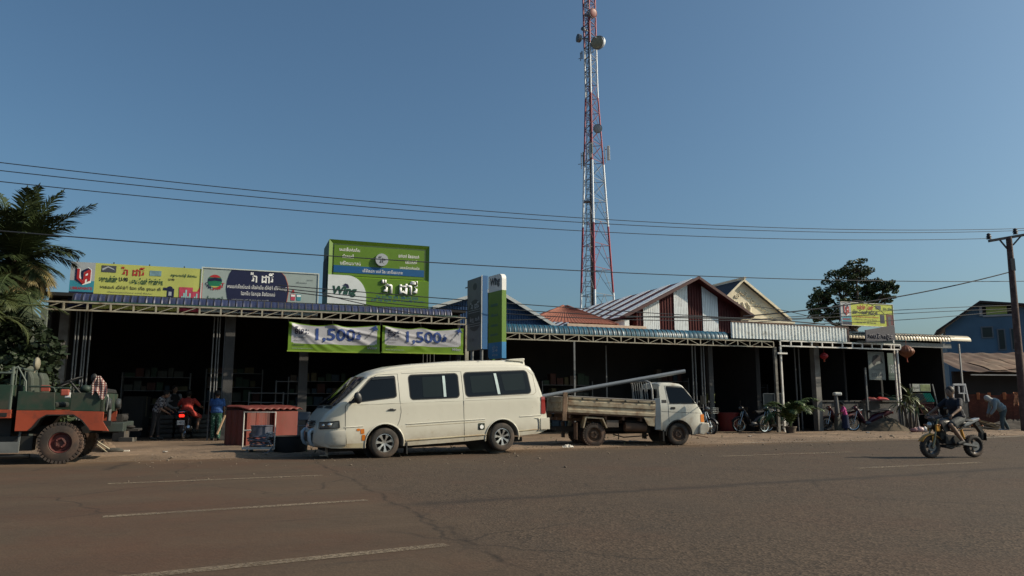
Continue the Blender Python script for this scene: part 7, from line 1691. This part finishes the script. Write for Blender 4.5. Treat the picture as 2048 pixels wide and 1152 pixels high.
bike('dark green motorbike parked between the two shop posts', pk(1528, 28.9), R(180 + 30), (.015, .05, .04), group=G3)
bike('black motorbike parked in front of the red tub', pk(1478, 29.4), R(180 + 12), (.02, .02, .025), group=G3)
bike('motorbike with chrome front basket half hidden behind the truck nose', pk(1421, 26.6), R(-50), (.04, .04, .045), basket=True, group=G3)
# ------------------------------------------------------------------ goods and clutter before the shops
RT_ = pm('red_roof_sheet', (.125, .024, .017), .6, 0, .12, 2, dirt=(.10, .03, .02), damt=.35, dscale=3)
def gY(px, Y): q = at(px, 850, Y); return Vector((q.x, q.y, 0))
# stack of red ribbed roofing: long front face, staggered ribbed top
A1 = gY(488, 19.5); B1 = gY(588, 21.3); an = math.atan2((B1 - A1).y, (B1 - A1).x); Lr = (B1 - A1).length
rs = thing('roofing_stack', 'stack of red ribbed roofing pieces standing in front of the hardware shop', 'roofing', A1, an)
hR_ = .99
cr = MB(); cr.add([(0, 0, 0), (Lr, 0, 0), (Lr, .62, 0), (0, .62, 0), (0, 0, hR_ - .05), (Lr, 0, hR_ - .05), (Lr, .62, hR_ + .04), (0, .62, hR_ + .04)], [(0, 3, 2, 1), (4, 5, 6, 7), (0, 1, 5, 4), (1, 2, 6, 5), (2, 3, 7, 6), (3, 0, 4, 7)]); cr.build('sheet_bundle', pm('red_core', (.045, .012, .012), .8), rs)
for k, (x0, x1, d) in enumerate(((.02, .34, .06), (.37, .64, .05), (.66, .80, .03), (.97, 1.0, .02), (1.02, Lr + .02, .09))):
    pb = MB(); pb.grid(lambda u, v: Vector((x0 + (x1 - x0) * u, -d - .015 * math.cos(u * 2 * PI), .02 + (hR_ - .10) * v)), 10, 2); pb.box(x0, x1, -d + .02, -.001, .02, hR_ - .09); pb.build('upright_sheet', RT_, rs, smooth=60)
for k in range(8):
    x0 = -.12 + k * (Lr / 7.4); tp_ = MB(); sl_ = .16 - .02 * (k % 3)
    tp_.grid(lambda u, v: Vector((x0 + .26 * u + .16 * (1 - v), -.13 + .70 * v, hR_ - .03 + sl_ * min(1, v * 2.2) * .5 + .045 * math.sin(u * PI) + .012 * k % 2 * .01)), 8, 10)
    o = tp_.build('top_sheet', RT_, rs, smooth=60); sm = o.modifiers.new('s', 'SOLIDIFY'); sm.thickness = .02; sm.offset = -1
sd = MB(); sd.grid(lambda u, v: Vector((-.03 + .015 * math.sin(u * 20), 0.62 * u, .02 + (hR_ - .06) * v)), 24, 1); sd.build('side_sheet', RT_, rs, smooth=60)
MB().bar((-.5, .4, .35), (-.16, .5, .82), .035).build('prop_stick', pm('pale_wood', (.30, .20, .12), .8), rs)
# white trolley with coils of cable
T0 = gY(519, 17.1)
tr_ = thing('trolley', 'white framed trolley holding silver cable coils in front of the red roofing', 'trolley', T0, R(6))
tf = MB(); x0, x1 = -.35, .35
tf.tube([(x0, 0, .10), (x0, 0, .93), (x1, 0, .93), (x1, 0, .10)], .017, 8).tube([(x0, .0, .52), (x0 + .17, .0, .53)], .014, 6).box(x0, x1, -.02, .48, .10, .15); tf.build('frame', pm('trolley_white', (.48, .46, .42), .5, .1, .1, 4), tr_, smooth=50)
for x in (x0 + .1, x1 - .06):
    for y in (.03, .42):
        MB().lathe([(.001, -.02), (.045, -.02), (.045, .02), (.001, .02)], 14, Matrix.Translation((x, y, .048))).bar((x, y, .05), (x, y, .11), .03).build('castor', GREYST, tr_, smooth=40)
CB = pm('cable_silver', (.16, .17, .20), .35, .6, .25, 12)
cc_ = MB(); random.seed(4)
for k in range(16):
    r_ = random.uniform(.20, .30); z = .17 + k * .019; cx_, cy_ = random.uniform(-.03, .05), .25 + random.uniform(-.03, .03)
    cc_.tube([(cx_ + r_ * math.cos(a), cy_ + r_ * .75 * math.sin(a), z + .02 * math.sin(a * 2 + k)) for a in [i * PI / 14 for i in range(29)]], .011, 6)
cc_.tube([(.2, .0, .3), (.34, -.06, .16), (.22, -.1, .03), (.0, -.12, .015)], .014, 6)
o = cc_.build('cable_coil', CB, None, T0, R(6), smooth=50); tag(o, 'loose silver cable coils heaped on the white trolley', 'cable')
dr = MB(); dr.lathe([(.001, -.13), (.25, -.13), (.25, -.115), (.235, -.10), (.235, .10), (.25, .115), (.25, .13), (.001, .13)], 28, Matrix.Translation((-.0, .25, .50)) @ Matrix.Rotation(PI / 2, 4, 'X'))
o = dr.build('cable_drum', pm('drum_grey', (.12, .13, .17), .4, .4, .3, 8), None, T0 + Vector((0, 0, .0)), R(6), smooth=40); tag(o, 'round grey cable drum on top of the coils on the trolley', 'cable drum')
# black rubber tub
bt = MB(); bt.lathe([(.001, 0), (.33, 0), (.375, .06), (.40, .36), (.415, .37), (.415, .385), (.385, .385), (.36, .08), (.001, .05)], 36, Matrix.Translation((0, 0, 0)) @ Matrix.Rotation(PI / 2, 4, 'X')); 
bt.v = [(x, y, abs(z)) for x, y, z in bt.v]
o = bt.build('rubber_tub', BLACK, None, gY(583, 17.5), smooth=35); tag(o, 'wide black rubber tub on the ground between trolley and van', 'tub')
# blue plastic chair beside the pillar
bc = thing('plastic_chair', 'grey blue plastic chair by the pillar behind the black tub', 'chair', gY(608, 23.6), R(-70)); PB = pm('chair_blue', (.05, .07, .10), .6)
MB().box(-.2, .2, -.2, .2, .42, .45).build('seat', PB, bc, bevel=.012); MB().box(-.22, -.19, -.2, .2, .6, .85).bar((-.2, -.18, .45), (-.21, -.18, .7), .03).bar((-.2, .18, .45), (-.21, .18, .7), .03).build('backrest', PB, bc, bevel=.012)
for sx in (-.18, .18):
    for sy in (-.18, .18): MB().bar((sx, sy, .42), (sx * 1.15, sy * 1.15, 0), .035).build('leg', PB, bc)
# metal shelf racks in the shop
for (px, Y, w_, h_, lb) in ((530, 25.0, 1.1, 1.5, 'low grey metal rack behind the red roofing'), (572, 25.6, .75, 1.9, 'tall grey metal rack behind the red roofing')):
    e = thing('metal_rack', lb, 'rack', gY(px, Y), FA)
    for sx in (-w_ / 2, w_ / 2):
        for sy in (0, .4): MB().bar((sx, sy, 0), (sx, sy, h_), .03).build('upright', GREYST, e)
    for i in range(5): MB().box(-w_ / 2, w_ / 2, -.01, .41, .2 + i * (h_ - .25) / 4, .225 + i * (h_ - .25) / 4).build('shelf', GREYST, e)
def carton(label, px, Y, w_, d_, h_, mat, z=0, rot=0, cat='box', name='box'):
    q = gY(px, Y); q.z = z; e = thing(name, label, cat, q, rot); MB().box(-w_ / 2, w_ / 2, 0, d_, 0, h_).build('carton', mat, e, bevel=.006); MB().box(-w_ / 2 - .004, w_ / 2 + .004, d_ * .42, d_ * .58, h_ * .5, h_ + .004).build('flap_tape', pm('box_tape', (.12, .10, .07), .5), e); return e
carton('greyish carton on the floor at the left of the dark shop', 238, 22.6, .35, .3, .42, pm('grey_carton', (.06, .055, .05), .85)); carton('flat pale carton lying beside the greyish carton', 253, 22.4, .42, .25, .12, pm('pale_carton', (.10, .095, .085), .85))
carton('tall dark cabinet like carton standing deep in the left shop', 262, 25.2, .7, .5, 1.35, pm('dark_cabinet', (.035, .036, .036), .8))
# heap of debris under the nose of the green truck
D0 = gr(205, 907)
dm = thing('debris_heap', 'small heap of earth with a crumpled dark sack beside the knobbly wheel', 'debris', D0, 0)
def heap(mb, rx, ry, h_, seed, n_=26):
    mb.grid(lambda u, v: Vector((rx * (1 - v) * math.cos(2 * PI * u), ry * (1 - v) * math.sin(2 * PI * u), max(-.02, h_ * (1 - (1 - v) ** 1.7) * (1 + .3 * noise.noise(Vector((u * 9 * (1 if u < 1 else 0), v * 4, seed)))) - .02))), n_, 10)
h_ = MB(); heap(h_, .42, .3, .30, 2); h_.build('earth', DIRT, dm, smooth=60, merge=True)
MB().ball((.32, -.15, .07), (.24, .15, .07), 12).build('sack', pm('dark_sack', (.055, .05, .04), .9, 0, .4, 8, bump=.6), dm, smooth=60)
MB().bar((-.05, -.22, .30), (.42, -.25, .03), .05, .02).bar((.0, -.28, .22), (.30, -.30, .02), .03, .02).build('batten', pm('pale_batten', (.32, .28, .20), .8), dm)
MB().bar((-.14, -.2, .02), (-.10, -.2, .34), .015).build('rod', GREYST, dm)
lc = thing('small_carton', 'small torn white carton lying on the dust right of the debris heap', 'litter', gr(251, 907), R(20)); MB().box(-.08, .08, -.04, .04, .0, .075).build('carton', pm('litter_white', (.55, .52, .46), .8), lc, bevel=.004); MB().box(-.16, -.08, -.03, .03, .0, .012).build('flap', pm('litter_brown', (.20, .12, .07), .8), lc)
# paper litter behind the truck wheel
lp = MB(); random.seed(2)
lp.grid(lambda u, v: Vector((-.14 + .28 * u, -.1 + .2 * v, .04 + .06 * noise.noise(Vector((u * 5, v * 5, 1))) + .05 * math.sin(u * PI) * math.sin(v * PI))), 10, 8)
o = lp.build('paper_litter', MATS['litter_white'], None, gr(1136, 897)); tag(o, 'crumpled white paper lying on the road edge behind the truck', 'litter'); sm = o.modifiers.new('s', 'SOLIDIFY'); sm.thickness = .004

# --- around the posts of shops B and C
tb = thing('red_tub', 'big dark red plastic tub standing in shop shade right of the truck', 'tub', gY(1456, 31.0), 0)
o = MB(); o.lathe([(.001, 0), (.36, 0), (.44, -.70), (.47, -.70), (.47, -.74), (.42, -.74), (.34, -.05), (.001, -.04)], 30, Matrix.Rotation(-PI / 2, 4, 'X')); o.v = [(x, y, abs(z)) for x, y, z in o.v]; o.build('shell', pm('tub_red', (.20, .02, .018), .5), tb, smooth=35)
MB().tube([(.47, 0, .68), (.55, 0, .66), (.55, 0, .6), (.46, 0, .58)], .015, 6).build('handle', MATS['tub_red'], tb)
kt = thing('work_table', 'small table with cups and bottles between truck and shop posts', 'table', gY(1517, 31.0), FA)
MB().box(-.5, .5, 0, .5, .93, .98).box(-.48, .48, .02, .48, .82, .93).build('tabletop', pm('worn_wood', (.14, .11, .08), .8, var=.3), kt, bevel=.005)
for sx in (-.44, .44):
    for sy in (.05, .45): MB().box(sx - .03, sx + .03, sy - .03, sy + .03, 0, .82).build('leg', MATS['worn_wood'], kt)
for i, (dx, lb, mt, hh) in enumerate(((-.36, 'grey tin cup at the left end of the small table', GREYST, .12), (-.18, 'white bottle second from the left on the small table', LWHT, .20), (.08, 'squat grey jar in the middle of the small table', DCONC, .13), (.22, 'pale cup right of the squat jar on the small table', SILV, .15))):
    q = kt.matrix_basis @ Vector((dx, .15, .98)); o = MB(); o.lathe([(.001, 0), (.045, 0), (.05, -hh * .6), (.03, -hh * .8), (.028, -hh), (.001, -hh)], 14, Matrix.Rotation(-PI / 2, 4, 'X')); o.v = [(x, y, abs(z)) for x, y, z in o.v]
    tag(o.build('bottle' if i == 1 else 'cup', mt, None, q, smooth=40), lb, 'bottle' if i == 1 else 'cup')
cbn = thing('glass_cabinet', 'pale framed display cabinet behind the two shop posts', 'cabinet', gY(1549, 31.5), FA)
MB().box(-.45, .45, .05, .45, .75, 1.52).build('cabinet_body', pm('cabinet_dark', (.05, .06, .065), .5), cbn)
fr = MB()
for (a, b_) in (((-.47, .75), (.47, .75)), ((-.47, 1.52), (.47, 1.52)), ((-.47, .75), (-.47, 1.52)), ((.47, .75), (.47, 1.52)), ((.1, .75), (.1, 1.52))): fr.bar((a[0], .03, a[1]), (b_[0], .03, b_[1]), .035, .035)
fr.build('frame', pm('frame_pale', (.32, .32, .30), .5), cbn)
for sx in (-.42, .42): MB().box(sx - .02, sx + .02, .1, .14, 0, .75).build('leg', GREYST, cbn)
sb = thing('spirit_box', 'small yellow green wooden box frame fixed on a post behind the truck nose', 'shrine', gY(1425, 29.3), FA)
b0 = at(1425, 806, 29.3).z
f_ = MB(); f_.box(-.17, .17, 0, .2, b0, b0 + .05).box(-.15, -.09, 0, .2, b0 + .05, b0 + .30).box(.09, .15, 0, .2, b0 + .05, b0 + .30).box(-.17, .17, 0, .2, b0 + .30, b0 + .36); f_.build('box_frame', pm('moss_yellow', (.13, .15, .04), .7), sb); MB().box(-.03, .03, .05, .12, 0, b0).build('stand', DCONC, sb)

def pot_plant(label, px, Y, h_, n_, col, spread, seed, drop, L_, lw, ll, potmat=None, name='potted_palm'):
    random.seed(seed); q = gY(px, Y); e = thing(name, label, 'plant', q, 0)
    o = MB(); o.lathe([(.001, 0), (.15, 0), (.20, -.24), (.22, -.24), (.22, -.28), (.18, -.28), (.17, -.22), (.001, -.22)], 24, Matrix.Rotation(-PI / 2, 4, 'X')); o.v = [(x, y, abs(z)) for x, y, z in o.v]; o.build('pot', potmat or pm('clay_pot', (.10, .075, .055), .8, var=.3), e, smooth=35)
    f = MB()
    for i in range(n_):
        az = i * 2.4 + random.uniform(-.3, .3); frond(f, (0, 0, .25 + random.uniform(0, h_ * .3)), az, random.uniform(.7, 1.45), L_ * random.uniform(.75, 1.1), drop * random.uniform(.7, 1.2), n=16, ll=ll, lw=lw)
    f.build('foliage', col, e); st4 = MB()
    for i in range(5): a = i * 1.3; st4.tube([(0, 0, .2), (.06 * math.cos(a), .06 * math.sin(a), h_ * .5)], .018, 6)
    st4.build('stem', BARK, e); return e
pot_plant('leafy potted palm in a clay pot at the foot of the two shop posts', 1581, 27.8, 1.35, 22, LF6, 1, 5, 2.1, 1.45, .06, .36)
# sword leaved plant by the white posts
random.seed(31); q = gY(1823, 29.6); dp = thing('dragon_plant', 'spiky leaved plant beside the white posts and grey standing sheets', 'plant', q, 0)
f = MB()
for (cx_, cy_, cz_, n_) in ((0, 0, 1.35, 46), (.35, .1, 1.0, 30), (-.25, .1, 1.05, 26)):
    for i in range(n_):
        az = i * 2.4; el = random.uniform(-.5, 1.4); L_ = random.uniform(.45, .75); pts = []; p_ = Vector((cx_, cy_, cz_)); a = el
        for k in range(6): pts.append(p_.copy()); p_ = p_ + Vector((math.cos(az) * math.cos(a), math.sin(az) * math.cos(a), math.sin(a))) * L_ / 5; a -= .22
        sdv = Vector((-math.sin(az), math.cos(az), 0)); vs = []; ff = []
        for k, pp_ in enumerate(pts): w_ = .032 * math.sin(PI * (.12 + .88 * (1 - k / 5))) + .002; vs += [pp_ - sdv * w_, pp_ + sdv * w_]; 
        f.add(vs, [(2 * k, 2 * k + 1, 2 * k + 3, 2 * k + 2) for k in range(5)])
f.build('foliage', pm('sword_leaf', (.09, .11, .045), .55, 0, .4, 3), dp); MB().tube([(0, 0, 0), (0, 0, 1.35)], .04, 8).tube([(.1, 0, 0), (.35, .1, 1.0)], .035, 8).tube([(-.05, 0, 0), (-.25, .1, 1.05)], .035, 8).build('stem', BARK, dp)
# grey corrugated sheets standing upright
gs = thing('sheet_bundle', 'bundle of grey ribbed sheets standing upright behind the spiky plant', 'roofing', gY(1800, 30.3), R(10))
for k in range(5):
    x0 = .0 + k * .24; g = MB(); g.grid(lambda u, v: Vector((x0 + .23 * u, .10 * k + .025 * math.cos(u * 4 * PI), .0 + (1.0 + .06 * ((k * 3) % 4)) * v)), 16, 1); o = g.build('ribbed_sheet', pm('asbestos_grey', (.11, .11, .11), .8, 0, .25, 3), gs, smooth=60); sm = o.modifiers.new('s', 'SOLIDIFY'); sm.thickness = .012
# sand heap, bags
sh_ = gY(1772, 29.8); e = thing('sand_heap', 'low heap of sand and rubble left of the plastic bags', 'sand', sh_, 0); h_ = MB(); heap(h_, 1.0, .7, .55, 6, 40); h_.build('sand', pm('sandy_rubble', (.075, .058, .038), .95, 0, .4, 6, bump=.8, bscale=18), e, smooth=60, merge=True)
for k, (dx, dz_, s_) in enumerate(((.45, .08, .07), (-.5, .1, .06), (.7, .05, .05))): MB().ball((dx, -.35, dz_), (s_ * 1.5, s_, s_), 8).build('rubble_piece', DCONC, e, smooth=50)
random.seed(12)
for (px, lb, col, r_) in ((1829, 'pinkish plastic bag in front of the spiky plant', (.30, .14, .13), .17), (1838, 'middle bag of the three, pale pink and knotted', (.38, .26, .26), .20), (1849, 'white plastic bag, rightmost of the three bags', (.55, .53, .50), .19)):
    q = gY(px, 28.6); o = MB(); o.grid(lambda u, v: Vector(((r_ * math.sin(PI * v) ** .6 * (1 + .45 * noise.noise(Vector((math.cos(2 * PI * u) * 2.4, math.sin(2 * PI * u) * 2.4, v * 3 + px))) + .07 * math.sin(u * 50 + v * 7))) * math.cos(2 * PI * u) * (.35 if v > .86 else 1), (r_ * .8 * math.sin(PI * v) ** .6) * math.sin(2 * PI * u) * (.35 if v > .86 else 1), r_ * 1.35 * v ** 1.1 + .35 * r_ * max(0, v - .8) * math.sin(u * 9))), 36, 24)
    tag(o.build('plastic_bag', pm('bag_%d' % px, col, .4, 0, .12, 8), None, q, smooth=70), lb, 'bag', 'plastic bags on the kerbside')
# slipper rack with pale header
rk = thing('display_rack', 'leaning display rack with rows of thin coloured goods left of the rider', 'rack', gY(1868, 32.5), R(12)); k_ = 32.5 / 1480
for sx in (-.55, .60): MB().bar((sx, .2, 0), (sx - .25, .3, 1.95), .05).build('upright', GREYST, rk)
MB().box(-.78, .12, .16, .20, 1.62, 1.95).build('header', pm('header_pale', (.36, .38, .34), .6), rk); MB().box(-.4, .10, .15, .159, 1.64, 1.93).build('header_picture', pm('header_green', (.16, .20, .08), .6, 0, .5, 6), rk); text('ស្បែកជើង', -.74, 1.74, .28, .10, DGRY, rk, y=.155)
rows = [(1.18, 1.55, -.66, .16, 10, [(.12, .14, .15), (.03, .38, .30)]), (.70, 1.10, -.55, .28, 9, [(.28, .10, .08), (.10, .03, .03)]), (.25, .62, -.2, .62, 12, [(.30, .25, .25), (.16, .17, .19)])]
for r_, (z0, z1, x0, x1, k, cols) in enumerate(rows):
    MB().box(x0 - .05, x1 + .05, .12, .34, z0 - .07, z0 - .03).build('shelf', pm('rack_brown', (.08, .04, .035), .7), rk)
    for i in range(k):
        c = cols[0] if i < k * .42 else cols[1]; x = x0 + (x1 - x0) * i / k; MB().bar((x, .18, z1), (x + .12, .10, z0), .035, .03).build('strip_goods', pm('goods_%d_%d' % (r_, i < k * .42), c, .6), rk)
ws = thing('display_stand', 'small white house shaped stand behind the head of the rider', 'stand', gY(1925, 32.8), R(10))
f_ = MB(); z0 = 1.2; f_.bar((-.35, 0, z0), (-.28, 0, 1.95), .06).bar((.40, 0, z0), (.30, 0, 1.95), .06).bar((-.30, 0, 1.93), (.32, 0, 1.93), .08).bar((-.05, 0, 1.55), (.33, 0, 1.55), .05).bar((-.02, 0, 1.55), (-.02, 0, 1.93), .05).bar((.24, 0, 1.55), (.24, 0, 1.93), .05); f_.build('frame', pm('stand_white', (.42, .43, .45), .6), ws); MB().box(-.3, .35, .0, .35, 0, 1.2).build('base', DCONC, ws)
# counter goods: red wares, green sheeting, tall white scale
def onc(px, Y): return gY(px, Y)
for (px, py, w_, lb, col) in ((1740, 783, .5, 'faded red bag at the left on the counter wall', (.22, .04, .035)), (1762, 785, .55, 'bright red bag on the counter wall beside the green sheet', (.42, .03, .03))):
    q = at(px, 791, 31.5); q.z = 1.245; o = MB(); o.grid(lambda u, v: Vector((w_ * (u - .5), .18 * math.cos(v * PI), .13 * math.sin(v * PI) * (1 - (2 * u - 1) ** 4) * (1 + .3 * noise.noise(Vector((u * 6, v * 3, px)))))), 24, 12)
    tag(o.build('red_bag', pm('redbag_%d' % px, col, .6, 0, .2, 8), None, q, smooth=70), lb, 'bag')
q = at(1783, 791, 31.8); q.z = 1.24; o = MB(); o.grid(lambda u, v: Vector((.8 * (u - .5), .3 * v, .16 + .14 * (1 - u) - .26 * max(0, v - .6) * 0 + .03 * math.sin(u * 9))), 16, 6); o.box(-.4, .4, .02, .28, 0, .15); tag(o.build('green_sheet', pm('green_plastic', (.01, .07, .045), .5), None, q), 'dark green plastic sheet folded over goods on the counter wall', 'sheet')
sc_ = thing('scale', 'white rounded weighing scale head on a grey column by the parked motorbikes', 'scale', gY(1678, 30.6), R(10)); zc_ = at(1681, 788, 30.6).z
MB().box(-.16, .18, -.10, .10, zc_ - .07, zc_ + .07).build('head', pm('scale_white', (.52, .53, .50), .5), sc_, bevel=.05); MB().tube([(-.04, 0, .5), (-.06, 0, zc_ - .06)], [.11, .07], 12).build('column', pm('scale_grey', (.09, .09, .09), .6), sc_, smooth=50); MB().prism([(-.16, .0), (.10, .0), (.08, .35), (.0, .55), (-.12, .55)], -.12, .12).build('base', pm('scale_base', (.12, .12, .10), .7), sc_, bevel=.02)
# lanterns
for (px, py, Y, r_, lb, col) in ((1648, 712, 30.4, .16, 'small red paper lantern hanging beside the concrete pillar', (.28, .012, .02)), (1813, 703, 31.4, .30, 'large brownish orange lantern hanging right of the white posts', (.16, .045, .015))):
    q = at(px, py, Y); e = thing('lantern', lb, 'lantern', q, 0, 'lanterns hanging from the canopies'); b_ = MB()
    def lf_(u, v): rr = r_ * math.sin(PI * (.08 + .84 * v)) * (1 + .03 * math.cos(u * 2 * PI * 14)); return Vector((rr * math.cos(2 * PI * u), rr * math.sin(2 * PI * u), r_ * .85 * (1 - 2 * v)))
    b_.grid(lf_, 84, 14); b_.build('paper_shade', pm('lantern_%d' % px, col, .6, 0, .1, 5), e, smooth=70)
    MB().tube([(0, 0, r_ * .85), (0, 0, r_ * .85 + .5)], .006, 5).tube([(0, 0, -r_ * .85), (0, 0, -r_ * .85 - .05)], [.05, .03], 8).tube([(0, 0, -r_ * .9), (0, 0, -r_ * 1.5)], [.012, .03], 6).build('cord_and_tassel', pm('tassel', (.30, .05, .02), .7), e)
# planks and rubble before the bricks
pl = thing('plank_pile', 'loose pile of split planks and laths beside the bent worker', 'planks', gY(1975, 30.5), 0); random.seed(14)
for i in range(14):
    z = .05 + .035 * i; a = random.uniform(-.25, .35); x = random.uniform(-.75, -.2); MB().bar((x - .2, random.uniform(-.2, .3), z + .18 * random.random()), (x + 1.0, random.uniform(-.2, .3), z * .45), random.uniform(.05, .09), .025).build('plank', pm('plank_pale', (.22, .17, .10), .8, 0, .3, 4) if i % 3 else pm('plank_dark', (.08, .06, .045), .85, 0, .3, 4), pl)
rb_ = thing('rubble_heap', 'dark heap of earth and rubble below the brick stack', 'rubble', gY(2030, 31.8), 0); h_ = MB(); heap(h_, 2.2, .8, .42, 9, 50); h_.build('rubble', pm('dark_rubble', (.05, .042, .035), .95, 0, .5, 5, bump=.8, bscale=14), rb_, smooth=50, merge=True)
fc = MB(); q = at(2034, 790, 32.4); fc.grid(lambda u, v: Vector((-.16 + .32 * u + .04 * math.sin(v * 6), .03 * math.sin(u * 8), .12 - .62 * v * (1 - .2 * math.sin(u * 5)))), 14, 14)
o = fc.build('patterned_cloth', pm('orange_flowered', (.42, .17, .08), .85, 0, .9, 14), None, q); tag(o, 'orange flowered cloth hanging on the brick stack at the right edge', 'cloth'); sm = o.modifiers.new('s', 'SOLIDIFY'); sm.thickness = .006

# --- dim stock inside the open shops
random.seed(41)
GC = [pm('stock_%d' % i, c, .8, 0, .2, 5) for i, c in enumerate(((.07, .055, .045), (.022, .04, .06), (.06, .022, .018), (.05, .055, .05), (.022, .045, .03), (.08, .07, .035)))]
def stock_rack(label, s_, t_, w_, h_, n_sh, seed):
    random.seed(seed); e = thing('goods_shelf', label, 'shelf', W(s_, t_), FA)
    for sx in (0, w_): MB().box(sx - .02, sx + .02, 0, .4, 0, h_).build('upright', GREYST, e)
    for i in range(n_sh):
        z = .15 + i * (h_ - .3) / (n_sh - 1); MB().box(.02, w_ - .02, 0, .4, z - .02, z).build('board', GREYST, e); gb = MB(); x = .06
        while x < w_ - .3:
            bw_ = random.uniform(.14, .34); bh_ = random.uniform(.14, (h_ - .3) / (n_sh - 1) - .10)
            MB().box(x, x + bw_, .04, .36, z, z + bh_).build('packed_goods', random.choice(GC), e); x += bw_ + random.uniform(.01, .08)
for k, (s_, t_, w_, h_, n_, lb) in enumerate(((-12.6, 5.5, 2.2, 2.2, 5, 'leftmost goods shelf deep inside the hardware shop'), (-9.9, 6.2, 2.0, 2.4, 5, 'goods shelf left of the concrete pillar inside the hardware shop'), (-7.0, 5.0, 2.4, 2.1, 5, 'goods shelf above the red roofing inside the hardware shop'), (-4.2, 5.5, 2.2, 2.3, 5, 'goods shelf behind the van inside the hardware shop'),
        (2.6, 3.6, 2.2, 2.0, 4, 'goods shelf behind the load bed of the white truck'), (7.6, 3.8, 1.9, 2.2, 4, 'goods shelf behind the red tub in the workshop'), (12.4, 5.0, 2.2, 2.0, 4, 'goods shelf deep inside the corner shop'))): stock_rack(lb, s_, t_, w_, h_, n_, 50 + k)
for k, (s_, t_, lb) in enumerate(((-11.2, 3.2, 'heap of grey cement sacks in the dark left bay of the hardware shop'), (-5.6, 3.0, 'heap of grey cement sacks behind the trolley and tub'), (5.6, 2.6, 'heap of grey cement sacks behind the truck cab'))):
    e = thing('cement_sacks', lb, 'sacks', W(s_, t_), FA)
    for r_ in range(5):
        for c in range(3): MB().box(c * .55 + .02 * (r_ % 2), c * .55 + .52, 0, .8, r_ * .15, r_ * .15 + .14).build('sack', pm('cement_sack', (.07, .07, .067), .9, 0, .25, 4, bump=.6, bscale=9), e, bevel=.05)
# weeds and scraps on the shoulder
wd_ = MB(); random.seed(9)
for k in range(46):
    s_ = random.uniform(-12, 17); q = RO + RU * s_ + RN * random.uniform(.3, 4.6)
    for i in range(random.randint(5, 12)):
        a = random.random() * 6.28; L_ = random.uniform(.04, .13); tip = Vector((q.x + L_ * .7 * math.cos(a), q.y + L_ * .7 * math.sin(a), .04 + L_)); sdv = Vector((-math.sin(a), math.cos(a), 0)) * .006
        wd_.add([Vector((q.x, q.y, .03)) - sdv, Vector((q.x, q.y, .03)) + sdv, tip], [(0, 1, 2)])
o = wd_.build('weeds', pm('weed_green', (.07, .08, .03), .8, 0, .5, 3)); o['kind'] = 'stuff'; o['label'] = 'thin tufts of dry weed scattered over the dusty shoulder'; o['category'] = 'weeds'

random.seed(23)
for k, (px, py, lb) in enumerate(((668, 907, 'small crumpled paper scrap on the dust just beyond the front wheel of the van'), (1262, 886, 'pale plastic scrap on the dust under the middle of the white truck'), (1500, 876, 'pale scrap of litter on bare dust between truck and potted palm'), (1735, 868, 'blue scrap of litter on the dust before the maroon motorbike'), (330, 908, 'small pale scrap of litter on the dust in front of the red rider'))):
    q = gr(px, py); mb = MB(); r_ = random.uniform(.04, .08); sd_ = k * 7.3
    mb.grid(lambda u, v: Vector((r_ * (2 * u - 1), r_ * .8 * (2 * v - 1), .06 + r_ * .5 * noise.noise(Vector((u * 3, v * 3, sd_))))), 6, 6)
    o = mb.build('litter_scrap', pm('litter_pale', (.38, .36, .33), .8, var=.2) if k != 3 else pm('litter_blue', (.08, .13, .2), .7), None, (q.x, q.y, 0), random.random() * 6, smooth=60)
    tag(o, lb, 'litter', 'scraps of litter on the shoulder'); sm = o.modifiers.new('s', 'SOLIDIFY'); sm.thickness = .003
